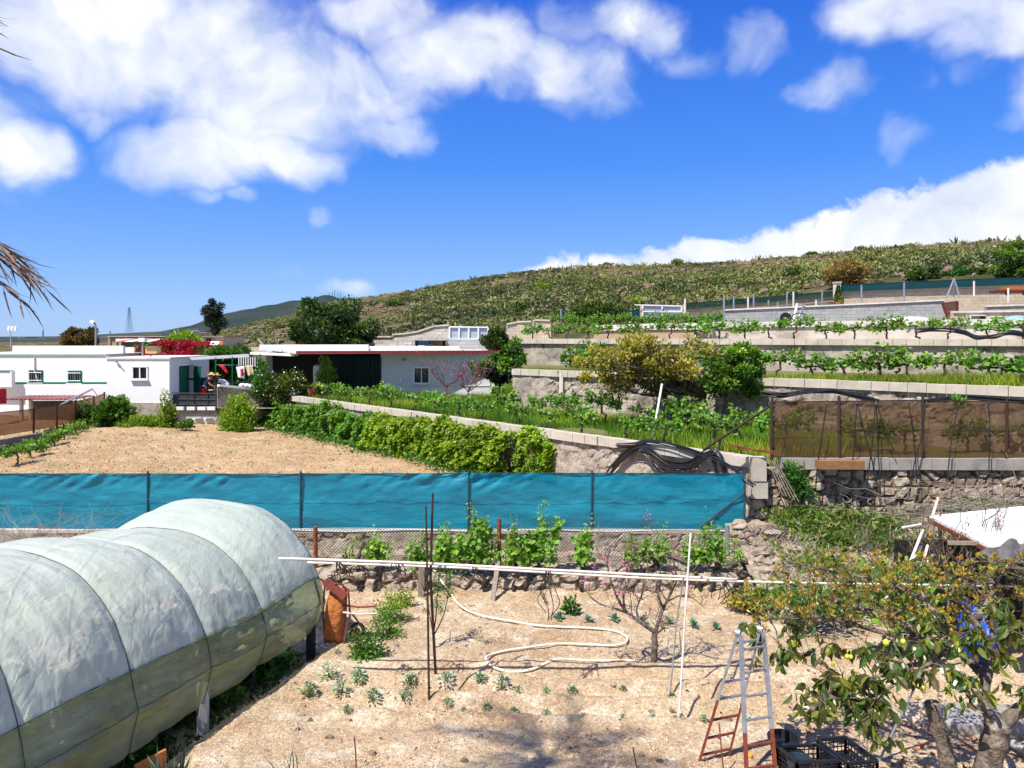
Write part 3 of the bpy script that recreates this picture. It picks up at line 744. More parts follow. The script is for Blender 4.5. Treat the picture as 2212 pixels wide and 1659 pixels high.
far_ridge('hill', [(440, 735), (470, 722), (490, 706), (520, 690), (545, 676), (580, 664), (600, 655), (625, 649), (655, 648), (685, 647), (700, 643), (725, 639), (745, 642), (780, 652), (850, 680), (950, 720)], 1500, 500, M['far_hill'], 30, 2)
m, nt = newmat('dark_land'); N = NT(nt)
c = N.ramp(N.noise(.02, 8, .75), [(.36, (.020, .028, .022)), (.52, (.035, .045, .03)), (.62, (.075, .075, .06)), (.72, (.16, .13, .11))])
N.out(N.bsdf(c, .95)); M['dark_land'] = m
far_ridge('coastal_land', [(-300, 729), (0, 729), (160, 728), (240, 725), (300, 721), (360, 716), (400, 713), (450, 712), (520, 714), (600, 720)], 700, 420, m, 6, 5)
# ------------------------------------------------------------------ buildings
def quadbox(mb, u0, u1, vt, vb, Y, depth, Y2=None):
    """front face given in picture units at depth Y (Y2 at the right end), going back by depth"""
    Y2 = Y if Y2 is None else Y2
    a, b = W(u0, vb, Y), W(u1, vb, Y2); zt = zat(vt, Y)
    b.z = a.z
    return mb.hexa([a, b, b+V3(0, depth, 0), a+V3(0, depth, 0)], [V3(a.x, a.y, zt), V3(b.x, b.y, zt), V3(b.x, b.y+depth, zt), V3(a.x, a.y+depth, zt)])
def bx(u0, u1, vt, vb, Y, depth):
    return quadbox(MB(), u0, u1, vt, vb, Y, depth)
def wall_with_holes(mb, u0, u1, vt, vb, Y, holes, th=.25):
    """front wall with real openings; holes (u0, u1, vt, vb)"""
    us = sorted({u0, u1, *[h[0] for h in holes], *[h[1] for h in holes]}); vs = sorted({vt, vb, *[h[2] for h in holes], *[h[3] for h in holes]})
    for a, b in zip(us[:-1], us[1:]):
        run = None
        for c, d in zip(vs[:-1], vs[1:]):
            mu, mv = (a+b)/2, (c+d)/2
            solid = not any(h[0] < mu < h[1] and h[2] < mv < h[3] for h in holes)
            if solid: run = (run[0], d) if run else (c, d)
            if not solid and run: quadbox(mb, a, b, run[0], run[1], Y, th); run = None
        if run: quadbox(mb, a, b, run[0], run[1], Y, th)
    return mb
def window(parent, u0, u1, vt, vb, Y, bars=0, frame='white_paint', split=True, name='window'):
    Yf = Y-.02; f = MB(); w = .045
    a, b = W(u0, vt, Yf), W(u1, vb, Yf)
    x0, x1, z1, z0 = a.x, b.x, a.z, b.z
    for (p, q) in (((x0, z0), (x1, z0)), ((x0, z1), (x1, z1))): f.beam(V3(p[0]-.03, Yf, p[1]), V3(q[0]+.03, Yf, q[1]), .08, .07)
    for x in (x0, x1) + (((x0+x1)/2,) if split else ()): f.beam(V3(x, Yf+.005, z0), V3(x, Yf+.005, z1), .07 if x != (x0+x1)/2 else .05, .06)
    fo = f.build(name, M[frame], parent)
    MB().box(((x0+x1)/2, Y+.1, (z0+z1)/2), (x1-x0, .02, z1-z0)).build('pane', M['glass'], fo)
    MB().box(((x0+x1)/2, Y-.05, z0-.06), (x1-x0+.16, .16, .04)).build('sill', M['cap_white'], fo)
    if bars:
        g = MB()
        for i in range(bars): x = lerp(x0, x1, (i+.5)/bars); g.tube([(x, Y-.09, z0), (x, Y-.09, z1)], .010, 5)
        for z in (lerp(z0, z1, .15), lerp(z0, z1, .85)): g.tube([(x0-.02, Y-.1, z), (x1+.02, Y-.1, z)], .010, 5)
        g.build('window_bars', M['steel'], fo)
    return fo
# left white house ---------------------------------------------------
Yh = 41.0
h = thing('white_house', 'long low white house at the left with two barred windows and a green painted ledge', 'house', W(115, 875, Yh))
mb = MB(); wall_with_holes(mb, -160, 231, 768, 832, Yh, [(64, 91, 801, 825), (148, 175, 802, 826)])
quadbox(mb, -160, 231, 768.5, 832, Yh+.6, 9)
mb.build('wall', M['white_wall'], h)
window(h, 64, 91, 801, 825, Yh, 7, 'green_paint'); window(h, 148, 175, 802, 826, Yh, 7, 'green_paint')
bx(25, 231, 825.5, 830, Yh-.08, .079).build('ledge_stripe', M['green_paint'], h)
bx(-160, 231, 831, 905, Yh-.35, .34).build('lower_wall', M['white_wall'], h)
mb = MB(); quadbox(mb, -160, 228, 764.5, 768, Yh-.04, 9.5); mb.build('roof_slab', M['cap_white'], h)
mb = MB(); quadbox(mb, -160, 224, 765.2, 767.6, Yh-.07, .03); mb.build('eave_stripe', plain('pale_green_paint', (.30, .48, .33), (.24, .40, .27), .7), h)
g = MB(); a = W(74, 771, Yh-.05); b = W(82, 824, Yh-.05); g.tube([a, V3(a.x, a.y, (a.z+b.z)/2), b], .035, 6); g.build('downpipe', M['pvc'], h)
h2 = thing('roof_parapet', 'long white parapet block standing on the roof of the left house', 'parapet', W(140, 766, Yh+2))
quadbox(MB(), 27, 266, 747, 765, Yh+2, .25).build('wall', M['white_wall'], h2)
mb = MB(); a = W(266, 764, Yh+2); quadbox(mb, 262, 290, 750, 766, Yh+4.2, .2); mb.build('return_wall', M['cap_white'], h2)
# front block
Yf = 38.2
fb = thing('white_annex', 'white flat roofed annex with one aluminium window, beside the patio gate', 'house', W(298, 880, Yf))
mb = MB(); wall_with_holes(mb, 231, 366, 776, 872, Yf, [(286, 318, 792, 819)])
a, b = W(366, 872, Yf), W(366, 776, Yf)
zt, zb = b.z, a.z; xr = a.x; yr_ = 43.2; xl = xat(231, Yf)
# side wall with the door opening
def ybox(x0, x1, y0, y1, z0, z1, m_=None):
    m_ = m_ or MB(); return m_.box(((x0+x1)/2, (y0+y1)/2, (z0+z1)/2), (x1-x0, y1-y0, z1-z0))
ybox(xr-.25, xr, Yf+.251, 39.3, zb-.4, zt, mb); ybox(xr-.25, xr, 41.1, yr_, zb-.4, zt, mb); ybox(xr-.25, xr, 39.3, 41.1, 4.15, zt, mb)
ybox(xl, xl+.25, Yf+.251, yr_, zb-.4, zt, mb)
mb.build('wall', M['white_wall'], fb)
ybox(xl-.06, xr+.06, Yf-.05, yr_, zt, zt+.09).build('roof_slab', M['cap_white'], fb)
quadbox(MB(), 231.5, 365.5, 872, 905, Yf-.03, .4).build('plinth', M['white_wall'], fb)
quadbox(MB(), 274, 346, 870, 900, Yf-.07, .3).build('foundation', M['plaster_grey'], fb)
window(fb, 286, 318, 792, 819, Yf)
dr = MB(); dr.beam(V3(xr+.02, 39.35, 2.1), V3(xr+.02, 39.35, 4.12), .06, .06); ybox(xr-.02, xr+.05, 39.36, 40.2, 2.1, 4.1, dr); d_ = dr.build('door', M['green_paint'], fb)
dr = MB(); dr.hexa([(xr, 41.08, 2.1), (xr+.55, 40.55, 2.1), (xr+.58, 40.6, 2.1), (xr+.03, 41.12, 2.1)], [(xr, 41.08, 4.1), (xr+.55, 40.55, 4.1), (xr+.58, 40.6, 4.1), (xr+.03, 41.12, 4.1)]); dr.build('door', M['green_paint'], fb)
MB().box((xr-.3, 40.2, 3.1), (.02, 1.8, 2.1)).build('hall_shade_sheet', M['dark'], fb)  # near-black sheet stands in for the unlit hall behind the door
g = MB(); p = W(250, 780, Yf-.1); q = W(262, 792, Yf-.1); g.tube([p+V3(0, .1, 0), p, q], .03, 6); g.ball(p, (.06, .06, .06), 5); g.build('wall_lamp', M['steel'], fb)
# little shed at far left with red slats
sh = thing('lean_to', 'low lean-to with a reddish corrugated roof behind the brown mesh fence', 'shed', W(90, 900, 39))
mb = MB(); n = 60; xs = np.linspace(xat(16, 38.6), xat(160, 38.6), n)
P = np.stack([np.stack([xs, np.full(n, 38.2), zat(862, 38.4)+.03*np.sin(np.arange(n)*1.6)], -1), np.stack([xs, np.full(n, 40.4), zat(862, 38.4)+.03+.03*np.sin(np.arange(n)*1.6)], -1)])
mb.grid(P); P2 = P.copy(); P2[..., 2] -= .02; mb.grid(P2); mb.build('roof', plain('corrugated_red', (.32, .13, .12), (.22, .09, .085), .7), sh)
for u in (42, 62, 158): quadbox(MB(), u, u+5, 862, 915, 38.5, .15).build('post', M['cap_white'], sh)
quadbox(MB(), 62, 158, 866, 915, 40.2, .1).build('back_panel', M['tarp'], sh)
rd = thing('red_shutter', 'red slatted awning shutter at the left edge of the photo', 'shutter', W(5, 880, 37))
for i in range(9): 
    p = W(-30, 845+i*3.4, 36.5); q = W(13, 841+i*3.6, 38.0); MB().beam(p, q, .05, .09).build('slat', M['red_cloth'], rd)
quadbox(MB(), -40, -30, 838, 880, 36.5, .2).build('frame', M['white_paint'], rd)
wl0 = thing('low_wall', 'white stub wall with a teal capping at the left edge of the photo', 'wall', W(0, 860, 40))
quadbox(MB(), -120, 25, 802, 836, 40.2, .3).build('wall', M['white_wall'], wl0)
quadbox(MB(), -120, 19, 800.5, 802, 40.15, .4).build('capping', M['green_paint'], wl0)
g = MB(); g.tube([W(127, 877, 37.5), W(200, 840, 38.6)], .05, 7); g.tube([W(200, 840, 38.6), W(228, 880, 39)], .02, 5)
tag(g.build('steel_pipe', M['steel'], origin=W(127, 877, 37.5)), 'grey steel pipe leaning above the reddish corrugated roof', 'pipe')
# patio ---------------------------------------------------------------
Yp = 41.0
flat('patio_floor', [(-18.6, 38.6), (-12.0, 38.6), (-12.0, 50), (-18.6, 50)], 2.06, 'concrete')
rp = MB(); a, b, c, d = G(372, 906, 1.5), G(474, 906, 1.5), G(466, 883, 2.0), G(374, 883, 2.0)
rp.hexa([a-V3(0, 0, .6), b-V3(0, 0, .6), c-V3(0, 0, .9), d-V3(0, 0, .9)], [a, b, c, d]); o = rp.build('ramp', M['cap_white'], origin=a); tag(o, 'pale concrete ramp from the sandy field up to the patio gate', 'ramp')
gt = thing('patio_gate', 'low grey metal gate across the top of the concrete ramp', 'gate', W(420, 882, 38.6))
g = MB(); Yg = 38.5
for v in (849, 862, 873, 880): g.tube([W(369, v, Yg), W(468, v+1, Yg)], .022, 6)
for u in (369, 384, 420, 449, 468): g.tube([W(u, 848, Yg), W(u, 882, Yg)], .022, 6)
g.build('gate_frame', M['darkmetal'], gt)
for u0, u1 in ((374, 418), (422, 466)): quadbox(MB(), u0, u1, 852, 878, Yg+.03, .012).build('panel', plain('smoky_panel', (.05, .055, .06), (.03, .035, .04), .4), gt)
for u in (366, 466): quadbox(MB(), u-1.5, u+1.5, 830, 884, Yg, .07).build('post', M['darkmetal'], gt)
for i, u in enumerate((379, 403, 426, 447)):
    o = quadbox(MB(), u, u+17, 879, 886, 38.3, .14).build('white_block', M['white_paint'], origin=W(u, 886, 38.3)); tag(o, 'white painted block with a blue edge at the foot of the patio gate', 'block', 'white blocks along the foot of the gate')
pw = thing('patio_wall', 'whitewashed patio wall right of the ramp, dropping to meet the block wall', 'wall', W(520, 870, 40))
pp = [(xat(470, 40.0), 40.0, 1.4, zat(836, 40.0)), (xat(545, 42.2), 42.0, 1.5, zat(842, 42.0)), (xat(600, 41.0)-.3, 41.0, 1.6, zat(856, 41.0)), (WB[0]-.1, WB[1]-.1, 1.3, 2.69)]
pp = [(xat(470, 39.0), 39.0, 1.4, zat(835, 39)), (xat(530, 39.8), 39.8, 1.4, zat(841, 39.8)), (xat(592, 40.2), 40.2, 1.4, zat(852, 40.2))]
wall_face(MB(), pp, .1, .05, .5, 61, 'plaster', .3).build('stonework', M['mortar_stone'], pw)
c = MB()
for a, b in zip(pp[:-1], pp[1:]): c.beam(V3(a[0], a[1]+.1, a[3]+.05), V3(b[0], b[1]+.1, b[3]+.05), .42, .1)
c.beam(V3(pp[-1][0], pp[-1][1]+.1, pp[-1][3]+.05), V3(*w1(.93), 2.80), .42, .1)
c.build('capping', M['white_paint'], pw)
# pergola posts and white beam
pg = thing('pergola', 'green posted pergola with a long white roof beam over the patio', 'pergola', W(440, 870, 41))
MB().beam(W(366, 777, 40.2), W(538, 768, 41.5), .18, .16).build('roof_beam', M['white_paint'], pg)
MB().beam(W(545, 763, 41.0), W(640, 767, 40.6), .5, .12).build('roof_beam', M['white_paint'], pg)
for u, v0 in ((466, 772), (502, 771), (529, 790)): MB().tube([W(u, v0, 40.6), W(u, 880 if u < 480 else 842, 40.6)], .035, 7).build('post', M['green_paint'], pg)
MB().tube([W(466, 788, 40.6), W(540, 790, 40.8)], .025, 6).build('rail', M['green_paint'], pg)
pk = MB()
for i in range(9): u = 516+i*5; pk.box(W(u, 782, 41.2), (.045, .03, .5))
pk.build('picket_screen', M['white_paint'], pg)
# dark backdrop of the patio: ivy covered yard wall
yw = thing('yard_wall', 'dark plant covered wall closing the back of the patio', 'wall', W(450, 870, 47))
quadbox(MB(), 405, 560, 778, 880, 47, .2).build('wall', M['tarp'], yw)
r = np.random.default_rng(2); n = 5000
C = np.stack([r.uniform(xat(405, 46.6), xat(560, 46.6), n), r.uniform(46.2, 46.9, n), r.uniform(2.8, zat(776, 46.6), n)], -1)
MB().leaves(C, r.normal(size=(n, 3))+np.array([0, -.6, -.3]), .22, .6, rng=r).build('creeper', M['darktree'], yw)
# laundry
def cloth(name, label, pts, m, group=None, Y=40.4, cat='laundry'):
    n = 9; P = np.zeros((n, n, 3))
    (a, b, c, d) = [np.array(tuple(W(u, v, Y))) for u, v in pts]
    for i in range(n):
        for j in range(n):
            s, t = j/(n-1), i/(n-1); p = (a*(1-s)+b*s)*(1-t)+(d*(1-s)+c*s)*t
            P[i, j] = p+np.array([0, .06*math.sin(s*9+t*2)*t, 0])
    o = MB().grid(P).build(name, m, origin=tuple(a), smooth=True); sdf = o.modifiers.new('thickness', 'SOLIDIFY'); sdf.thickness = .012
    return tag(o, label, cat, group)
cloth('towel', 'bright red towel folded over the patio line', [(472, 789), (484, 788), (494, 806), (488, 806)], M['red_cloth'])
cloth('shirt', 'white shirt hanging on the patio line right of the red towel', [(510, 793), (528, 791), (529, 818), (514, 816)], M['white_cloth'])
cloth('red_cloth', 'small red cloth hanging between the white shirt and the cream sheet', [(519, 797), (526, 797), (527, 812), (520, 812)], M['red_cloth'], Y=40.3)
cloth('sheet', 'cream sheet drying at the right end of the patio line', [(530, 790), (545, 789), (549, 806), (536, 814)], M['cream_cloth'])
# bins, table, pots on the patio
tb = thing('table', 'dark patio table behind the white patio wall, under the laundry', 'table', W(530, 838, 40.9))
MB().box(W(538, 826, 41), (1.5, .8, .06)).build('table_top', M['dark_green'], tb)
for dx in (-.65, .65): 
    for dy in (-.3, .3): p = W(538, 826, 41)+V3(dx, dy, 0); MB().tube([p, V3(p.x, p.y, 2.08)], .03, 6).build('leg', M['darkmetal'], tb)
bn = thing('waste_bin', 'tall dark green wheeled bin at the back of the patio', 'bin', W(430, 852, 41.5))
p = W(430, 834, 41.5); MB().hexa([p+V3(-.3, -.3, -.75), p+V3(.3, -.3, -.75), p+V3(.3, .3, -.75), p+V3(-.3, .3, -.75)], [p+V3(-.38, -.38, .35), p+V3(.38, -.38, .35), p+V3(.38, .38, .35), p+V3(-.38, .38, .35)]).build('body', M['green_paint'], bn)
MB().box(p+V3(0, 0, .40), (.84, .84, .09)).build('lid', M['dark_green'], bn)
for dx in (-.3, .3): MB().tube([p+V3(dx-.04, .33, -.78), p+V3(dx+.04, .33, -.78)], .12, 10).build('wheel', M['plastic_black'], bn)
bk = thing('bucket', 'red bucket on the patio right of the green bin', 'bucket', W(439, 846, 40.3))
p = V3(*W(439, 846, 40.3)); MB().lathe(p+V3(0, 0, -.14), [(0, 0), (.13, 0), (.18, .3), (.17, .3), (.12, .02)], 12).build('body', M['red_cloth'], bk)
MB().tube([p+V3(.18*math.cos(a), 0, .15+.16*math.sin(a)) for a in np.linspace(0, math.pi, 9)], .01, 5).build('handle', M['steel'], bk)
for i, (u, v) in enumerate(((523, 832), (533, 833), (542, 834), (553, 838))):
    p = W(u, v, 39.7); o = MB().ball(p, (.16, .13, .12), 7, rough=.3, seed=i).build('stone', M['cap_white'], origin=p, smooth=True); tag(o, 'pale rounded stone lying on the patio wall', 'stone', 'stones on the patio wall')

# big white building -----------------------------------------------------
Yb = 40.5
B = thing('white_building', 'large pale outbuilding with a dark green metal door and a red edged flat roof', 'building', W(950, 865, Yb))
mb = MB(); wall_with_holes(mb, 822, 1073, 762, 885, Yb, [(894, 927, 794, 828)])
x0, x1 = xat(822, Yb), xat(1073, Yb); zt = zat(762, Yb)
ybox(x1-.25, x1, Yb+.252, Yb+7, 2.2, zt, mb); ybox(x0, x0+.2, Yb+.252, Yb+2.2, 2.2, zt-.3, mb)
xl2 = xat(560, 46); ybox(xl2, x1-.26, Yb+6.8, Yb+7, 2.2, zt, mb)
mb.build('wall', M['grey_wall'], B)
window(B, 894, 927, 794, 828, Yb)
# recessed door
mb = MB(); n = 90; u0 = xat(712, Yb+2); xs = np.linspace(u0, x0+.05, n)
P = np.stack([np.stack([xs, Yb+2.0+.02*np.sign(np.sin(np.arange(n)*1.2)), np.full(n, z)], -1) for z in (2.3, zat(770, Yb+2))])
mb.grid(P); dd_ = mb.build('sliding_door', M['dark_green'], B)
MB().beam((u0, Yb+1.95, 3.6), (x0, Yb+1.95, 3.6), .04, .06).build('rail', M['darkmetal'], dd_)
ybox(xat(560, Yb+2.2)-.6, x0, Yb+6.5, Yb+6.7, 2.2, zt).build('carport_shade_sheet', M['dark'], B)  # near-black sheet before the back wall, carport shade put into its colour
ybox(u0-.12, u0, Yb+1.9, Yb+2.1, 2.3, zt-.3).build('door_post', M['grey_wall'], B)
# roof: red edged slab + white parapet
rz0 = zat(763, Yb)
mb = MB(); mb.hexa([(xat(640, 38.5), 38.4, rz0), (xat(1078, Yb-.3), Yb-.3, rz0), (x1+.1, Yb+7, rz0), (xat(560, 45), Yb+7, rz0)], [(xat(640, 38.5), 38.4, rz0+.1), (xat(1078, Yb-.3), Yb-.3, rz0+.1), (x1+.1, Yb+7, rz0+.1), (xat(560, 45), Yb+7, rz0+.1)])
rf = mb.build('roof', M['cap_white'], B)
MB().beam((xat(640, 38.4), 38.37, rz0+.09), (xat(1078, Yb-.36), Yb-.36, rz0+.09), .05, .13).build('roof_edge', M['red_trim'], rf)
quadbox(MB(), 560, 795, 744.5, 757, Yb+2.4, .2).build('parapet', M['white_wall'], B)
quadbox(MB(), 795, 992, 748, 757, Yb+2.6, .2).build('parapet', M['white_wall'], B)
MB().beam(W(810, 751, Yb+1.0), W(1000, 758, Yb+.3), .3, .12).build('parapet_cap', M['cap_white'], B)
g = MB(); p = W(868, 776, Yb-.12); g.tube([p, p+V3(.0, .1, .0)], .05, 8); g.tube([p+V3(.02, -.02, -.02), p+V3(.16, -.1, -.0)], .06, 8); g.build('wall_lamp', M['steel'], B)
p = W(866, 823, Yb-.05); MB().ball(p, (.06, .03, .12), 6).build('wall_bracket', M['white_paint'], B)
g = MB(); g.tube([W(935, 834, Yb-.03), W(1058, 833, Yb-.03)], .015, 5); g.tube([W(1058, 833, Yb-.03), W(1061, 815, Yb-.03)], .015, 5); g.build('conduit', M['cap_white'], B)
g = MB(); g.tube([W(822.5, 770, Yb-.03), W(822.5, 840, Yb-.03)], .03, 6); g.build('downpipe', M['darkmetal'], B)
ac = thing('air_conditioner', 'white box air conditioner on the right corner of the pale outbuilding', 'air conditioner', W(1075, 805, Yb-.3))
quadbox(MB(), 1066, 1086, 781, 806, Yb-.45, .4).build('body', M['ac'], ac)
p = W(1076, 793, Yb-.47); MB().tube([p, p+V3(0, .02, 0)], .20, 14).build('fan_cover', M['tarp'], ac)
MB().beam(W(1064, 808, Yb-.3), W(1087, 808, Yb-.3), .4, .03).build('bracket', M['steel'], ac)
# rail frame on the roof
g = MB(); 
for u in (859, 890): g.tube([W(u, 735, Yb+4), W(u, 750, Yb+4)], .03, 6)
g.tube([W(859, 738, Yb+4), W(900, 748, Yb+4)], .025, 6); g.tube([W(866, 741, Yb+4), W(892, 742, Yb+4)], .02, 6)
tag(g.build('roof_rail', M['steel'], origin=W(859, 750, Yb+4)), 'bent galvanised pipe frame on the roof of the pale outbuilding', 'frame')
# things in the dark carport
fr = thing('white_drum', 'white drum standing in the shade under the red edged roof', 'drum', W(690, 822, Yb+1))
p = W(690, 825, Yb+.9); MB().lathe(p, [(0, 0), (.32, 0), (.33, .35), (.35, .37), (.33, .4), (.33, .8), (.3, .86), (0, .86)], 16).build('body', M['white_paint'], fr)
MB().lathe(p+V3(0, 0, .86), [(.28, 0), (.28, .05), (0, .06)], 14).build('lid', M['blue_tank'], fr)
o = quadbox(MB(), 703, 710, 786, 838, Yb+1.8, .05).build('board', M['orange_wood'], origin=W(706, 838, Yb+1.8)); tag(o, 'orange board standing left of the dark green sliding door', 'board')
# blue and orange things in the niche behind
nb = thing('open_shed', 'open block shed niche behind the roof holding blue and orange things', 'shed', W(930, 755, 46.5))
quadbox(MB(), 893, 964, 733.5, 735.5, 46.6, 2).build('roof', M['blocks_blue'], nb); quadbox(MB(), 893, 896, 735.5, 756, 46.6, 2).build('wall', M['blocks_blue'], nb); quadbox(MB(), 896, 963, 735.6, 757, 48.5, .1).build('back_wall', M['dark'], nb)
o = quadbox(MB(), 903, 930, 736, 750, 47.4, .3).build('blue_board', M['blue_tank'], origin=W(915, 750, 47.4)); tag(o, 'pale blue panel standing in the block shed niche', 'panel')
o = quadbox(MB(), 931, 956, 736, 752, 47.2, .3).build('orange_board', M['orange_wood'], origin=W(940, 752, 47.2)); tag(o, 'orange brown panel standing right of the pale blue one', 'panel')
cr_ = thing('washing_machine', 'white boxy appliance in front of the pale blue panel', 'appliance', W(915, 752, 46.8))
quadbox(MB(), 903, 924, 746, 755, 46.7, .4).build('body', M['ac'], cr_); MB().tube([W(913, 750.5, 46.69), W(913, 750.5, 46.66)], .09, 10).build('round_door', M['darkmetal'], cr_)
bt = thing('blue_tub', 'bright blue tub beside the white appliance on the roof edge', 'tub', W(932, 754, 46.4))
p = W(933, 756, 46.3); MB().lathe(p, [(0, 0), (.36, 0), (.44, .3), (.47, .3), (.47, .27)], 14).build('body', plain('bright_blue', (.01, .12, .45), (.01, .09, .36), .5), bt)
MB().lathe(p+V3(0, 0, .27), [(.47, 0), (.49, .03), (.47, .05)], 14).build('rim', M['plastic_black'], bt)

# glazed white panels, gates ------------------------------------------------
def framed(name, label, cat, u0, u1, vt, vb, Y, cols, rows, m_in, m_fr, tilt=0):
    o = thing(name, label, cat, W((u0+u1)/2, vb, Y))
    f = MB()
    for i in range(cols+1):
        u = lerp(u0, u1, i/cols); f.beam(W(u, vt+tilt*i/cols, Y), W(u, vb, Y), .09, .09)
    for i in range(rows+1):
        v = lerp(vt, vb, i/rows); k = tilt*(1-i/rows); f.beam(W(u0, v, Y-.02), W(u1, v+k, Y-.02), .08, .08)
    f.build('frame', M[m_fr], o)
    for i in range(cols):
        a, b = lerp(u0, u1, i/cols), lerp(u0, u1, (i+1)/cols)
        quadbox(MB(), a, b, vt+tilt*(i+.5)/cols+1, vb-1, Y+.05, .02).build('panel', M[m_in], o)
    return o
M['panel_blue'] = plain('frosted_panel', (.38, .43, .50), (.33, .38, .46), .3)
framed('glazed_screen', 'white framed screen of four frosted panels above the dark block wall', 'screen', 971, 1054, 706, 732, 47.5, 4, 1, 'panel_blue', 'white_paint', 1)
gg = framed('metal_gate', 'pale blue-grey double sheet gate with a white frame below the hillside', 'gate', 1388, 1472, 659, 686, 52, 2, 2, 'panel_blue', 'white_paint', 2)
MB().beam(W(1371, 658.5, 51.8), W(1440, 660, 51.8), .06, .06).build('top_rail', M['white_paint'], gg)
for u in (1384, 1476): quadbox(MB(), u, u+6, 658, 690, 52, .3).build('gate_post', M['blocks_tan'], gg)
mg = thing('maroon_gate', 'maroon framed mesh gate beside the long grey block wall', 'gate', W(2052, 695, 44))
g = MB(); q = [(2034, 657), (2060, 650), (2068, 690), (2050, 697)]
q = [(2036, 656), (2068, 652), (2068, 684), (2050, 696)]
for a, b in zip(q, q[1:]+q[:1]): g.beam(W(*a, 43.6), W(*b, 43.6), .10, .10)
g.beam(W(2040, 668, 43.6), W(2068, 667, 43.6), .06, .06)
g.build('frame', plain('maroon_paint', (.16, .03, .03), (.10, .025, .025), .7), mg)
pm = MB(); pm.add([tuple(W(*k, 43.7)) for k in q], [(0, 1, 2, 3)]); pm.build('mesh_panel', M['net_tan'], mg)
tp = thing('tripod', 'pale steel tripod frame standing above the maroon gate', 'tripod', W(2058, 640, 47))
for (u, v, y) in ((2046, 640, 47), (2073, 642, 47), (2060, 640, 48)): MB().tube([W(2061, 602, 47.3), W(u, v, y)], .05, 6).build('leg', M['steel'], tp)
# grey machine-like frames at the right
for (u0, v0, u1, v1, lab) in ((2095, 680, 2130, 693, 'hollow grey block frame resting on the low wall near the maroon gate'), (2146, 683, 2168, 693, 'small white and black crate on the low wall at the far right')):
    o = thing('hollow_block', lab, 'frame', W((u0+u1)/2, v1, 41.5)); quadbox(MB(), u0, u1, v0, v0+2.5, 41.5, .4).build('top', M['cap_white'], o)
    quadbox(MB(), u0, u0+3, v0+2.5, v1, 41.5, .4).build('side', M['cap_white'], o); quadbox(MB(), u1-3, u1, v0+2.5, v1, 41.5, .4).build('side', M['darkmetal'], o)
o = thing('tan_vehicle', 'tan bodied trailer cart standing by the wall at the far right', 'trailer', W(2200, 628, 45))
quadbox(MB(), 2180, 2250, 618, 626, 46, .9).build('body', M['orange_wood'], o); quadbox(MB(), 2164, 2250, 626, 631, 45.8, 1.2).build('bed', plain('dark_red', (.14, .025, .02), (.1, .02, .02), .7), o)
for u in (2178, 2215): p = W(u, 633, 45.7); MB().tube([p, p+V3(0, .12, 0)], .14, 12).build('wheel', M['plastic_black'], o)
# poles on the upper terraces
poles = [(1714, 630, 665, 49), (1700, 630, 662, 50), (1776, 628, 663, 48), (1763, 648, 662, 48), (1861, 615, 662, 46), (1953, 610, 657, 46), (2104, 607, 640, 46), (1564, 637, 700, 42), (1585, 640, 668, 48), (1616, 642, 668, 48), (1628, 634, 668, 48), (1212, 668, 700, 46), (1480, 645, 700, 44), (1660, 648, 660, 50), (1680, 652, 668, 48), (2178, 622, 655, 44)]
for i, (u, vt, vb, Y) in enumerate(poles):
    o = MB().tube([W(u, vb, Y), W(u, vt, Y)], .055, 6).build('fence_pole', M['steel' if i % 3 else 'pvc'], origin=W(u, vb, Y))
    tag(o, 'thin upright metal pole on the upper terraces below the hillside', 'pole', 'metal poles on the upper terraces')
# slanted white pipes bundle
for i, (a, b, lab) in enumerate([((1712, 700), (1722, 657), 'thickest of the leaning pale pipes against the grey block wall'), ((1722, 657), (1738, 661), 'short pipe bridging the tops of the leaning pipes'), ((1724, 690), (1738, 660), 'leaning pale pipe right of the thickest one'), ((1690, 688), (1704, 676), 'short low pipe left of the leaning pipes')]):
    p, q = W(*a, 41), W(*b, 43); o = MB().tube([p, q], .07 if i == 0 else .05, 7).build('pipe', M['pvc'], origin=p); tag(o, lab, 'pipe')
p = W(1728, 694, 41); o = MB().tube([p+V3(.42*math.cos(a), .1*math.sin(a), .18+.26*math.sin(a)) for a in np.linspace(0, 6.1, 24)], .03, 6).build('hose_coil', M['black_pipe'], origin=p); tag(o, 'black hose coil in front of the leaning pale pipes', 'hose')
p = W(1697, 697, 41); o = MB().tube([p+V3(0, -.05, .25), p+V3(0, .05, .25)], .3, 14).build('tyre', M['plastic_black'], origin=p); tag(o, 'dark tyre lying by the leaning pale pipes', 'tyre')
# white plastic mounds
for i, (u, w_, hh, lab) in enumerate(((1965, 60, .35, 'low white plastic covered mound behind the vine row'), (1930, 25, .2, 'small white sheet end left of the white mound'), (2195, 26, .4, 'pale teal covered mound at the right edge'))):
    p = W(u, 698, 39.5); o = MB().ball(p, (w_*39.5/F, .5, hh), 10, rough=.08, seed=i).build('covered_mound', M['white_cloth' if i < 2 else 'blue_tank'], origin=p, smooth=True); tag(o, lab, 'mound')
pt = thing('potted_cypress', 'small dark conifer in an ochre pot on the grey block wall', 'potted plant', W(1811, 662, 46.5))
p = W(1811, 662, 46.4); MB().lathe(p, [(0, 0), (.17, 0), (.24, .3), (.26, .3), (.2, .25), (0, .25)], 12).build('pot', M['orange_wood'], pt)
r = np.random.default_rng(3); n = 500; t = r.random(n); a = r.random(n)*6.3; rr = .26*(1-t)*r.random(n)**.5+.03
MB().leaves(np.stack([p.x+rr*np.cos(a), p.y+rr*np.sin(a), p.z+.25+t*.95], -1), np.stack([np.cos(a)*.5, np.sin(a)*.5, np.ones(n)], -1), .16, .4, rng=r).build('foliage', M['darktree'], pt)

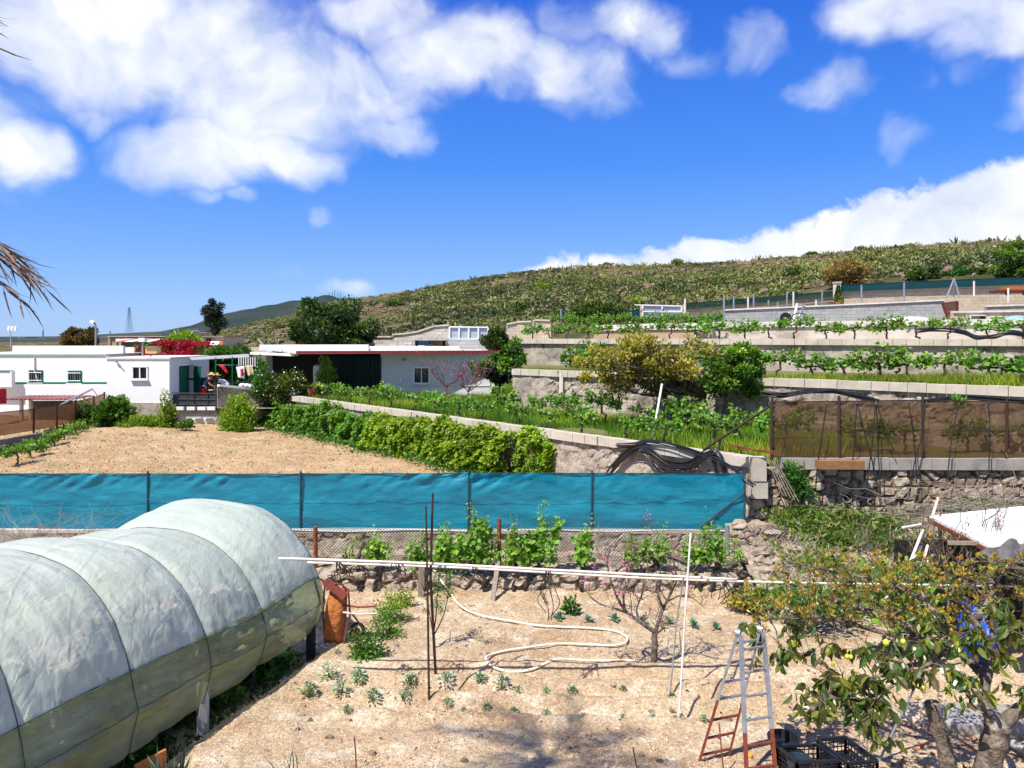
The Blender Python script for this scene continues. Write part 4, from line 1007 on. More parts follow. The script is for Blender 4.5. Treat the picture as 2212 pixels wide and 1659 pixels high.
# netting on the upper walls ------------------------------------------------
def net_sheet(P0, m, name, label, cat='screen', wr=.03, seed=0, step=.12, posts=None, pm='steel', ph=.1, pr=.03, extra=None):
    """P0: list of (x, y, zbottom, ztop)"""
    P = np.array(P0, float); seg = np.hypot(np.diff(P[:, 0]), np.diff(P[:, 1])); s = np.concatenate([[0], np.cumsum(seg)])
    n = max(3, int(s[-1]/step)); si = np.linspace(0, s[-1], n); X = np.interp(si, s, P[:, 0]); Y_ = np.interp(si, s, P[:, 1]); zb = np.interp(si, s, P[:, 2]); zt = np.interp(si, s, P[:, 3])
    m_ = max(4, int(np.max(zt-zb)/step)); t = np.linspace(0, 1, m_)[:, None]
    Z = zb+(zt-zb)*t; S = si[None]+0*t
    D = wr*(fbm(S*1.1+Z*1.5, Z*2.2-S*.4, seed, 3)*1.4+np.clip((t-.62)*3.2, 0, 1)*np.clip(fbm(S*.8, t, seed+7, 2)*3+.9, 0, 1.4)*fbm(S*4.5-Z*7, Z*3+S, seed+2, 2)*2.6+np.exp(-((t-.52)/.05)**2)*fbm(S*3, t*2, seed+4, 2)*1.4)
    G_ = np.stack([X[None]+0*t, Y_[None]-.02+D, Z+fbm(S*2, t, seed, 2)*.03*(t > .98)], -1)
    o = thing(name, label, cat, (P[0][0], P[0][1], P[0][2]))
    MB().grid(G_).build('netting', m, o, smooth=True)
    top = MB().tube(np.stack([X, Y_-.03, zt-.01], -1)[::2], .012, 5); top.build('edge_rope', M['darkmetal'], o)
    for sp in (posts or []):
        x, y, b, tt_ = [float(np.interp(sp, s/s[-1], P[:, k])) for k in range(4)]
        MB().tube([(x, y-.05, b-.1), (x+random.uniform(-.02, .02), y-.05, tt_+ph)], pr, 7).build('post', M[pm], o)
    return o
net_sheet([(xat(u, Y), Y, zat(vb, Y), zat(vt, Y)) for (u, vt, vb, Y) in [(1811, 615, 631, 50.3), (2010, 606, 623, 49.8), (2300, 595, 611, 49.3)]], M['net_teal'], 'shade_screen', 'long dark teal windbreak screen on top of the highest block wall', seed=2, step=.25)
net_sheet([(xat(u, Y), Y, zat(vb, Y), zat(vt, Y)) for (u, vt, vb, Y) in [(1480, 655, 671, 51.7), (1640, 642, 657, 51.2), (1806, 628, 643, 50.7)]], M['net_teal_thin'], 'shade_screen', 'thin sagging green netting on the sloping tan block wall', seed=3, step=.25)
net_sheet([(xat(u, Y), Y, zat(vb, Y), zat(vt, Y)) for (u, vt, vb, Y) in [(1335, 676, 692, 53), (1386, 666, 690, 53)]], M['net_teal'], 'shade_screen', 'teal netting piece left of the pale double gate', seed=4, step=.25)
net_sheet([(xat(u, Y), Y, zat(vb, Y), zat(vt, Y)) for (u, vt, vb, Y) in [(1208, 673, 690, 53), (1230, 673, 690, 53)]], M['net_teal'], 'shade_screen', 'small teal netting patch left of the dark round tree', seed=5, step=.25)
p = W(1808, 632, 50.3); o = thing('wall_pillar', 'whitish pillar where the two green screens meet', 'pillar', p); MB().box(p+V3(0, 0, 0), (.35, .4, 1.2)).build('shaft', M['cap_white'], o); MB().box(p+V3(0, 0, .65), (.42, .5, .1)).build('capstone', M['capstone'], o)

# ------------------------------------------------------------------ screens and fences
bs = [(-13.5, 18.55, 1.02, 2.34), (-6, 18.5, 1.0, 2.34), (0, 18.5, .98, 2.36), (5.60, 18.45, .98, 2.36)]
def pu(u): return (xat(u, 18.5)+13.5)/(5.60+13.5)
blue = net_sheet([(x, y, b, t) for x, y, b, t in bs], M['net_blue'], 'windbreak_screen', 'long bright blue windbreak screen along the low garden wall', seed=7, wr=.055, step=.05,
    posts=[pu(320), pu(650), pu(1012), pu(1277), .998], pm='bluepost', ph=.06, pr=.026)
g = MB(); g.tube([(-13.5, 18.44, 1.72), (0, 18.42, 1.74), (5.3, 18.40, 1.74)], .004, 4); g.build('wire', M['bluepost'], blue)
MB().tube([V3(4.45, 18.40, 1.05), V3(5.55, 18.38, 1.9)], .022, 6).build('brace', M['bluepost'], blue)
g = MB(); g.tube([(x, 18.36, 1.0+.02*math.sin(x*2)) for x in np.linspace(-8, 5.3, 40)], .014, 5); g.build('bottom_cord', M['pvc'], blue)
# brown mesh on the right hand wall
bp = [(6.28, 18.75, T1+.0, 4.05), (10, 18.7, T1+.02, 4.10), (13, 18.65, T1+.03, 4.04), (21, 18.5, T1+.05, 4.05)]
def pu2(u): return (xat(u, 18.7)-6.28)/(21-6.28)
brown = net_sheet(bp, M['net_brown'], 'windbreak_screen', 'see-through brown mesh screen standing on the right hand stone wall', seed=9, wr=.05, step=.07, posts=[0.002, pu2(1813), pu2(1991), pu2(2169)], pm='brownpost', ph=.12, pr=.035)
g = MB(); g.tube([(6.3, 18.62, 3.40), (12, 18.6, 3.36), (21, 18.4, 3.4)], .006, 4); g.build('wire', M['darkmetal'], brown)
for a, b in (((6.3, 18.9, 3.9), (6.0-1.1, 19.0+.7, T1+.05)),): MB().tube([a, b], .035, 6).build('brace', M['brownpost'], brown)
# left brown mesh fence on beams
lf = [(xat(0, 30)-4, 22, 1.42, 2.5), (xat(0, 30)-.2, 30, zat(943, 30), zat(891, 30)), (xat(74, 32.6), 32.6, zat(930, 32.6), zat(883, 32.6)), (xat(124, 35), 35, zat(921, 35), zat(875, 35)), (xat(164, 37), 37, zat(911, 37), zat(867, 37)), (xat(204, 39.2), 39.2, zat(903, 39.2), zat(857, 39.2)), (xat(235, 41), 40.6, zat(896, 40.6), zat(849, 40.6))]
s_ = np.concatenate([[0], np.cumsum([math.hypot(b[0]-a[0], b[1]-a[1]) for a, b in zip(lf[:-1], lf[1:])])]); s_ /= s_[-1]
leftf = net_sheet(lf, M['net_tan'], 'mesh_fence', 'brown see-through mesh fence along the left edge of the sandy field', 'fence', seed=12, wr=.04, step=.12, posts=list(s_[1:]), pm='brownpost', ph=.06, pr=.045)
bm = MB()
for a, b in zip(lf[:-1], lf[1:]):
    for dz, dy in ((-.18, -.5), (-.42, -.9)): bm.beam(V3(a[0]+.3-dy*.3, a[1]+dy*.2, a[2]+dz), V3(b[0]+.3-dy*.3, b[1]+dy*.2, b[2]+dz), .16, .22)
bo = bm.build('kerb_beam', M['wood'], origin=(lf[1][0], lf[1][1], 1.2)); tag(bo, 'two long timber kerb beams stepping along the left field edge', 'kerb')
# chain link in front of the garden wall
def chain_link(x0, x1, y, z0, z1, name, label, d=.075, posts=()):
    o = thing(name, label, 'fence', (x0, y, z0)); mb = MB(); Hh = z1-z0; r_ = np.random.default_rng(1)
    n = int((x1-x0+Hh)/d)
    for i in range(n):
        for sgn in (1, -1):
            xs = x0-Hh+i*d if sgn > 0 else x0+i*d
            a = np.array([xs, z0]); b = np.array([xs+sgn*Hh, z1])
            if sgn < 0: a = np.array([xs+0, z0]); b = np.array([xs-Hh, z1])
            # clip to the fence
            tmin, tmax = 0, 1; dx = b[0]-a[0]
            t0, t1 = sorted(((x0-a[0])/dx, (x1-a[0])/dx)); tmin = max(tmin, t0); tmax = min(tmax, t1)
            if tmax-tmin < .03: continue
            p = a+(b-a)*tmin; q = a+(b-a)*tmax
            wz = lambda X, Z: y+.05*math.sin(X*1.3)+sgn*.003
            ztop = lambda X, Z: Z+(.10*math.sin(X*.9)+.05*math.sin(X*2.3))*((Z-z0)/Hh)
            mb.tube([(k[0], wz(*k), ztop(*k)) for k in (p, (p+q)/2, q)], .0042, 3, cap=False)
    mb.build('mesh', M['darkmetal'], o)
    g = MB(); g.tube([(x, y+.05*math.sin(x*1.3), z0+(z1-z0)*.86) for x in np.linspace(x0, x1, 40)], .005, 4); g.build('tension_wire', M['steel'], o)
    return o
chf = chain_link(-5.3, 6.3, 17.55, .42, 1.38, 'chain_link_fence', 'sagging chain link fence between the garden vines and the low wall')
for (u, vt, vb, m_) in ((682, 1138, 1232, 'rust'), (1079, 1121, 1240, 'rust'), (1572, 1135, 1200, 'steel')):
    Y = 17.3; MB().tube([W(u, vb, Y), W(u-1, vt, Y)], .05, 9).build('post', M[m_], chf)
# far things on the skyline ------------------------------------------------------
def pylon(name, label, u, vb, vt, Y):
    o = thing(name, label, 'pylon', W(u, vb, Y)); p = W(u, vb, Y); H = zat(vt, Y)-p.z; w_ = H*.17
    r_ = max(.16, H*.0075); mb = MB(); lv = np.linspace(0, 1, 9)
    wf = lambda t: w_*(1-t)**1.3*.5+.02*H
    for sx_, sy_ in ((1, 1), (1, -1), (-1, -1), (-1, 1)): mb.tube([p+V3(sx_*wf(t), sy_*wf(t), t*H) for t in lv], r_, 4)
    for a, b in zip(lv[:-1], lv[1:]):
        for sy_ in (-1, 1):
            mb.tube([p+V3(-wf(a), sy_*wf(a), a*H), p+V3(wf(b), sy_*wf(b), b*H)], r_*.6, 3); mb.tube([p+V3(wf(a), sy_*wf(a), a*H), p+V3(-wf(b), sy_*wf(b), b*H)], r_*.6, 3)
    mb.build('lattice', M['pylon'], o)
    for t, k in ((.72, .12), (.83, .10), (.93, .08)): MB().beam(p+V3(-H*k, 0, t*H), p+V3(H*k, 0, t*H), r_*1.6, r_*1.6).build('cross_arm', M['pylon'], o)
pylon('pylon', 'tall lattice electricity pylon on the horizon, the largest of three', 279, 718, 664, 620)
pylon('pylon', 'faint reddish distant pylon above the house roof at the far left', 93, 729, 712, 690)
pylon('pylon', 'tiny distant pylon between the street lamp and the large pylon', 238, 726, 715, 690)
sl_ = thing('street_lamp', 'grey street lamp rising behind the roof parapet of the white house', 'street lamp', W(207, 765, 60))
MB().tube([W(207, 790, 60), W(207, 722, 60), W(207, 706, 60), W(205, 699, 60), W(201, 697, 60)], [.10, .08, .07, .06, .05], 8).build('pole', M['steel'], sl_)
MB().beam(W(204, 697.5, 60), W(196, 694.5, 60), .3, .22).build('lamp_head', M['white_paint'], sl_)
g = MB(); a, b = W(203, 706, 60), W(100, 731, 75); g.tube([a.lerp(b, t)-V3(0, 0, 1.2*t*(1-t)*1.2) for t in np.linspace(0, 1, 9)], .03, 4); g.build('cable', M['darkmetal'], sl_)
an = thing('antenna', 'television antenna with three white panels above the far left roof', 'antenna', W(23, 750, 44))
MB().tube([W(23, 752, 44), W(23, 716, 44)], .03, 6).build('mast', M['steel'], an)
MB().tube([W(17, 714, 44), W(36, 714, 44)], .02, 5).build('boom', M['steel'], an)
for u in (19, 26, 34): MB().beam(W(u, 714, 44), W(u+1.2, 704.5, 44), .09, .14).build('panel', M['white_paint'], an)
for i, (u, vt) in enumerate(((711, 632), (718, 630), (723, 627), (730, 631), (735, 634))):
    o = MB().tube([W(u, 644, 1480), W(u, vt, 1480)], [1.0, .7], 5).build('radio_mast', M['pylon'], origin=W(u, 644, 1480)); tag(o, 'thin radio mast on the summit of the bare far hill', 'mast', 'radio masts on the far hill')
# houses behind
bh = thing('tan_house', 'low tan house with a red and white striped awning behind the bougainvillea', 'house', W(330, 748, 62))
quadbox(MB(), 233, 405, 727.5, 752, 66, 8).build('wall', M['stucco'], bh)
quadbox(MB(), 232, 407, 726, 727.5, 65.8, 8.3).build('roof', M['capstone'], bh)
m, nt = newmat('striped_awning'); N = NT(nt); sxx = N.n('ShaderNodeSeparateXYZ'); nt.links.new(N.pos(), sxx.inputs[0])
st = N.math('GREATER_THAN', N.math('SINE', N.math('MULTIPLY', sxx.outputs[0], 4.6)), .1); N.out(N.bsdf(N.mix(st, (.72, .68, .62), (.52, .06, .05)), .8)); M['awning'] = m
n = 14; P = []
for i in range(6):
    t = i/5; P.append([tuple(W(lerp(250, 430, s), lerp(732.5, 738.5, t)-1.2*math.sin(t*3.1), lerp(64.5, 61, t))) for s in np.linspace(0, 1, n)])
aw = MB().grid(np.array(P)).build('awning', M['awning'], bh, smooth=True); aw.modifiers.new('thickness', 'SOLIDIFY').thickness = .04
for u in (236, 250): quadbox(MB(), u, u+3, 733, 755, 63, .2).build('post', M['wood'], bh)
quadbox(MB(), 262, 400, 739, 752, 65.8, .1).build('painted_shade_slab', M['dark'], bh)  # dark slab on the wall, painted as the shade under the awning
rh = thing('stone_cabin', 'small grey brown cabin with a dark doorway beside the pine', 'cabin', W(458, 750, 62))
quadbox(MB(), 436, 482, 728, 755, 62, 5).build('wall', M['blocks_tan'], rh); quadbox(MB(), 434, 484, 726, 728, 61.8, 5.4).build('roof', M['wood'], rh); quadbox(MB(), 446, 456, 731, 750, 61.93, .05).build('door', M['dark'], rh)
MB().hexa([W(452, 745, 60.8), W(484, 745, 60.8), W(484, 745, 61.9), W(452, 745, 61.9)], [W(455, 737, 61), W(480, 737, 61), W(480, 737, 61.7), W(455, 737, 61.7)]).build('lean_roof', M['awning'], rh)
for i, (u0, u1, vt, vb, Y, k) in enumerate([(365, 400, 713, 716, 560, 'stucco'), (405, 428, 711, 715, 560, 'cap_white'), (320, 350, 722, 726, 560, 'concrete'), (430, 446, 714, 719, 520, 'stucco'), (40, 55, 729, 732, 500, 'cap_white'), (120, 160, 731, 734, 500, 'concrete')]):
    o = thing('farm_building', 'tiny low farm building on the dark skyline behind the white house', 'building', W(u0, vb, Y), 'far farm buildings on the skyline')
    quadbox(MB(), u0, u1, vt, vb, Y-.5, 12).build('wall', M[k], o); quadbox(MB(), u0-.5, u1+.5, vt-.6, vt, Y-1, 13).build('roof', M['wood'], o)
bd = thing('birdhouse', 'small wooden nesting box on a post in front of the bougainvillea', 'birdhouse', W(325, 765, 40))
quadbox(MB(), 314, 338, 750, 764, 40.3, .5).build('box', M['straw'], bd); quadbox(MB(), 312, 340, 748.5, 750, 40.2, .6).build('roof', M['wood'], bd)
MB().tube([W(326, 764, 40.4), W(326, 776, 40.4)], .05, 6).build('post', M['wood'], bd)
wp = thing('vent_pipe', 'white capped vent pipe among the bougainvillea flowers', 'vent', W(308, 766, 41)); MB().tube([W(308, 772, 41), W(308, 737, 41)], .05, 7).build('pipe', M['steel'], wp); MB().box(W(308, 734, 41), (.35, .3, .2)).build('cap', M['white_paint'], wp)
MB_ = None
# ------------------------------------------------------------------ plants
ORD = ['first', 'second', 'third', 'fourth', 'fifth', 'sixth', 'seventh', 'eighth', 'ninth', 'tenth', 'eleventh', 'twelfth', 'thirteenth', 'fourteenth', 'fifteenth', 'sixteenth', 'seventeenth', 'eighteenth', 'nineteenth', 'twentieth', 'twenty-first', 'twenty-second', 'twenty-third', 'twenty-fourth', 'twenty-fifth', 'twenty-sixth', 'twenty-seventh', 'twenty-eighth', 'twenty-ninth', 'thirtieth', 'thirty-first', 'thirty-second', 'thirty-third', 'thirty-fourth', 'thirty-fifth']
def rvec(r, n, up=0., out=None):
    d = r.normal(size=(n, 3)); d /= np.linalg.norm(d, axis=1)[:, None]
    d[:, 2] += up
    return d
def branch(a, b, r0, r1, r, n=6, wob=.08, sag=0.):
    a = np.array(tuple(a), float); b = np.array(tuple(b), float); L_ = np.linalg.norm(b-a)
    t = np.linspace(0, 1, n)[:, None]; P = a+(b-a)*t
    w = r.normal(size=(n, 3))*wob*L_; w[0] = 0; w[-1] = 0; P = P+w*.6
    P[:, 2] += sag*np.sin(t[:, 0]*math.pi)*L_
    return P, np.linspace(r0, r1, n)
def tree(name, label, cat, base, crown_c, crown_r, ncl, nleaf, lsize, lm, bm, tr, seed, fork=.5, group=None, lw=.5, big=False, up=0.0, clr=.34, shell=.55, stems=1, flat_top=0., drop=0., nbr=None, lean=(0, 0), tint_out=True, extra_tint=None):
    """crown given relative to the base: centre height and radii"""
    r = np.random.default_rng(seed); base = Vector(base)
    o = thing(name, label, cat, base, group)
    c = np.array([base.x+crown_c[0], base.y+crown_c[1], base.z+crown_c[2]]); R = np.array(crown_r, float)
    d = r.normal(size=(ncl, 3)); d /= np.linalg.norm(d, axis=1)[:, None]
    rad = shell+(1-shell)*r.random(ncl); rad *= .80+.35*r.random(ncl)
    cl = c+d*R*rad[:, None]
    cl[:, 2] = np.maximum(cl[:, 2], base.z+.25*crown_c[2])
    w = MB(); top = np.array([base.x+lean[0], base.y+lean[1], base.z+(crown_c[2]-crown_r[2])*fork+crown_r[2]*.25])
    forks = []
    for k in range(stems):
        b0 = np.array(tuple(base))+np.array([r.normal()*tr*1.2*(stems > 1), r.normal()*tr*1.2*(stems > 1), -.1])
        tp = top+np.array([r.normal()*.25*R[0]*(stems > 1), r.normal()*.2*R[1]*(stems > 1), 0])
        P, rr = branch(b0, tp, tr, tr*.7, r, 7, .05); w.tube(P, rr, 9); forks.append(tp)
    nb = nbr or min(ncl, 14)
    idx = r.permutation(ncl)[:nb]
    for i in idx:
        f = forks[r.integers(len(forks))]
        mid = f+(cl[i]-f)*.5+r.normal(size=3)*.08*R.max()
        P, rr = branch(f, mid, tr*.5, tr*.28, r, 5, .05); w.tube(P, rr, 6)
        P, rr = branch(mid, cl[i], tr*.28, tr*.08, r, 5, .07); w.tube(P, rr, 5)
        for k in range(2):
            j = r.integers(ncl); 
            if np.linalg.norm(cl[j]-mid) < R.max()*.9: P, rr = branch(mid, cl[j], tr*.2, tr*.05, r, 5, .08); w.tube(P, rr, 4)
    w.build('trunk', M[bm], o, smooth=True)
    per = nleaf//ncl; q = np.repeat(np.arange(ncl), per); cr = (clr*(R.mean())*(.6+.8*r.random(ncl)))[q][:, None]
    off = r.normal(size=(len(q), 3)); off = off/np.linalg.norm(off, axis=1)[:, None]*r.random((len(q), 1))**.45
    C = cl[q]+off*cr*np.array([1, 1, .75]); C[:, 2] -= drop*0
    D = off*.9+r.normal(size=C.shape)*.6; D[:, 2] += up
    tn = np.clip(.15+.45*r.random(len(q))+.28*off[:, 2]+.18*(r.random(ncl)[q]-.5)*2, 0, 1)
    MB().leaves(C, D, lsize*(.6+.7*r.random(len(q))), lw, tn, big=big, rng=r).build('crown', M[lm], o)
    return o
def bush(name, label, cat, base, R, n, ls, lm, seed, group=None, up=.3, lw=.55, stems=6, sm='bark', ncl=12, clr=.5, part='foliage'):
    r = np.random.default_rng(seed); base = Vector(base); o = thing(name, label, cat, base, group)
    R = np.array(R, float); d = r.normal(size=(ncl, 3)); d[:, 2] = abs(d[:, 2]); d /= np.linalg.norm(d, axis=1)[:, None]
    cl = np.array(tuple(base))+d*R*(.35+.55*r.random((ncl, 1)))
    s = MB()
    for i in range(min(stems, ncl)):
        P, rr = branch(np.array(tuple(base))-[0, 0, .05], cl[i], .03*R.mean()+.006, .006, r, 5, .07); s.tube(P, rr, 5)
    s.build('stems', M[sm], o)
    q = r.integers(0, ncl, n); off = r.normal(size=(n, 3)); off = off/np.linalg.norm(off, axis=1)[:, None]*r.random((n, 1))**.5
    C = cl[q]+off*R*clr; C[:, 2] = np.maximum(C[:, 2], base.z+.02)
    D = off+r.normal(size=C.shape)*.5; D[:, 2] += up
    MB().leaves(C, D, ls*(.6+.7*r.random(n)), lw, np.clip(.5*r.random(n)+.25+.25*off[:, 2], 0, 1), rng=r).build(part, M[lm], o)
    return o

# trees -----------------------------------------------------------------------
tree('carob_tree', 'big round dark green tree standing behind the pale outbuilding', 'tree', W(715, 762, 49), (0, 0, 1.75), (2.6, 2.3, 1.55), 60, 26000, .24, 'darktree', 'bark', .22, 1, shell=.5, clr=.30)
# its top rises to the sky line
tree('pine_tree', 'tall dark pine standing alone against the sky left of the bare hill', 'tree', W(462, 735, 78), (0, 0, 2.3), (1.15, 1.1, 1.75), 30, 9000, .26, 'pine', 'bark', .14, 2, shell=.35, clr=.34, lw=.3)
tree('brown_tree', 'rounded olive brown tree beyond the roof parapet, beside the street lamp', 'tree', W(170, 760, 66), (0, 0, 1.1), (1.45, 1.2, .75), 18, 7000, .26, 'brownbush', 'bark', .15, 3)
tree('dark_shrub_tree', 'wide dark green tree behind the highest vines, left of the pale double gate', 'tree', W(1281, 705, 46.5), (0, 0, .85), (1.6, 1.2, .55), 26, 10000, .2, 'darktree', 'bark', .12, 4, shell=.4)
tree('fruit_tree', 'dark leafy tree between the glazed screen and the outbuilding roof', 'tree', W(1080, 768, 43.5), (0, 0, .9), (.85, .8, .75), 22, 7000, .17, 'darktree', 'bark', .10, 5, shell=.35)
tree('citrus_tree', 'small fruit tree with a bent dark trunk against the pale outbuilding wall', 'tree', W(1072, 862, 37.5), (-.35, 0, 1.45), (.85, .6, .65), 20, 2600, .17, 'citrus', 'vinebark', .08, 6, fork=.9, shell=.5, clr=.30)
tree('citrus_tree', 'leafy tree at the right hand corner of the outbuilding, beside the air conditioner', 'tree', W(1100, 860, 36.5), (.15, 0, 1.9), (.75, .6, .7), 20, 3000, .17, 'citrus', 'vinebark', .08, 16, fork=.8, shell=.45, clr=.32)
tree('persimmon_tree', 'wide spreading tree with brown and olive leaves in front of the rubble terrace wall', 'tree', W(1462, 892, 26.5), (-.9, -.3, 1.75), (2.45, 1.7, 1.12), 84, 9500, .15, 'persimmon', 'bark', .12, 7, fork=.5, shell=.25, stems=3, clr=.17, nbr=60)
tree('orange_tree', 'bright glossy green rounded orange tree right of the brown leafed tree', 'tree', W(1567, 892, 25.5), (.25, 0, 1.38), (1.0, .95, .85), 34, 13000, .14, 'citrus', 'bark', .075, 8, fork=1.15, shell=.5, clr=.30, up=.25)
tree('loquat_tree', 'golden brown leafed tree on the hillside above the teal screen', 'tree', W(1835, 618, 56), (0, 0, .85), (1.75, 1.3, .75), 26, 4200, .34, 'loquat', 'bark', .12, 9, lw=.3, up=.4)
tree('evergreen_tree', 'dark glossy evergreen cut by the right edge of the photo, above the teal screen', 'tree', W(2200, 605, 54), (.2, 0, 1.3), (2.0, 1.6, 1.3), 34, 14000, .22, 'citrus', 'bark', .18, 10, shell=.45)
tree('dark_shrub_tree', 'low dark green bush mass behind the teal screen, right of the golden tree', 'tree', W(1997, 608, 56), (0, 0, .45), (1.3, 1, .55), 14, 5000, .2, 'darktree', 'bark', .08, 11)
tree('dark_shrub_tree', 'mid green bush on the slope just left of the evergreen at the edge', 'tree', W(2080, 605, 57), (0, 0, .45), (1.5, 1, .6), 14, 5000, .22, 'ivy', 'bark', .08, 12)
bush('shrub', 'rounded green shrub behind the middle vine row, right of the white pipe stand', 'shrub', W(1275, 800, 38.5), (1.15, .9, 1.25), 5000, .16, 'ivy', 13, ncl=18)
bush('shrub', 'yellow green shrub in front of the right corner of the outbuilding', 'shrub', W(1100, 888, 33.5), (.6, .5, 1.15), 2600, .15, 'ivy_light', 14, ncl=14)
bush('flowering_shrub', 'large shrub dotted with pale flowers in the shade of the red edged roof', 'shrub', W(612, 868, 39.4), (1.45, .9, 1.45), 8000, .15, 'darktree', 15, ncl=30, clr=.4)
r = np.random.default_rng(77); n = 150
p0 = W(612, 850, 38.2); n = 70; C = np.array(tuple(p0))+np.stack([r.uniform(-1.5, 1.0, n), r.uniform(-.1, .4, n), r.uniform(-.2, 1.3, n)], -1)
MB().leaves(C, rvec(r, n), .075, .9, rng=r).build('flowers', M['white_cloth'], bpy.data.objects['flowering_shrub'])
bush('climbing_plant', 'plant with bright yellow leaves climbing the post left of the dark sliding door', 'plant', W(700, 838, 40.0), (.6, .3, 1.75), 1500, .14, 'vineleaf', 17, ncl=14, clr=.35)
bush('potted_shrub', 'green shrub trailing over the patio wall below the white roof beam', 'shrub', W(565, 850, 39.3), (.6, .5, 1.8), 2600, .15, 'ivy', 18, ncl=14, clr=.4)
bush('red_leafed_pot_plant', 'small plant with reddish leaves at the foot of the green post by the carport', 'plant', W(674, 852, 38.5), (.25, .2, .35), 300, .10, 'leaflitter', 19)
# bougainvillea
bo_ = bush('bougainvillea', 'sprawling bougainvillea covered in deep red flowers over the patio roof', 'shrub', W(378, 772, 46), (3.1, 1.3, 1.15), 9000, .15, 'bougain', 20, ncl=60, clr=.20, part='flowers')
r = np.random.default_rng(78); n = 5000; d = rvec(r, n); d[:, 2] = abs(d[:, 2])
C = np.array(tuple(W(372, 772, 46.4)))+d*np.array([3.3, 1.2, 1.0])*(.5+.5*r.random((n, 1)))
MB().leaves(C, rvec(r, n, .2), .16, .55, rng=r).build('foliage', M['ivy'], bo_)
bush('banana_plant', 'bright green broad leafed plant rising behind the bougainvillea', 'plant', W(392, 745, 53), (1.3, .8, .85), 1400, .38, 'ivy_light', 21, lw=.35, up=.5)
bush('white_flowering_vine', 'green vine sprinkled with white on the patio roof left of the white beam', 'plant', W(490, 775, 44), (1.5, .7, .85), 4000, .15, 'ivy', 22, ncl=20, clr=.35)
# bare pink peach trees against the outbuilding wall
def bare_tree(name, label, base, h, w_, seed, tr=.035, blossoms=60, lm='pink', n1=9, m='twig', group=None, bs=.045, cat='tree', flat=.5):
    r = np.random.default_rng(seed); base = Vector(base); o = thing(name, label, cat, base, group); g = MB(); tips = []
    b = np.array(tuple(base)); fk = b+np.array([0, 0, h*.28])
    P, rr = branch(b-[0, 0, .08], fk, tr, tr*.75, r, 6, .04); g.tube(P, rr, 8)
    for i in range(n1):
        a = r.uniform(0, 6.28); e = fk+np.array([math.cos(a)*w_*.55*r.uniform(.5, 1), math.sin(a)*w_*.55*flat*r.uniform(.5, 1), h*r.uniform(.28, .5)])
        P, rr = branch(fk, e, tr*.6, tr*.3, r, 6, .06, -.04); g.tube(P, rr, 6)
        for j in range(5):
            s = P[r.integers(2, 6)]; dv = (e-fk)*.4+r.normal(size=3)*np.array([w_*.22, w_*.2, h*.06])+np.array([0, 0, h*.2*r.uniform(.6, 1.3)])
            Q, rq = branch(s, s+dv, tr*.25, tr*.08, r, 6, .05); g.tube(Q, rq, 4); tips.append(Q)
            for k in range(3):
                s2 = Q[r.integers(1, 5)]; dv2 = r.normal(size=3)*np.array([w_*.1, w_*.1, h*.03])+np.array([0, 0, h*.1*r.uniform(.3, 1.2)])
                Q2, rq = branch(s2, s2+dv2, tr*.12, tr*.05, r, 4, .05); g.tube(Q2, rq, 3); tips.append(Q2)
    g.build('branches', M[m], o)
    if blossoms:
        T_ = np.concatenate(tips); C = T_[r.integers(0, len(T_), blossoms)]
        C = np.repeat(C, 4, 0)+r.normal(size=(blossoms*4, 3))*bs*.4
        MB().leaves(C, rvec(r, len(C)), bs, .9, rng=r).build('blossoms', M[lm], o)
    return o
M['twig_pink'] = plain('reddish_twig', (.20, .09, .09), (.13, .07, .07), .9, scale=9)
bare_tree('peach_tree', 'bare peach tree with pinkish twigs in front of the outbuilding, just right of its window', W(965, 862, 38), 2.1, 1.9, 31, m='twig_pink', blossoms=50)
bare_tree('peach_tree', 'second bare peach tree nearer the bent citrus trunk, with dark twigs', W(1011, 875, 36), 2.2, 1.6, 32, m='twig_pink', blossoms=40)

L('ivy_mid', (.02, .08, .008), (.055, .16, .012), (.10, .23, .016), (.19, .32, .022), trans=.3)
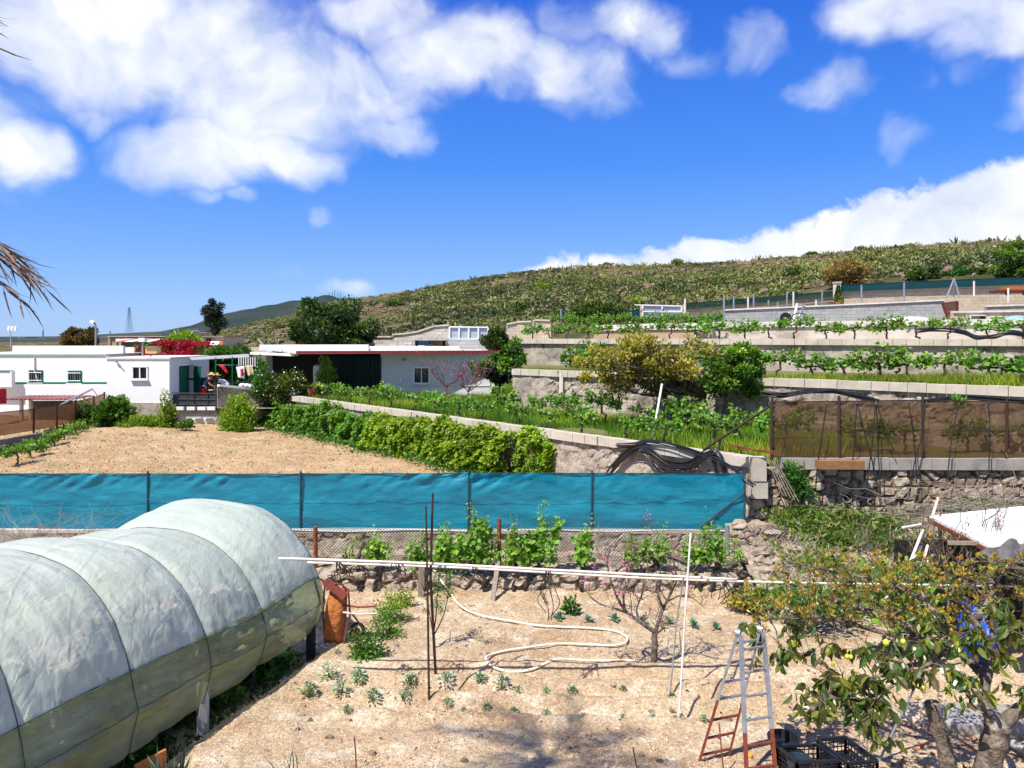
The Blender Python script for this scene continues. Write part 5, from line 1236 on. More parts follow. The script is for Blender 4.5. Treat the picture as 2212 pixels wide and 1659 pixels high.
# climbing hedge on the lower wall ------------------------------------------------
def ivy_patch(name, label, u0, u1, prof_t, prof_b, seed, mats, n, off=.62, group='climbing plants on the lower retaining wall'):
    """a patch covering the wall between u0 and u1; prof: (u, v) of its top and bottom edge"""
    r = np.random.default_rng(seed); u = r.uniform(u0, u1, n)
    t = np.array([w1_at_u(k)[0] for k in np.linspace(u0, u1, 40)]); tt_ = np.interp(u, np.linspace(u0, u1, 40), t)
    x = WA[0]+(WB[0]-WA[0])*tt_; y = WA[1]+(WB[1]-WA[1])*tt_
    nx_, ny_ = -21.4/28.08, -18.2/28.08
    tops = np.interp(u, [a for a, b in prof_t], [b for a, b in prof_t])+fbm(u*.07, u*0, seed, 3)*34
    bots = np.interp(u, [a for a, b in prof_b], [b for a, b in prof_b])
    s = r.random(n)**.9
    front = off*(.35+.9*np.sin(np.clip(s, 0, 1)*2.2+.25)**.6+.55*(1-s)+.8*fbm(u*.045, s*5, seed+1, 3)+1.5*fbm(u*.11, s*7, seed+5, 3))
    v = bots+(tops-bots)*s; Y_ = y+ny_*front; X = x+nx_*front
    Z = CZ-(v-HY)/F*Y_
    depth = r.random(n)**2*.35; X = X-nx_*depth; Y_ = Y_-ny_*depth; Z = Z-(0)
    Z = np.maximum(Z, 1.0)
    edge = np.minimum((u-u0), (u1-u))/(u1-u0); keep = r.random(n) < np.clip(edge*14+.25, 0, 1)*np.clip(1.0+3.2*fbm(u*.10, s*8, seed+8, 3), .25, 1)
    X, Y_, Z, s, depth = X[keep], Y_[keep], Z[keep], s[keep], depth[keep]
    c0 = ((X.min()+X.max())/2, (Y_.min()+Y_.max())/2, 1.0)
    o = thing(name, label, 'climbing plant', c0, group)
    D = np.stack([np.full(len(X), nx_), np.full(len(X), ny_), np.full(len(X), -.35)], -1)+r.normal(size=(len(X), 3))*.55
    up = np.array([nx_*.7, ny_*.7, .8])
    MB().leaves(np.stack([X, Y_, Z], -1), D, .13*(.6+.8*r.random(len(X))), .75, np.clip(.25+.5*r.random(len(X))+.2*s, 0, 1), rng=r, up=np.broadcast_to(up, (len(X), 3))).build('foliage', M[mats], o)
    g = MB()
    for k in range(12):
        uu = r.uniform(u0+8, u1-8); tq, yq = w1_at_u(uu); xq = xat(uu, yq); zb = 1.0
        P, rr = branch((xq+nx_*.15, yq+ny_*.15, zb), (xq+nx_*.15+r.normal()*.4, yq+ny_*.15, 2.5), .02, .008, r, 7, .06); g.tube(P, rr, 4)
    g.build('stems', M['bark'], o)
    return o
ivy_patch('climbing_hedge', 'dark green creeper block at the far end of the lower wall', 578, 668, [(578, 876), (600, 866), (640, 864), (668, 878)], [(578, 952), (668, 972)], 41, 'ivy_mid', 9000)
ivy_patch('climbing_hedge', 'wide deep green creeper between the far block and the paler middle stretch', 662, 832, [(662, 886), (690, 876), (730, 874), (780, 886), (832, 905)], [(662, 972), (832, 1018)], 42, 'ivy_mid', 17000)
ivy_patch('climbing_hedge', 'olive green middle stretch of the creeper with straggly brown stems', 822, 985, [(822, 908), (850, 893), (900, 905), (960, 908), (985, 900)], [(822, 1006), (985, 1028)], 43, 'ivy_light', 16000)
ivy_patch('climbing_hedge', 'bright yellow green creeper end nearest the bare plastered wall', 975, 1130, [(975, 902), (1000, 915), (1060, 915), (1110, 930), (1130, 925)], [(975, 1028), (1130, 1032)], 44, 'ivy_light', 14000)
ivy_patch('climbing_hedge', 'last ragged creeper tuft hanging by the bare wall, at the right end', 1120, 1206, [(1120, 930), (1150, 918), (1180, 935), (1206, 965)], [(1120, 1032), (1206, 1030)], 45, 'ivy_light', 3000, off=.25)
bush('leafy_shrub', 'tall yellow green shrub against the end of the patio wall', 'shrub', V3(xat(516, 37.2), 37.2, 1.15), (.95, .7, 1.85), 8000, .13, 'ivy_light', 46, ncl=22, clr=.38)
bush('leafy_shrub', 'broad leafed dark shrub at the far end of the brown mesh fence', 'shrub', V3(xat(246, 37), 37, 1.42), (.80, .6, 1.2), 1500, .30, 'ivy', 47, ncl=18, lw=.7)
bush('leafy_shrub', 'upright green shrub beside the gate end of the white annex', 'shrub', V3(xat(360, 36.8), 36.8, 1.45), (.45, .4, 1.2), 1500, .16, 'ivy_light', 48, ncl=12)
bush('leafy_shrub', 'low bright weeds clump between the two shrubs below the annex', 'shrub', V3(xat(305, 36.6), 36.6, 1.4), (1.1, .4, .45), 2200, .15, 'ivy_light', 49, ncl=12)
bush('leafy_shrub', 'small weed clump at the foot of the concrete ramp', 'shrub', V3(xat(402, 36.2), 36.2, 1.4), (.45, .3, .3), 600, .12, 'ivy', 50)
bush('leafy_shrub', 'flowering shrub inside the corner of the brown mesh fence', 'shrub', V3(xat(190, 37.5), 37.2, 1.7), (.8, .35, .8), 1500, .14, 'darktree', 51)

# grapevines ---------------------------------------------------------------------------
def vine_proto(seed, arms=(.75, .75), nl=420, hgt=.78, shoot=.42):
    r = np.random.default_rng(seed); o = thing('grapevine', 'x', 'grapevine', (0, 0, 0)); g = MB()
    lx = r.normal()*.18
    P, rr = branch((r.normal()*.05+lx, 0, -.1), (0, 0, hgt), .052, .036, r, 8, .09); g.tube(P, rr, 7)
    lc = []
    for sgn, L_ in ((1, arms[0]), (-1, arms[1])):
        if L_ <= 0: continue
        Q, rq = branch((0, 0, hgt-.02), (sgn*L_, r.normal()*.05, hgt+.07+r.normal()*.05), .034, .016, r, 8, .035); g.tube(Q, rq, 6)
        for k in range(int(L_*9)):
            s = Q[r.integers(1, 8)]; e = s+np.array([r.normal()*.14, r.normal()*.12, shoot*r.uniform(.3, 1.15)])
            if r.random() < .25: e[2] = s[2]-shoot*.3
            T_, rt = branch(s, e, .006, .003, r, 5, .06); g.tube(T_, rt, 3); lc.append(T_)
    lc.append(np.array([[0, 0, hgt+.1]]*5))
    g.build('trunk', M['vinebark'], o)
    A = np.concatenate(lc); q = r.integers(0, len(A), nl); C = A[q]+r.normal(size=(nl, 3))*.06
    D = rvec(r, nl, -.15)
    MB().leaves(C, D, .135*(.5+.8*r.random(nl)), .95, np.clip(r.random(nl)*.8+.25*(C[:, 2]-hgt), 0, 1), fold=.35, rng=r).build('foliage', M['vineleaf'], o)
    return o
vp = [vine_proto(101, nl=260, shoot=.3), vine_proto(102, (.9, .5), 330, .62, .34), vine_proto(103, (.55, .9), 210, .7, .25), vine_proto(104, (.7, .7), 400, .66, .4), vine_proto(105, (.8, .75), 130, .72, .22)]
used = [False]*5
def put_vine(i, x, y, z, rz, s, label, group):
    k = i % 5
    if not used[k]:
        o = vp[k]; used[k] = True; o.location = (x, y, z); o.rotation_euler = (0, 0, rz); o.scale = (s, s, s)
    else: o = copy_tree(vp[k], (x, y, z), rz, s)
    o['label'] = label; o['group'] = group
random.seed(11)
A1 = math.atan2(21.4, -18.2)
lst = []
for i in range(15):                       # row just behind the lower wall
    t = .05+i*.058; x, y = w1(t); lst.append((x+.55*21.4/28+random.uniform(-.15, .15), y+.55*18.2/28))
for i, (x, y) in enumerate(lst): put_vine(i, x, y, 2.5, A1+random.uniform(-.1, .1), random.uniform(.76, .98), f'{ORD[i]} grapevine from the near corner in the row along the lower retaining wall', 'grapevines along the lower retaining wall')
for i in range(7):
    t = .08+i*.065; x, y = w1(t); x += 3.1*21.4/28; y += 3.1*18.2/28
    put_vine(i+2, x+random.uniform(-.2, .2), y, 2.5, A1, random.uniform(.85, 1.05), f'{ORD[i]} grapevine from the brown screen in the second row over the tall grass', 'grapevines in the second grassy row')
for i in range(19):                       # middle terrace
    t = .10+i*.0455; x, y = w2(t); x += .9*.752; y += .9*.66
    if 1335 < x/y*F+CX < 1560 and i % 2: continue
    put_vine(i+1, x, y+random.uniform(-.2, .2), 4.1, Y2 if False else math.atan2(-14.8, 16.4), random.uniform(.9, 1.12), f'{ORD[i]} grapevine from the left on the middle terrace, behind the beige block cap', 'grapevines on the middle terrace')
for i in range(24):
    t = .02+i*.0410; x, y = w3(t); x += .6*.6; y += .6*.8
    put_vine(i+3, x, y, 5.42, math.atan2(-18, 24.2), random.uniform(.82, 1.02), f'{ORD[i]} grapevine from the left in the row at eye level', 'grapevines in the eye level row')
for i in range(14):
    u = 1216+i*24.5+random.uniform(-4, 4); Y = 46-i*.25
    put_vine(i, xat(u, Y), Y-.3, zat(712, Y)-.1, .05, random.uniform(.85, 1.0), f'{ORD[i]} grapevine from the dark round tree in the highest row', 'grapevines in the highest row')
for i in range(5):
    u = 1690+i*85+random.uniform(-10, 10); Y = 41
    put_vine(i+1, xat(u, Y), Y, zat(704, Y)-.2, .05, .55, f'{ORD[i]} small grapevine from the left in front of the long grey block wall', 'small grapevines before the grey block wall')
for i, (u, Y) in enumerate(((8, 27), (35, 28.2), (62, 29.5), (88, 31), (112, 32.5), (140, 34.2))):
    put_vine(i, xat(u, Y)+.5, Y, 1.05, 1.45, .72, f'{ORD[i]} grapevine from the near end beside the brown mesh fence', 'grapevines along the left field edge')

for i, (u, Y) in enumerate(((1700, 20.6), (1845, 20.9), (1955, 20.4), (2085, 20.7), (2180, 20.5))):
    put_vine(i, xat(u, Y), Y, 2.5, .1, random.uniform(.85, 1.05), f'{ORD[i]} grapevine from the left seen dimly through the brown screen', 'grapevines behind the brown screen')
# grass and weeds -------------------------------------------------------------------------
def blades(xy, z, h, wdt, r, lean=.35, tint=None):
    n = len(xy); a = r.random(n)*6.28; ln = r.normal(size=(n, 2))*lean*h[:, None]
    b = np.column_stack([xy, z]); s = np.stack([np.cos(a), np.sin(a), 0*a], -1)*wdt*.5
    v = np.stack([b-s, b+s, b+np.column_stack([ln, h])], 1)
    mb = MB(); mb.add(v.reshape(-1, 3), np.arange(3*n).reshape(-1, 3), r.random(n) if tint is None else tint); return mb
r = np.random.default_rng(90); n = 90000
t = r.uniform(-.03, .97, n); dd_ = r.random(n)**.75*9; x = WA[0]+(WB[0]-WA[0])*t+dd_*21.4/28; y = WA[1]+(WB[1]-WA[1])*t+dd_*18.2/28; x, y = x+.25, y+.25
# keep what lies before the second wall
nx2, ny2 = (B2R[1]-B2L[1]), -(B2R[0]-B2L[0]); side_ = (x-B2L[0])*nx2+(y-B2L[1])*ny2
keep = ((side_ > .3) | (x < 0)) & (y < 40) & (x < 19) & (fbm(x*.4, y*.4, 3, 3) > -.20)
x, y = x[keep], y[keep]; hh = (.10+.26*r.random(len(x))**1.3)*(.7+1.1*np.clip(fbm(x*.5, y*.5, 8, 3)+.4, 0, 1))
tn = np.clip(.35+fbm(x*.35, y*.35, 5, 3)*1.5+r.normal(size=len(x))*.15, 0, 1)
stuff('grass', blades(np.stack([x, y], -1), np.full(len(x), 2.48), hh, .035, r, tint=tn), M['grass'], 'tall yellow green grass growing under the vines of the lower terrace', 'grass')
n = 40000; t = r.random(n); dd_ = .25+r.random(n)*1.6; x = B2L[0]+(B2R[0]-B2L[0])*t+dd_*.67; y = B2L[1]+(B2R[1]-B2L[1])*t+dd_*.74
hh = (.15+.35*r.random(n))*(.55+1.2*np.clip(t-.45, 0, 1)*1.6+.4*fbm(x*.7, y*.7, 6, 3))
stuff('grass', blades(np.stack([x, y], -1), np.full(n, 4.08), hh, .035, r), M['grass'], 'bright green grass along the middle terrace vines, taller towards the right', 'grass')
def weed_stuff(name, label, pts, h, ls, lm, r, z=None, clump=.12, k=14, cat='weeds'):
    mb = MB(); n = len(pts); C = np.repeat(pts, k, 0)+r.normal(size=(n*k, 3))*clump*np.array([1, 1, .5]); C[:, 2] = np.maximum(C[:, 2], np.repeat(pts[:, 2], k)); C[:, 2] += r.random(n*k)*h
    mb.leaves(C, rvec(r, n*k, .5), ls*(.5+r.random(n*k)), .35, rng=r); return stuff(name, mb, M[lm], label, cat)
def onz(f, x, y): return np.stack([x, y, f(x, y)], -1)
# weeds at the hedge foot
n = 260; u = r.uniform(575, 1150, n); tq = np.array([w1_at_u(k)[0] for k in u]); off = 1.0+r.random(n)**2*.8
x = WA[0]+(WB[0]-WA[0])*tq-off*21.4/28; y = WA[1]+(WB[1]-WA[1])*tq-off*18.2/28
weed_stuff('weeds', 'low weeds along the foot of the creeper covered wall', onz(z_field, x, y), .16, .14, 'ivy', r, k=10)
n = 160; x = r.uniform(-20, 2, n); y = r.uniform(20, 38, n); weed_stuff('weeds', 'sparse tiny weeds scattered over the sandy field', onz(z_field, x, y), .06, .10, 'weeds', r, k=6, clump=.07)
n = 260; x = r.uniform(-22, -17, n); y = 24+(r.random(n))*16; x = -20.2+(y-30)*-.14+r.random(n)**2*1.2+.4; weed_stuff('weeds', 'dark green weeds in the shade of the timber kerb at the left', onz(z_field, x, y), .12, .16, 'ivy', r, k=14)
n = 2600; x = r.uniform(6.2, 17, n); y = r.uniform(16.2, 18.5, n); kp = (fbm(x*.6, y*.8, 31, 3) > -.02) | (x > 11.5)*(y > 17.6); weed_stuff('undergrowth', 'tangled green weeds and small shrubs on the rubble bank', onz(z_slope, x[kp], y[kp]), .30, .13, 'weeds', r, k=16, clump=.15)
n = 900; x = r.uniform(10.5, 17, n); y = r.uniform(17.7, 18.5, n); weed_stuff('undergrowth', 'dark green leafy weeds in front of the rubble wall at the right', onz(z_slope, x, y), .5, .16, 'ivy', r, k=14, clump=.16)
n = 700; x = r.uniform(6, 14, n); y = r.uniform(14.9, 17.3, n); mb = MB(); P = onz(z_slope, x, y)
for p in P:
    a = r.random()*6.28; L_ = r.uniform(.3, .9); q = p+np.array([math.cos(a)*L_, math.sin(a)*L_*.4, r.uniform(.1, .55)]); Q, rq = branch(p, q, .006, .003, r, 4, .1); mb.tube(Q, rq, 3, tint=r.random())
stuff('dry_brush', mb, M['branches'], 'dry grey brushwood tangled on the rubble bank', 'brushwood')
# hillside scrub ---------------------------------------------------------------------------
r = np.random.default_rng(5)
def hill_pts(n, pw=.75):
    a = r.uniform(-.50, .80, n); t = r.random(n)**pw; yr = np.interp(a, ra, rY); y0 = np.interp(a, ba, b_Y); y = y0+(yr-y0)*t*1.03; x = a*y; return x, y, z_hill(x, y), t
def domes(n, k, rad, lsc, name, label, seed, bias=0., thr=.62, hz=.62):
    x, y, z, t = hill_pts(n); dn = fbm(x*.045, y*.045, 44, 4); kp = r.random(n) < np.clip(thr-.12+dn*5.5-(t > .5)*.12+(t < .3)*.35, .03, 1)
    x, y, z = x[kp], y[kp], z[kp]; n = len(x); rd = r.uniform(*rad, n)*(.8+.5*r.random(n)**3); tnt = np.clip(.8*r.random(n)**1.5+fbm(x*.05, y*.05, 4, 3)*1.5+bias+.22*(t[kp]-.35), 0, 1)
    d = r.normal(size=(n*k, 3)); d /= np.linalg.norm(d, axis=1)[:, None]; d[:, 2] = abs(d[:, 2])
    rr = np.repeat(rd, k)[:, None]; C = np.repeat(np.stack([x, y, z], -1), k, 0)+d*rr*np.array([1.15, 1.15, hz])*(.72+.28*r.random((n*k, 1)))
    tg = np.cross(d, r.normal(size=d.shape)); mb = MB(); mb.leaves(C, tg+d*.45, rr[:, 0]*lsc+.05, .75, np.clip(np.repeat(tnt, k)+r.normal(size=n*k)*.10+.10*(d[:, 2]-.5), 0, 1), rng=r, up=d)
    return stuff(name, mb, M['scrub'], label, 'scrub')
domes(12500, 52, (.34, .92), .32, 'scrub', 'rounded green and olive scrub bushes covering the long hillside', 1)
domes(9000, 26, (.20, .45), .45, 'low_scrub', 'low pale scrub tufts between the bushes of the hillside', 2, bias=.05, thr=.75)
n = 500; x, y, z, t = hill_pts(n, .6); mb = MB(); k = 7
C = np.repeat(np.stack([x, y, z], -1), k, 0)+r.normal(size=(n*k, 3))*[.2, .2, 0]
mb.leaves(C, rvec(r, n*k, 1.3), np.repeat(r.uniform(.6, 1.5, n), k), .16, np.repeat(.55+.45*r.random(n), k), rng=r)
stuff('spiky_plants', mb, M['scrub'], 'spiky upright succulents scattered through the hillside scrub', 'succulents')
mb = MB(); n = 1500; x, y, z, t = hill_pts(n, .7); kk_ = fbm(x*.045, y*.045, 44, 4) < .06; x, y, z = x[kk_], y[kk_], z[kk_]; n = len(x)
for i in range(n):
    s = r.uniform(.15, .55); mb.ball((x[i], y[i], z[i]+s*.15), (s*r.uniform(.8, 1.3), s, s*.85), 5, tint=r.random(), seed=i, rough=.9)
stuff('rocks', mb, M['rubble_stone'] if False else plain('hill_rock', (.22, .155, .10), (.12, .09, .07), .95, scale=.8, bump=.8, bscale=3, dist=.2), 'brown rocks lying all over the hillside', 'rocks')
for i, (u, v, Y, s, lm, lab) in enumerate([(1462, 570, 158, 1.9, 'scrub', 'rounded green shrub standing proud on the ridge left of centre'), (1560, 566, 155, 1.3, 'scrub', 'small shrub on the ridge in front of the cloud bank'), (1312, 577, 160, 1.5, 'brownbush', 'brownish shrub on the ridge above the pale double gate'), (1755, 562, 148, 1.6, 'darktree', 'dark shrub on the ridge left of the golden tree'), (1860, 553, 142, 1.6, 'scrub', 'shrub on the ridge above the golden tree'),
        (1960, 543, 140, 1.7, 'ivy_light', 'yellow green shrub on the ridge, highest on the right half'), (2135, 528, 138, 2.0, 'darktree', 'dark bushy shrub on the ridge near the evergreen'), (1385, 640, 75, 1.0, 'ivy_light', 'bright yellow green shrub low on the slope above the pale gate'), (1170, 622, 110, 1.6, 'ivy_light', 'yellow green shrub halfway up the slope left of the gate'), (905, 640, 120, 1.3, 'scrub', 'round shrub on the slope right of the big dark tree'),
        (855, 648, 110, 1.6, 'darktree', 'dark shrub on the slope close to the big round tree'), (1380, 607, 110, 1.7, 'ivy', 'green shrub in the middle of the slope above the gate'), (600, 700, 120, 1.6, 'scrub', 'pale shrub on the low slope left of the big round tree'), (1710, 600, 85, 1.6, 'darktree', 'dark green shrub left of the golden tree'), (1120, 640, 80, 1.3, 'darktree', 'dark shrub low on the slope above the stepped wall')]):
    Yx = Y; a = (u-CX)/F
    z_ = float(z_hill(np.array([a*Yx]), np.array([float(Yx)]))[0]); bush('hill_shrub', lab, 'shrub', (a*Yx, Yx, z_-.1), (s*.8, s*.8, s*.55), 900, .3*s**.5, lm, 200+i, ncl=12)
# ------------------------------------------------------------------ poly tunnel
m, nt = newmat('tunnel_film'); N = NT(nt)
v_ = N.scl((2.2, 1, 1))
h_ = N.math('ADD', N.noise(1.3, 3.2, .45, N.scl((1.2, 2.0, .55)), .6), N.math('MULTIPLY', N.noise(3.8, 4, .5, N.scl((2.6, 1.0, .8)), 1.2), .30))
bp_ = N.bump(h_, .42, .13)
col = N.mix(N.rng(N.noise(.6, 3, .5), .35, .65), (.76, .83, .74), (.66, .76, .64))
b = N.bsdf(col, .42, 0, .5, bp_)
t = N.n('ShaderNodeBsdfTranslucent'); N.set(t.inputs[0], (.70, .74, .68)); N.set(t.inputs['Normal'], bp_)
tr = N.n('ShaderNodeBsdfTransparent'); N.set(tr.inputs[0], (.9, .93, .88))
N.out(N.mixsh(N.rng(N.noise(.8, 2), .35, .7, .16, .26), N.mixsh(.38, b, t.outputs[0]), tr.outputs[0])); M['film'] = m
m, nt = newmat('tunnel_skirt_film'); N = NT(nt)
v_ = N.scl((1, 1, 3.5))
bp_ = N.bump(N.math('ADD', N.noise(2.2, 7, .6, v_, 1.5), N.math('MULTIPLY', N.noise(8, 5, .6, v_, 1.5), .3)), .8, .10)
col = N.mix(N.rng(N.noise(1.2, 5, .65, N.scl((.6, .6, 3))), .38, .64), (.66, .74, .54), (.62, .64, .30))
b = N.bsdf(col, .30, 0, .6, bp_)
t = N.n('ShaderNodeBsdfTranslucent'); N.set(t.inputs[0], (.62, .62, .34)); N.set(t.inputs['Normal'], bp_)
tr = N.n('ShaderNodeBsdfTransparent'); N.set(tr.inputs[0], (.74, .82, .56))
N.out(N.mixsh(N.rng(N.noise(.9, 3, .5, N.scl((.6, .6, 2))), .35, .65, .42, .66), N.mixsh(.3, b, t.outputs[0]), tr.outputs[0])); M['film_skirt'] = m
TR0, TR1 = np.array([-5.85, 6.6]), np.array([-3.42, 14.15])
tdir = (TR1-TR0)/np.linalg.norm(TR1-TR0); tleft = np.array([-tdir[1], tdir[0]])
TL = np.linalg.norm(TR1-TR0)
def tun(s, th, wr=1.0):
    """s: metres along, th: 0 right base ... pi left base"""
    s = np.asarray(s, float); th = np.asarray(th, float)
    f = s/TL
    hg = np.interp(TR0[1]+s*tdir[1], [6.6, 9, 10.3, 11.4, 12.4, 13.1, 13.7, 14.15], [2.85, 2.80, 2.66, 2.46, 2.34, 2.46, 2.56, 2.44])
    a = 2.15
    c = np.sign(np.cos(th))*np.abs(np.cos(th))**.80; z = np.abs(np.sin(th))**.88*(hg-.22)+.22
    ribs = np.array([14.15, 12.5, 11.25, 9.9, 8.4, 7.0]); yb = TR0[1]+s*tdir[1]
    dist = np.min(np.abs(yb[..., None]-ribs), -1)
    sag = np.clip(dist/.65, 0, 1)**.7
    k = 1+.022*sag-.016*(1-np.clip(dist/.12, 0, 1))
    k = k+wr*(.030*fbm(s*1.5+th*1.8, th*4.5-s*.6, 3, 4)+.012*fbm(s*6, th*3, 9, 3))
    lo = np.clip((.30-z)/.1, 0, 1)
    z = z-lo*.0+ (z < .35)*.05*fbm(s*1.7, 0*s, 5, 2)
    k = k-.10*np.clip((.75-z)/.55, 0, 1)*(np.cos(th) > 0)+.030*wr*np.clip((1.25-z)/.3, 0, 1)*fbm(s*.55, z*8+s*1.1, 13, 3)
    off = a*(1-c*k)
    X = TR0[0]+s*tdir[0]+tleft[0]*off; Y = TR0[1]+s*tdir[1]+tleft[1]*off
    return np.stack([X, Y, z*np.where(z > 1.2, 1+(k-1)*.8, 1)], -1)
gh = thing('poly_tunnel', 'whitish plastic film tunnel greenhouse with ropes across it, in the left foreground', 'greenhouse', (TR1[0]-1, TR1[1]-2, 0))
TS = math.asin(((1.18-.22)/2.25)**(1/.88))
S_, H_ = np.meshgrid(np.linspace(0, TL, 260), np.linspace(TS, math.pi-TS, 150)); MB().grid(tun(S_, H_), flip=False).build('cover', M['film'], gh, smooth=True)
for a_, b_ in ((0.0, TS+.03), (math.pi-TS-.03, math.pi)):
    S_, H_ = np.meshgrid(np.linspace(0, TL, 260), np.linspace(a_, b_, 40)); P = tun(S_, H_, 1.6)
    P[..., 2] -= .0; MB().grid(P).build('skirt', M['film_skirt'], gh, smooth=True)
# closed end
H_ = np.linspace(0, math.pi, 60); E_ = tun(np.full(60, TL), H_); cen = np.array([(E_[0, 0]+E_[-1, 0])/2, (E_[0, 1]+E_[-1, 1])/2, .9])
rows = [E_+((cen-E_)*k+np.array([tdir[0], tdir[1], 0])*.35*math.sin(k*1.57)) for k in np.linspace(0, 1, 14)]
MB().grid(np.array(rows)).build('end_panel', M['film'], gh, smooth=True)
for yb in (14.15, 12.5, 11.25, 9.9, 8.4, 7.0):
    s = (yb-TR0[1])/tdir[1]; H_ = np.linspace(.0, math.pi, 50); P = tun(np.full(50, s), H_); c0 = P.mean(0)*np.array([1, 1, 0])+np.array([0, 0, .5])
    P2 = P+(P-c0)/np.linalg.norm(P-c0, axis=1)[:, None]*(.010+.03*np.clip(1.3-P[:, 2], 0, .6))[:, None]
    MB().tube(P2, .0065, 5).build('rope', M['rope'], gh)
    P3 = P-(P-c0)/np.linalg.norm(P-c0, axis=1)[:, None]*.09; P3[0, 2] = P3[-1, 2] = -.2
    MB().tube(P3, .022, 6).build('hoop', M['darkmetal'], gh)
s = np.linspace(0, TL, 90); P = tun(s, np.full(90, TS+.01)); P[:, 0] += .02; MB().tube(P, .011, 5).build('batten', M['rope'], gh)
P = tun(s, np.full(90, TS*.52), 1.6); P[:, 0] += .012; MB().tube(P, .005, 4).build('cord', M['rope'], gh)
for yb in (14.0, 11.3, 9.0):
    s1_ = (yb-TR0[1])/tdir[1]; x, y, z = tun(np.array([s1_]), np.array([0.02]))[0]; MB().beam((x-.05, y, -.4), (x-.05, y, .5), .16, .07).build('post', M['plastic_black' if yb > 13 else 'cap_white'], gh)
r = np.random.default_rng(60)
for i in range(9):
    s1_ = .8+i*.78; x, y = TR0+tdir*s1_+tleft*(1.05+.25*(i % 2)); bush('staked_crop_plant', 'leafy crop plant inside the plastic tunnel', 'plant', (x, y, -.2), (.75, .75, 1.55), 2000, .18, 'darktree' if i % 2 else 'ivy', 300+i, group='crop plants inside the plastic tunnel')
stuff('weeds', (lambda: (lambda mb: mb)(MB().leaves(np.column_stack([(q_ := r.random(1500)*0)+0, q_, q_])+np.array([(TR0+tdir*sx_+np.array([tdir[1], -tdir[0]])*ox_).tolist()+[-.28] for sx_, ox_ in zip(r.uniform(2.5, TL, 1500), r.uniform(-.7, .12, 1500))]), rvec(r, 1500, .8), .10, .4, rng=r)))(), M['ivy'], 'dark weeds in the ditch along the foot of the plastic tunnel', 'weeds')
o = MB().hexa([V3(-4.75, 9.7, -.3), V3(-4.45, 9.9, -.3), V3(-4.48, 9.93, -.3), V3(-4.78, 9.73, -.3)], [V3(-4.75, 9.7, .2), V3(-4.45, 9.9, .3), V3(-4.48, 9.93, .3), V3(-4.78, 9.73, .2)]).build('board', M['orange_wood'], origin=V3(-4.6, 9.8, -.3)); tag(o, 'orange brown board under the bottom edge of the plastic tunnel', 'board')

# wheelbarrow stood on end -----------------------------------------------------
wb = thing('wheelbarrow', 'rusty orange wheelbarrow stood on end against the tunnel end', 'wheelbarrow', (-3.05, 14.25, 0))
c = V3(-3.24, 14.1, 0)
def barrow():
    # tray: an open pan standing upright, its outside turned to the camera
    P = []
    for i, t in enumerate(np.linspace(0, 1, 12)):
        z = .02+t*1.0; half = .20*math.sin(math.pi*(.22+.60*t))**.5; row = []
        for k in np.linspace(-1, 1, 14):
            row.append((c.x+k*half+.10*t-.05, c.y-.15*(1-abs(k)**4)*math.sin(math.pi*(.1+.8*t))+.06*t, z+.012*math.sin(k*9+t*7)))
        P.append(row)
    return MB().grid(np.array(P))
bo = barrow().build('tray', plain('orange_rust', (.50, .17, .045), (.30, .09, .03), .75, scale=7, bump=.9, bscale=9, dist=.06, stain=((.14, .07, .04), .7)), wb, smooth=True); bo.modifiers.new('thickness', 'SOLIDIFY').thickness = .012
g = MB(); g.tube([c+V3(-.18, -.02, .0), c+V3(-.23, 0, .5), c+V3(-.20, .02, 1.06), c+V3(.08, 0, 1.10), c+V3(.24, .0, .98), c+V3(.27, 0, .5), c+V3(.16, -.02, .0)], .018, 7); g.build('rim', M['rust_red'], wb)
MB().hexa([c+V3(-.22, -.10, 1.12), c+V3(.18, -.22, .86), c+V3(.22, -.02, .88), c+V3(-.18, .1, 1.14)], [c+V3(-.20, -.10, 1.16), c+V3(.20, -.22, .90), c+V3(.24, -.02, .92), c+V3(-.16, .1, 1.18)]).build('front_plate', M['rust_red'], wb)
for dz in (0, -.13):
    MB().tube([c+V3(.12, -.05, .72+dz), c+V3(.45, -.10, .70+dz), c+V3(.78, -.12, .72+dz)], .017, 6).build('handle', M['pvc' if dz else 'rust_red'], wb)
MB().tube([c+V3(.30, 0, .55), c+V3(.50, -.04, .32), c+V3(.62, -.05, .1)], .015, 6).build('leg', M['darkmetal'], wb)
MB().tube([c+V3(.30, 0, .2), c+V3(.46, -.04, .12), c+V3(.50, -.05, -.02)], .015, 6).build('leg', M['rust_red'], wb)
wq = MB(); wq.tube([c+V3(.36+.12*math.cos(a), .22, .14+.14*math.sin(a)) for a in np.linspace(0, 6.28, 20)], .035, 7, cap=False); w_ob = wq.build('wheel', M['plastic_black'], wb); MB().tube([c+V3(.36, .19, .14), c+V3(.36, .25, .14)], .05, 8).build('hub', M['rust'], w_ob)

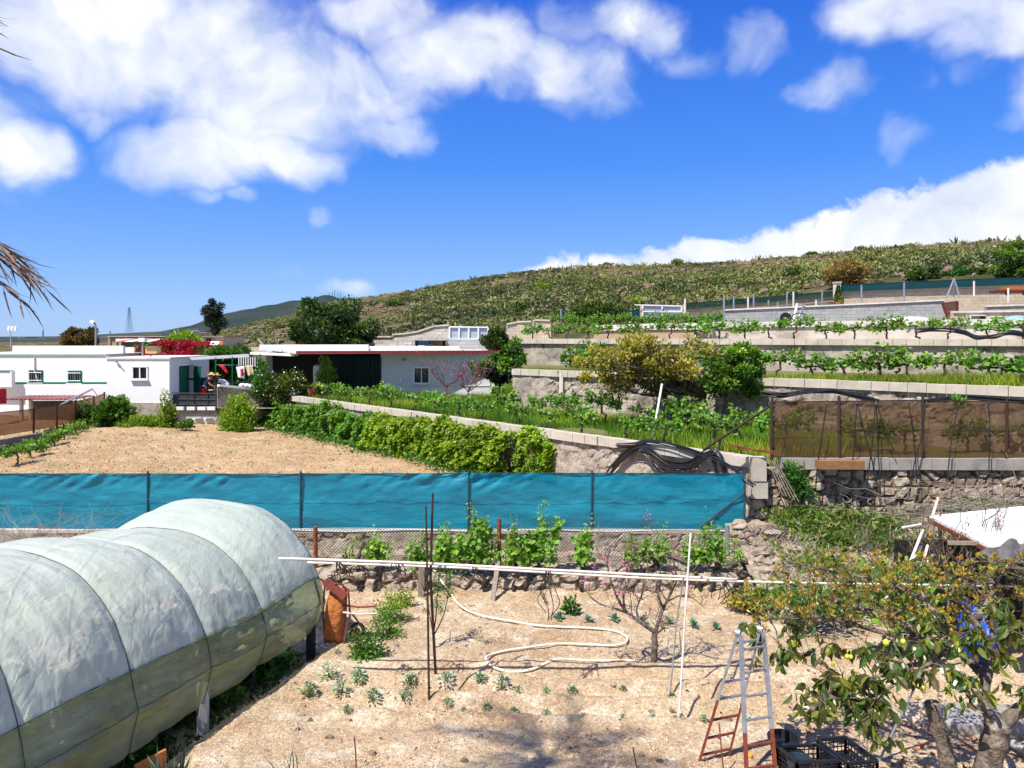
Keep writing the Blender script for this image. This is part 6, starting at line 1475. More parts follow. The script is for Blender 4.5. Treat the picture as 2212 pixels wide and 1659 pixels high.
# pipes over the garden -----------------------------------------------------------
def pipe(name, label, pts, rad, m, n=8, cat='pipe', wob=0, k=30, group=None):
    P = np.array([tuple(p) for p in pts]); s = np.linspace(0, len(P)-1, max(k, len(P)*3)); Q = np.stack([np.interp(s, np.arange(len(P)), P[:, i]) for i in range(3)], -1)
    if len(P) > 2:
        for _ in range(3): Q[1:-1] = (Q[:-2]+Q[1:-1]*2+Q[2:])/4
    if wob: Q[:, 2] += wob*np.sin(np.linspace(0, 9, len(Q)))
    return tag(MB().tube(Q, rad, n).build(name, M[m], origin=tuple(P[0]), smooth=True), label, cat, group)
pipe('pipe', 'long pale pipe held at chest height over the garden, ending beside the tunnel', [W(602, 1206, 12.1), W(900, 1216, 12.1), W(1240, 1234, 12.1), W(1592, 1252, 12.1)], .022, 'pvc')
pipe('pipe', 'second pale pipe just beneath the first, running on out of the photo at the right', [W(664, 1215, 12.35), W(1000, 1226, 12.3), W(1400, 1250, 12.25), W(1700, 1259, 12.3), W(2300, 1268, 12.6)], .018, 'pvc')
ps = thing('stake', 'left of the two thin dark stakes crossing at the pale pipes', 'stake', G(927, 1513)); MB().tube([G(927, 1513)-V3(0, 0, .1), W(924, 1300, 11.95), W(920, 1093, 12.05)], [.018, .017, .014], 6).build('shaft', M['brownpost'], ps)
ps = thing('stake', 'right and taller of the two thin dark stakes at the pale pipes', 'stake', G(942, 1463)); MB().tube([G(942, 1463)-V3(0, 0, .1), W(930, 1250, 12.2), W(935, 1065, 12.1)], [.024, .022, .016], 6).build('shaft', M['brownpost'], ps)
pipe('pole', 'white pole leaning over the pale pipes left of the ladder, nearer to the camera', [G(1466, 1552)-V3(0, 0, .05), W(1482, 1300, 11.6), W(1492, 1152, 11.9)], .016, 'cap_white', cat='pole')
pipe('pole', 'thin grey rod standing just behind the white leaning pole', [G(1447, 1497)-V3(0, 0, .05), W(1462, 1340, 12.2), W(1478, 1240, 12.1)], .012, 'steel', cat='pole')
o = MB().beam(V3(-1.95, 16.5, -.1), V3(-1.93, 16.45, .78), .13, .10).build('stub_post', M['wood'], origin=V3(-1.95, 16.5, 0)); tag(o, 'short thick pale wooden post in front of the rock ledge', 'post')
o = MB().beam(V3(-.42, 16.3, -.05), V3(-.30, 16.7, .75), .10, .04).build('plank', M['wood'], origin=V3(-.42, 16.3, 0)); tag(o, 'grey plank leaning on the rock ledge below the middle rusty post', 'plank')
# tangles of black drip line
def tangle(label, u, v0, v1, Y, w_, seed, n=7):
    r = np.random.default_rng(seed); mb = MB()
    for i in range(n):
        a = W(u+r.normal()*w_*.4, v0, Y); b = W(u+r.normal()*w_, lerp(v0, v1, r.uniform(.4, 1)), Y+r.normal()*.08)
        m1 = a.lerp(b, .35)+V3(r.normal()*.09, r.normal()*.06, r.normal()*.05); m2 = a.lerp(b, .7)+V3(r.normal()*.10, r.normal()*.06, 0)
        P = np.array([tuple(a+V3(-.03, 0, -.02)), tuple(a+V3(0, 0, .03)), tuple(m1), tuple(m2), tuple(b)]); s = np.linspace(0, 4, 18); Q = np.stack([np.interp(s, range(5), P[:, k]) for k in range(3)], -1)
        for _ in range(3): Q[1:-1] = (Q[:-2]+2*Q[1:-1]+Q[2:])/4
        mb.tube(Q, .007, 5)
    return tag(mb.build('drip_tubing', M['black_pipe'], origin=W(u, v0, Y)), label, 'tubing')
tangle('tangled black drip tubing hanging from the pale pipe near the tunnel end', 728, 1212, 1262, 12.2, 10, 1)
tangle('black drip tubing loop hanging over the rock ledge, left of the dark stakes', 860, 1216, 1275, 12.2, 16, 2)
tangle('small knot of black tubing on the pipe right of the dark stakes', 1025, 1224, 1262, 12.2, 7, 3, 5)
tangle('long knotted black tubing hanging down nearly to the cabbages', 1185, 1230, 1342, 12.2, 7, 4, 8)
tangle('black tubing tangle hanging left of the guava leaves', 1575, 1250, 1310, 12.3, 28, 5, 12)
# hose on the ground
hp = [(975, 1288), (985, 1304), (1010, 1322), (1050, 1333), (1106, 1340), (1160, 1351), (1220, 1357), (1290, 1358), (1335, 1364), (1357, 1377), (1352, 1390), (1320, 1395), (1260, 1391), (1200, 1391), (1140, 1399), (1095, 1406), (1060, 1414), (1047, 1426), (1060, 1439), (1100, 1446), (1150, 1444), (1200, 1431), (1250, 1423), (1310, 1424), (1372, 1430)]
P = [W(936, 1228, 16.9), W(946, 1245, 16.6), W(960, 1264, 16.3)]
for u, v in hp:
    p = G(u, v, .04); P.append(V3(p.x, p.y, gz(p.x, p.y)+.045))
pipe('garden_hose', 'thick cream garden hose snaking across the sandy soil', P, .021, 'hose', n=10, cat='hose', k=140)
# ladder -----------------------------------------------------------------------------
ld = thing('stepladder', 'grey steel folding ladder with rusty red lower legs, standing at the right of the garden', 'ladder', (2.95, 10.0, 0))
ta, tb_ = V3(2.94, 10.02, 1.74), V3(3.27, 10.14, 1.74)
def rail(top, foot, cut, w=.055, h=.03):
    k = top.lerp(foot, cut); MB().beam(top, k, w, h).build('rail', M['steel'], ld); MB().beam(k, foot, w*.9, h).build('rusty_leg', M['rust_red'], ld)
F1, F2 = V3(2.46, 10.14, -.02), V3(2.90, 10.30, -.02); F3, F4 = V3(2.96, 9.68, -.02), V3(3.36, 9.78, -.02)
rail(ta, F1, .50); rail(tb_, F2, .50); rail(ta+V3(.03, -.04, 0), F3, .66); rail(tb_+V3(.03, -.04, 0), F4, .66)
for i, t in enumerate((.07, .22, .37, .50, .66, .80, .93)):
    MB().beam(ta.lerp(F1, t), tb_.lerp(F2, t), .03, .022).build('rung', M['steel' if t < .6 else 'rust_red'], ld)
for i, t in enumerate((.10, .26, .42, .58, .75, .90)):
    a, b = (ta+V3(.03, -.04, 0)).lerp(F3, t), (tb_+V3(.03, -.04, 0)).lerp(F4, t); MB().beam(a, b, .03, .022).build('rung', M['steel' if t < .7 else 'rust_red'], ld)
for p in (ta, tb_): MB().tube([p+V3(-.025, .01, .02), p+V3(.03, -.02, .02)], .045, 12).build('hinge', M['steel'], ld)
# garden vines on the chain link fence ------------------------------------------------------
def fence_vine(label, u, wpx, v_top, seed, nl=260, Y=16.9, shoot=None, lm='vineleaf'):
    r = np.random.default_rng(seed); X = xat(u, Y); base = V3(X, Y-.1, .2); o = thing('grapevine', label, 'grapevine', base, 'grapevines on the chain link fence')
    g = MB(); W_ = wpx/F*Y; fk = np.array([X+r.normal()*.08, Y, .62])
    P, rr = branch(np.array([X+r.normal()*.15, Y-.15, .1]), fk, .045, .032, r, 8, .12); g.tube(P, rr, 7)
    zt = zat(v_top, Y); tw = []
    for i in range(max(4, int(W_*7))):
        e = np.array([X+r.uniform(-.5, .5)*W_, Y+r.normal()*.12, r.uniform(.75, 1.25)]); Q, rq = branch(fk, e, .014, .005, r, 8, .09); g.tube(Q, rq, 4); tw.append(Q[3:])
    for i in range(6):
        e = np.array([X+r.normal()*.45, Y-.1+r.normal()*.15, r.uniform(.25, .7)]); Q, rq = branch(fk, e, .016, .005, r, 8, .16); g.tube(Q, rq, 4)
    for i in range(3 if shoot is None else shoot):
        sx = X+r.uniform(-.45, .45)*W_ if i else X+r.normal()*.05; h = zt if i == 0 else r.uniform(1.1, max(1.3, zt-.1))
        Q, rq = branch((sx, Y, .75), (sx+r.normal()*.08, Y-.05, h), .010, .003, r, 12, .035); g.tube(Q, rq, 4); tw += [Q, Q]
    g.build('trunk', M['vinebark'], o)
    A = np.concatenate(tw); C = A[r.integers(0, len(A), nl)]+r.normal(size=(nl, 3))*.055; D = rvec(r, nl, -.25)
    top_small = np.clip((zt-C[:, 2])/.5, .35, 1)
    MB().leaves(C, D, .14*(.45+.8*r.random(nl))*top_small, .95, np.clip(.2+.6*r.random(nl)+.3*(1-top_small), 0, 1), fold=.35, rng=r, up=np.array([[.1, -.8, .5]])).build('foliage', M[lm], o)
fv = [(752, 34, 1178, 60, 'tiny vine sprout just right of the first rusty post'), (780, 18, 1222, 30, 'lowest small vine tuft by the pale pipe, nearest the tunnel'), (826, 60, 1140, 210, 'vine with a leaning shoot, second clump from the tunnel'), (906, 52, 1150, 200, 'loose vine foliage directly behind the two dark stakes'), (965, 70, 1130, 420, 'dense vine clump right of the dark stakes'), (1018, 66, 1090, 480, 'vine with a tall twisting shoot before the blue screen, left of the middle rusty post'),
      (1061, 34, 1150, 170, 'small triangular vine against the middle rusty post'), (1110, 62, 1118, 330, 'bushy vine just right of the middle rusty post'), (1170, 60, 1088, 460, 'tallest pointed vine with the highest shoot, right of the middle post'), (1266, 48, 1120, 240, 'slender columnar vine standing apart, midway along the fence'), (1368, 70, 1160, 200, 'sprawling vine over the black hose behind the peach tree'), (1418, 46, 1135, 210, 'upright vine behind the top of the peach tree'), (1510, 84, 1150, 330, 'broad leafed vine near the grey steel post'), (1548, 26, 1105, 120, 'thin vine shoot rising before the end of the blue screen')]
for i, (u, w_, vt, n, lab) in enumerate(fv): fence_vine(lab, u, w_, vt, 400+i, int(n*1.15))
fence_vine('last low vine spilling towards the rubble bank at the fence end', 1590, 60, 1195, 430, 230)
pipe('black_hose', 'thick black hose arching on the ledge behind the peach tree', [W(1330, 1235, 16.8), W(1360, 1205, 16.9), W(1400, 1196, 16.9), W(1440, 1202, 16.9), W(1490, 1222, 16.8)], .03, 'black_pipe', cat='hose')
# dry shrub by the tunnel, left
bare_tree('dry_shrub', 'grey leafless shrub against the blue screen above the tunnel', V3(xat(120, 17), 17, .2), 1.55, 2.6, 71, tr=.02, blossoms=0, n1=14, flat=.3, cat='shrub')
bare_tree('dry_shrub', 'tangle of bare brown twigs at the left edge behind the tunnel', V3(xat(20, 16.5), 16.5, .2), 1.2, 2.2, 72, tr=.018, blossoms=0, n1=12, flat=.3, cat='shrub')
# peach tree in the garden ---------------------------------------------------------------------
r = np.random.default_rng(81); pb = G(1409, 1440); pt_ = thing('peach_tree', 'small grey barked peach tree with pink blossoms in the garden, left of the ladder', 'tree', pb); g = MB(); Yt = pb.y
P, rr = branch(tuple(pb-V3(0, 0, .08)), tuple(W(1416, 1364, Yt)), .062, .05, r, 8, .03); g.tube(P, rr, 10)
tips = []
mains = [([(1416, 1366), (1385, 1345), (1350, 1322), (1330, 1285), (1318, 1250)], .040), ([(1416, 1364), (1425, 1335), (1433, 1312), (1448, 1285), (1462, 1255)], .036), ([(1352, 1324), (1345, 1290), (1358, 1255), (1362, 1215)], .022), ([(1350, 1322), (1320, 1312), (1295, 1305), (1275, 1290), (1262, 1272)], .018), ([(1385, 1345), (1372, 1318), (1385, 1290), (1395, 1250), (1400, 1205)], .018), ([(1432, 1312), (1420, 1285), (1424, 1250), (1432, 1200)], .02), ([(1440, 1300), (1470, 1285), (1495, 1290), (1520, 1310)], .014), ([(1418, 1368), (1428, 1362), (1436, 1356)], .02), ([(1318, 1250), (1310, 1215), (1320, 1180)], .016), ([(1462, 1255), (1458, 1220), (1440, 1180), (1420, 1150)], .016)]
for pts, rad in mains:
    k = np.array([tuple(W(u, v, Yt+r.normal()*.12*j)) for j, (u, v) in enumerate(pts)]); s = np.linspace(0, len(k)-1, 14); Q = np.stack([np.interp(s, range(len(k)), k[:, i]) for i in range(3)], -1)
    for _ in range(2): Q[1:-1] = (Q[:-2]+2*Q[1:-1]+Q[2:])/4
    g.tube(Q, [rad, rad*.4], 7)
    for j in range(9):
        s0 = Q[r.integers(3, 14)]; e = s0+np.array([r.normal()*.22, r.normal()*.2, abs(r.normal())*.28+.02]); T_, rt = branch(s0, e, rad*.28, .003, r, 6, .06); g.tube(T_, rt, 4); tips.append(T_)
        for q in range(3):
            s1 = T_[r.integers(1, 6)]; T2_, rt = branch(s1, s1+np.array([r.normal()*.13, r.normal()*.12, abs(r.normal())*.13]), .004, .002, r, 4, .06); g.tube(T2_, rt, 3); tips.append(T2_)
g.build('branches', M['bark_grey'], pt_)
A = np.concatenate(tips); n = 60; C = np.repeat(A[r.integers(0, len(A), n)], 7, 0)+r.normal(size=(n*7, 3))*.018
MB().leaves(C, rvec(r, n*7), .030, .9, rng=r).build('blossoms', M['pink'], pt_)
C = A[r.integers(0, len(A), 90)]; MB().leaves(C, rvec(r, 90, -.2), .09, .28, rng=r).build('foliage', M['pepper'], pt_)
# young tree by the stakes
yb_ = G(938, 1396); yt = thing('young_fruit_tree', 'young upright tree with a tuft of green leaves beside the two dark stakes', 'tree', yb_); g = MB(); Yt = yb_.y; tips = []
for pts, rad in (([(938, 1398), (937, 1370), (934, 1330), (930, 1270), (915, 1235)], .022), ([(937, 1372), (947, 1355), (958, 1330), (968, 1290), (972, 1250)], .014), ([(936, 1372), (942, 1330), (945, 1280), (950, 1235)], .014), ([(934, 1360), (925, 1310), (912, 1262)], .010)):
    k = np.array([tuple(W(u, v, Yt+.08*r.normal()*j)) for j, (u, v) in enumerate(pts)]); s = np.linspace(0, len(k)-1, 12); Q = np.stack([np.interp(s, range(len(k)), k[:, i]) for i in range(3)], -1); g.tube(Q, [rad, rad*.35], 6); tips.append(Q[6:])
    for j in range(5):
        s0 = Q[r.integers(5, 12)]; T_, rt = branch(s0, s0+np.array([r.normal()*.12, r.normal()*.12, .2]), .005, .002, r, 5, .05); g.tube(T_, rt, 3); tips.append(T_)
g.build('trunk', M['vinebark'], yt)
A = np.concatenate(tips); A = A[(A[:, 0] > xat(936, Yt))]; C = A[r.integers(0, len(A), 420)]+r.normal(size=(420, 3))*.045; MB().leaves(C, rvec(r, 420, .2), .065, .35, rng=r).build('foliage', M['pepper'], yt)
# rows of small crops ----------------------------------------------------------------------------
def rosette(kind, n, ls, lm, seed, w=.6, up=.9, big=True, stem=False):
    r = np.random.default_rng(seed); o = thing(kind, 'x', 'plant', (0, 0, 0)); a = np.arange(n)*2.4; t = np.linspace(.15, 1, n)
    D = np.stack([np.cos(a)*t, np.sin(a)*t, (1.25-t)*up+.15+r.normal(size=n)*.1], -1); C = D*.03*np.array([1, 1, 1])+[0, 0, .02]
    if kind != 'cabbage_plant': C = C+np.stack([np.cos(a)*t*.10, np.sin(a)*t*.10, .03+.12*(1.1-t)+.03*r.random(n)], -1)
    MB().leaves(C, D, ls*(.6+.5*r.random(n)), w, r.random(n), big=big, rng=r, up=np.array([[0, 0, 1.]]), fold=.3).build('leaves', M[lm], o)
    s = MB()
    for i in range(0, n, 2): s.tube([(0, 0, -.02), tuple(C[i])], .004, 4)
    s.build('stem', M['green_stem'], o); return o
M['green_stem'] = plain('green_stem', (.10, .20, .05), (.14, .22, .08), .6)
cab = rosette('cabbage_plant', 11, .16, 'cabbage', 1); squ = rosette('potato_plant', 60, .078, 'squash', 2, .62, .2); squ2 = rosette('potato_plant', 34, .085, 'squash', 3, .55, .4); squ3 = rosette('potato_plant', 44, .062, 'squash', 5, .7, .1); 
r = np.random.default_rng(4)
def place(proto, pts, labf, grp, sc0=1.0, first=True):
    for i, (u, v, s) in enumerate(pts):
        p = G(u, v, .03); z = gz(p.x, p.y); o = proto if (i == 0 and first) else copy_tree(proto)if False else (proto if (i == 0 and first) else copy_tree(proto, (0, 0, 0)))
        o.location = (p.x, p.y, z); o.rotation_euler = (0, 0, r.random()*6.28); o.scale = (s*sc0,)*3; o['label'] = labf(i); o['group'] = grp
cabs = [(1208, 1337, 1.05), (1270, 1342, .9), (1328, 1341, .95), (1388, 1346, 1), (1443, 1349, .95), (1497, 1355, 1.0), (1546, 1358, .95), (1606, 1360, 1.05), (1380, 1352, .6)]
place(cab, cabs[:8], lambda i: f'{ORD[i]} blue-green cabbage plant from the left in the single row behind the hose', 'cabbage plants in one row')
sq = [(666, 1500, 1.1), (711, 1462, 1.15), (738, 1498, 1.2), (773, 1465, 1.15), (804, 1508, 1.1), (870, 1508, 1.0), (886, 1471, 1.0), (964, 1471, 1.15), (966, 1512, .7), (1040, 1472, .8), (1084, 1480, 1.1)]
sl = ['leftmost dusty green potato plant, front row', 'dusty potato plant at the left end of the back row', 'pale dusty potato plant between the leftmost one and the one below the pepper bush', 'potato plant directly below the pepper bush', 'potato plant in the front row, middle', 'potato plant in the front row, just left of the dark stakes', 'small potato plant in the back row left of the dark stakes', 'bushy potato plant just right of the dark stakes', 'tiny potato sprout at the foot of the left dark stake', 'small wilting potato plant between the stakes and the brighter one', 'brighter green potato plant, farthest right of its row']
place(squ, sq[0::3], lambda i: sl[0::3][i], 'potato plants in two rows'); place(squ2, sq[1::3], lambda i: sl[1::3][i], 'potato plants in two rows'); place(squ3, sq[2::3], lambda i: sl[2::3][i], 'potato plants in two rows')
for o_ in [o for o in COL.objects if o.name.startswith('potato_plant')]: o_.rotation_euler = (r.normal()*.15, r.normal()*.15, o_.rotation_euler[2]); o_.scale = tuple(np.array(o_.scale)*r.uniform(.72, 1.0)*np.array([r.uniform(.85, 1.15), r.uniform(.85, 1.15), r.uniform(.7, 1.1)]))
sp = [(1050, 1520), (1110, 1525), (1180, 1533), (1260, 1535), (1345, 1537), (1410, 1540), (1470, 1542), (1120, 1502), (1345, 1484), (1450, 1494), (1560, 1500), (1520, 1560), (1620, 1548), (1236, 1484), (750, 1540), (640, 1425), (728, 1408), (1180, 1500), (1000, 1530)]
place(squ, [(u, v, .35+.2*r.random()) for u, v in sp], lambda i: 'tiny pale seedling in the sandy furrows of the garden', 'tiny seedlings in the furrows', first=False)
for i, (u, v, w_, h, n, lm, lab) in enumerate([(788, 1422, .33, .62, 800, 'pepper', 'darkest and nearest pepper bush, by the wheelbarrow'), (815, 1420, .18, .28, 160, 'pepper', 'small low pepper plant at the foot of the darkest one'), (832, 1375, .28, .50, 420, 'pepper', 'middle pepper bush of the diagonal row'), (850, 1345, .38, .62, 600, 'ivy_light', 'widest yellow green pepper bush in the diagonal row'), (872, 1312, .25, .4, 260, 'ivy_light', 'farthest pepper bush, near the thick wooden post')]):
    p = G(u, v, 0); bush('pepper_bush', lab, 'plant', (p.x, p.y, gz(p.x, p.y)), (w_, w_*.8, h), n, .085, lm, 500+i, 'pepper bushes in a diagonal row', ncl=12, lw=.4, up=-.1, clr=.4)
p = G(1232, 1322); bush('weed_plant', 'dark green weed at the foot of the rock ledge near the long black tubing', 'plant', (p.x, p.y-.2, 0), (.14, .1, .35), 120, .12, 'ivy', 520)
# agave-like plants at the bottom
def spikes(name, label, base, n, L_, lm, seed, w=.1, spread=.8):
    r = np.random.default_rng(seed); o = thing(name, label, 'plant', base); a = r.random(n)*6.28; D = np.stack([np.cos(a)*spread*r.random(n), np.sin(a)*spread*r.random(n), np.ones(n)], -1)
    MB().leaves(np.tile(np.array(tuple(base)), (n, 1))+r.normal(size=(n, 3))*.05*[1, 1, 0], D, L_*(.6+.5*r.random(n)), w, big=True, rng=r).build('leaves', M[lm], o)
    MB().ball(tuple(base), (.05, .05, .04), 6).build('crown_base', M['bark'], o)
spikes('spiky_plant', 'dark blue-green spiky plant at the bottom edge beside the tunnel', V3(-4.25, 9.55, -.15), 22, .62, 'agave', 1, .10, .9)
spikes('spiky_plant', 'thin dark upright leaves at the bottom edge left of the short rod', V3(-2.75, 9.75, -.05), 12, .50, 'agave', 2, .04, .5)
pipe('short_rod', 'short rusty rod sticking out of the soil near the bottom edge', [G(770, 1665)-V3(0, 0, .05), W(768, 1620, 9.95), W(765, 1592, 9.97)], .010, 'rust_red', cat='rod')
pipe('short_rod', 'thin rusty rod at the bottom edge, left of the ladder foot', [G(1565, 1680)-V3(0, 0, .05), W(1553, 1560, 9.85)], .009, 'rust_red', cat='rod')
pipe('dry_stalk', 'thin dark dry stem at the bottom edge in the middle of the photo', [G(1380, 1668)-V3(0, 0, .05), W(1372, 1640, 9.95), W(1367, 1614, 9.95)], .008, 'vinebark', cat='stem')

# cable bundles over the wall ------------------------------------------------------------------
def bundle(name, label, ctrl, n, rad, spread, seed, m='black_pipe', cat='pipe bundle'):
    r = np.random.default_rng(seed); k = np.array([tuple(p) for p in ctrl]); s = np.linspace(0, len(k)-1, 70); mb = MB()
    o = thing(name, label, cat, ctrl[0])
    for i in range(n):
        d = r.normal(size=k.shape)*spread*np.array([.5, .35, 1]); d0 = r.normal(size=3)*spread*np.array([.3, .5, .8]); kk = k+d*.55+d0
        Q = np.stack([np.interp(s, range(len(k)), kk[:, j]) for j in range(3)], -1)
        for _ in range(7): Q[1:-1] = (Q[:-2]+2*Q[1:-1]+Q[2:])/4
        a, b = r.integers(0, 5), 70-r.integers(0, 5); MB().tube(Q[a:b], rad, 6).build('pipe', M[m], o, smooth=True)
def yw_(u, off=.30): return w1_at_u(u)[1]-off
bundle('pipe_bundle', 'thick wavy bundle of black irrigation pipes slung over the lower wall behind the blue screen', [W(1308, 1032, yw_(1308)), W(1345, 985, yw_(1345)), W(1385, 962, yw_(1385)), W(1415, 980, yw_(1415)), W(1445, 1003, yw_(1445)), W(1490, 1006, yw_(1490)), W(1520, 984, yw_(1520)), W(1545, 974, yw_(1545)), W(1562, 995, yw_(1562)), W(1568, 1035, yw_(1568))], 22, .019, .055, 1)
bundle('pipe_bundle', 'black pipes arching from the creeper side along the wall top towards the pillar', [W(1320, 962, yw_(1320)), W(1372, 960, yw_(1372)), W(1398, 950, yw_(1398)), W(1440, 955, yw_(1440)), W(1490, 972, yw_(1490)), W(1540, 985, yw_(1540)), W(1580, 1005, 18.9), W(1606, 1030, 18.4), W(1632, 1052, 18.2)], 8, .018, .05, 2)
bundle('pipe_bundle', 'second lower loop of the black pipes sagging toward the blue screen', [W(1380, 965, yw_(1380)), W(1400, 985, yw_(1400)), W(1420, 1012, yw_(1420)), W(1450, 1022, yw_(1450)), W(1490, 1018, yw_(1490)), W(1515, 990, yw_(1515)), W(1538, 982, yw_(1538)), W(1552, 1030, yw_(1552))], 9, .017, .045, 3)
bundle('pipe_bundle', 'black pipes lying along the top left part of the brown screen', [W(1640, 846, 19.6), W(1690, 853, 19.4), W(1740, 844, 19.3), W(1800, 843, 19.2), W(1850, 855, 19.0), W(1898, 868, 18.9)], 10, .02, .05, 4)
bundle('pipe_bundle', 'black pipes lying along the top right part of the brown screen', [W(1990, 868, 19.0), W(2040, 860, 19.1), W(2080, 856, 19.1), W(2140, 862, 19.1), W(2240, 870, 19.0)], 6, .02, .035, 5)
bundle('pipe_bundle', 'black pipes winding through the eye level vine row at the right', [W(1975, 716, 29.5), W(2010, 711, 29.5), W(2050, 712, 29.5), W(2085, 718, 29.4), W(2110, 730, 29.2), W(2150, 727, 29.0), W(2185, 716, 28.8), W(2250, 730, 28.6)], 7, .03, .05, 6)
bundle('pipe_bundle', 'black pipe leaning out of the middle terrace wall down to a white stand', [W(1205, 804, 31.2), W(1235, 812, 31.2), W(1268, 826, 31)], 4, .04, .03, 7)
pst = thing('pipe_stand', 'two white pipes standing against the rubble wall below the black pipe', 'pipe', W(1215, 870, 31)); 
for u in (1210, 1214): MB().tube([W(u, 868, 31), W(u+1, 806, 31.1)], .04, 7).build('pipe', M['pvc'], pst)
pipe('pole', 'pale pole leaning in the grass in front of the brown leafed tree', [W(1411, 940, 22.0), W(1430, 830, 23.2)], .035, 'pvc', cat='pole')
for i, (u, v0, v1, Y) in enumerate(((1201, 882, 925, 27), (1378, 912, 955, 22.5), (1535, 930, 958, 20.6), (1110, 878, 918, 29.5), (1640, 872, 905, 21))):
    g = MB(); a = W(u, v1, Y); b = W(u, v0, Y); g.tube([a, b, b+V3(.45, .0, .02)], .013, 5); tag(g.build('vine_support', M['darkmetal'], origin=a), 'thin bent iron rod supporting the lower terrace vines', 'rod', 'bent iron rods among the lower vines')
# ropes hanging over the brown screen
hr = [((1787, 864), (1765, 1010), (1762, 1060), (1787, 1118)), ((1850, 862), (1865, 925), (1882, 985), (1903, 1098)), ((1851, 866), (1846, 960), (1838, 1026), (1843, 1092)), ((1892, 866), (1884, 960), (1874, 1040), (1870, 1092)), ((1893, 870), (1897, 965), (1900, 1030), (1904, 1090)), ((1962, 866), (1972, 930), (1978, 990), (1980, 1045)), ((2002, 866), (1990, 950), (1975, 1000), (1965, 1072)), ((2072, 868), (2055, 950), (2050, 1000), (2044, 1046)), ((2135, 866), (2139, 930), (2137, 985), (2136, 1030)), ((1893, 868), (1912, 930), (1930, 972))]
for i, pts in enumerate(hr):
    pipe('hanging_tube', 'thin black tube hanging down over the brown screen and the stone wall', [W(u, v, 18.5-.04*j) for j, (u, v) in enumerate(pts)], .014, 'black_pipe', n=5, cat='tube', group='black tubes hanging over the brown screen')
o = MB().box(W(1814, 1003, 18.42), (1.08, .28, .20)).build('wooden_box', plain('brown_planter', (.30, .15, .07), (.2, .09, .04), .85, scale=6, stretch=(1, 4, 8)), origin=W(1814, 1003, 18.4)); tag(o, 'narrow brown wooden planter box hung on the block cap under the brown screen', 'box')
MB().box(W(1814, 1003, 18.26)+V3(0, 0, .11), (1.16, .04, .02)).build('front_edge', M['capstone'], o) if False else None
p = W(1716, 1040, 18.5); bush('wall_plant', 'green trailing plant growing on the rubble wall right of the pillar', 'plant', p-V3(0, 0, .35), (.40, .2, .75), 800, .10, 'ivy', 540)
bush('vine_shoot', 'single leafy vine shoot peeping over the top of the brown screen', 'plant', W(2072, 876, 18.9), (.12, .1, .28), 70, .14, 'vineleaf', 541)
for i in range(5):
    a = W(1655+i*5, 985+i*2, 18.5); b = W(1690+i*9, 1068+i*4, 18.2); tag(MB().beam(a, b, .022, .015).build('lath', M['wood'], origin=a), 'thin weathered lath leaning on the wall beside the pillar', 'lath', 'weathered laths leaning by the pillar')
for i, (a, b) in enumerate((((1572, 966), (1662, 984)), ((1590, 968), (1690, 989)), ((1600, 974), (1680, 981)))):
    p, q = W(*a, 18.75-.08*i)+V3(0, 0, .05), W(*b, 18.5-.08*i)+V3(0, 0, .06); tag(MB().beam(p, q, .05, .025).build('cane', M['rust_red'], origin=p), 'reddish cane lying across the top of the wall pillar', 'cane', 'reddish canes on the pillar')
# holes / dark drain pipes in the rubble wall are round clay pots
for i, (u, v, rr_) in enumerate(((1955, 1080-10, .13), (1830, 1076, .17), (1880, 1084, .10))):
    rr_ *= .62; p = W(u, v, 18.64); o = thing('clay_drain', ['dark drain opening farthest right in the rubble wall', 'largest round drain opening in the rubble wall', 'small drain opening between the other two in the rubble wall'][i], 'drain', p)
    MB().tube([p+V3(rr_*math.cos(a), 0, rr_*math.sin(a)) for a in np.linspace(0, 6.28, 18)], .014, 6, cap=False).build('rim', M['rubble_stone'], o); MB().tube([p+V3(0, .005, 0), p+V3(0, .2, 0)], rr_, 14).build('bore', M['dark'], o)
# right hand shed roof and clutter ------------------------------------------------------------------
sr = thing('flat_shed', 'white flat sheet roof on posts at the right edge, above a dark heap', 'roof', W(2130, 1300, 13))
Yn = 12.7
A_ = W(2008, 1114, 14.9); B_ = W(2240, 1090, 15.3); C_ = W(2250, 1163, Yn); D_ = W(2136, 1178, Yn); Ct = W(2096, 1158, 13.1)
mb = MB(); top = [A_, B_, C_, D_]; mb.hexa([k-V3(0, 0, .05) for k in (A_, D_, C_, B_)], [k for k in (A_, D_, C_, B_)]); mb.build('sheet', M['white_wall'], sr)
MB().beam(D_-V3(.4, -.5, .09), C_-V3(0, 0, .09), .06, .06).build('batten', M['wood'], sr)
MB().beam(A_-V3(0, 0, .09), D_-V3(0, 0, .09), .07, .07).build('batten', M['rust_red'], sr)
for p in (A_+V3(.2, 0, 0), D_+V3(.1, .1, 0), B_, C_+V3(-.2, .1, 0)): MB().tube([V3(p.x, p.y, -.1), p-V3(0, 0, .1)], .04, 7).build('post', M['wood'], sr)
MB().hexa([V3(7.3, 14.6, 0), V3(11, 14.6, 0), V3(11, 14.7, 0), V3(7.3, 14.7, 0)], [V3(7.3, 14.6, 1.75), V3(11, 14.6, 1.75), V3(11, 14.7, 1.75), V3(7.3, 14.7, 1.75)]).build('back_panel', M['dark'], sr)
n = 26; P = np.zeros((n, n, 3)); q = [W(2118, 1200, 12.4), W(2230, 1150, 12.9), W(2240, 1262, 12.0), W(2170, 1236, 11.9)]
for i in range(n):
    for j in range(n):
        s, t = j/(n-1), i/(n-1); p = (q[0]*(1-s)+q[1]*s)*(1-t)+(q[3]*(1-s)+q[2]*s)*t; P[i, j] = p; P[i, j, 2] += .05*math.sin(s*14+t*5)+.08*float(fbm(np.array([s*4]), np.array([t*4]), 3)[0])
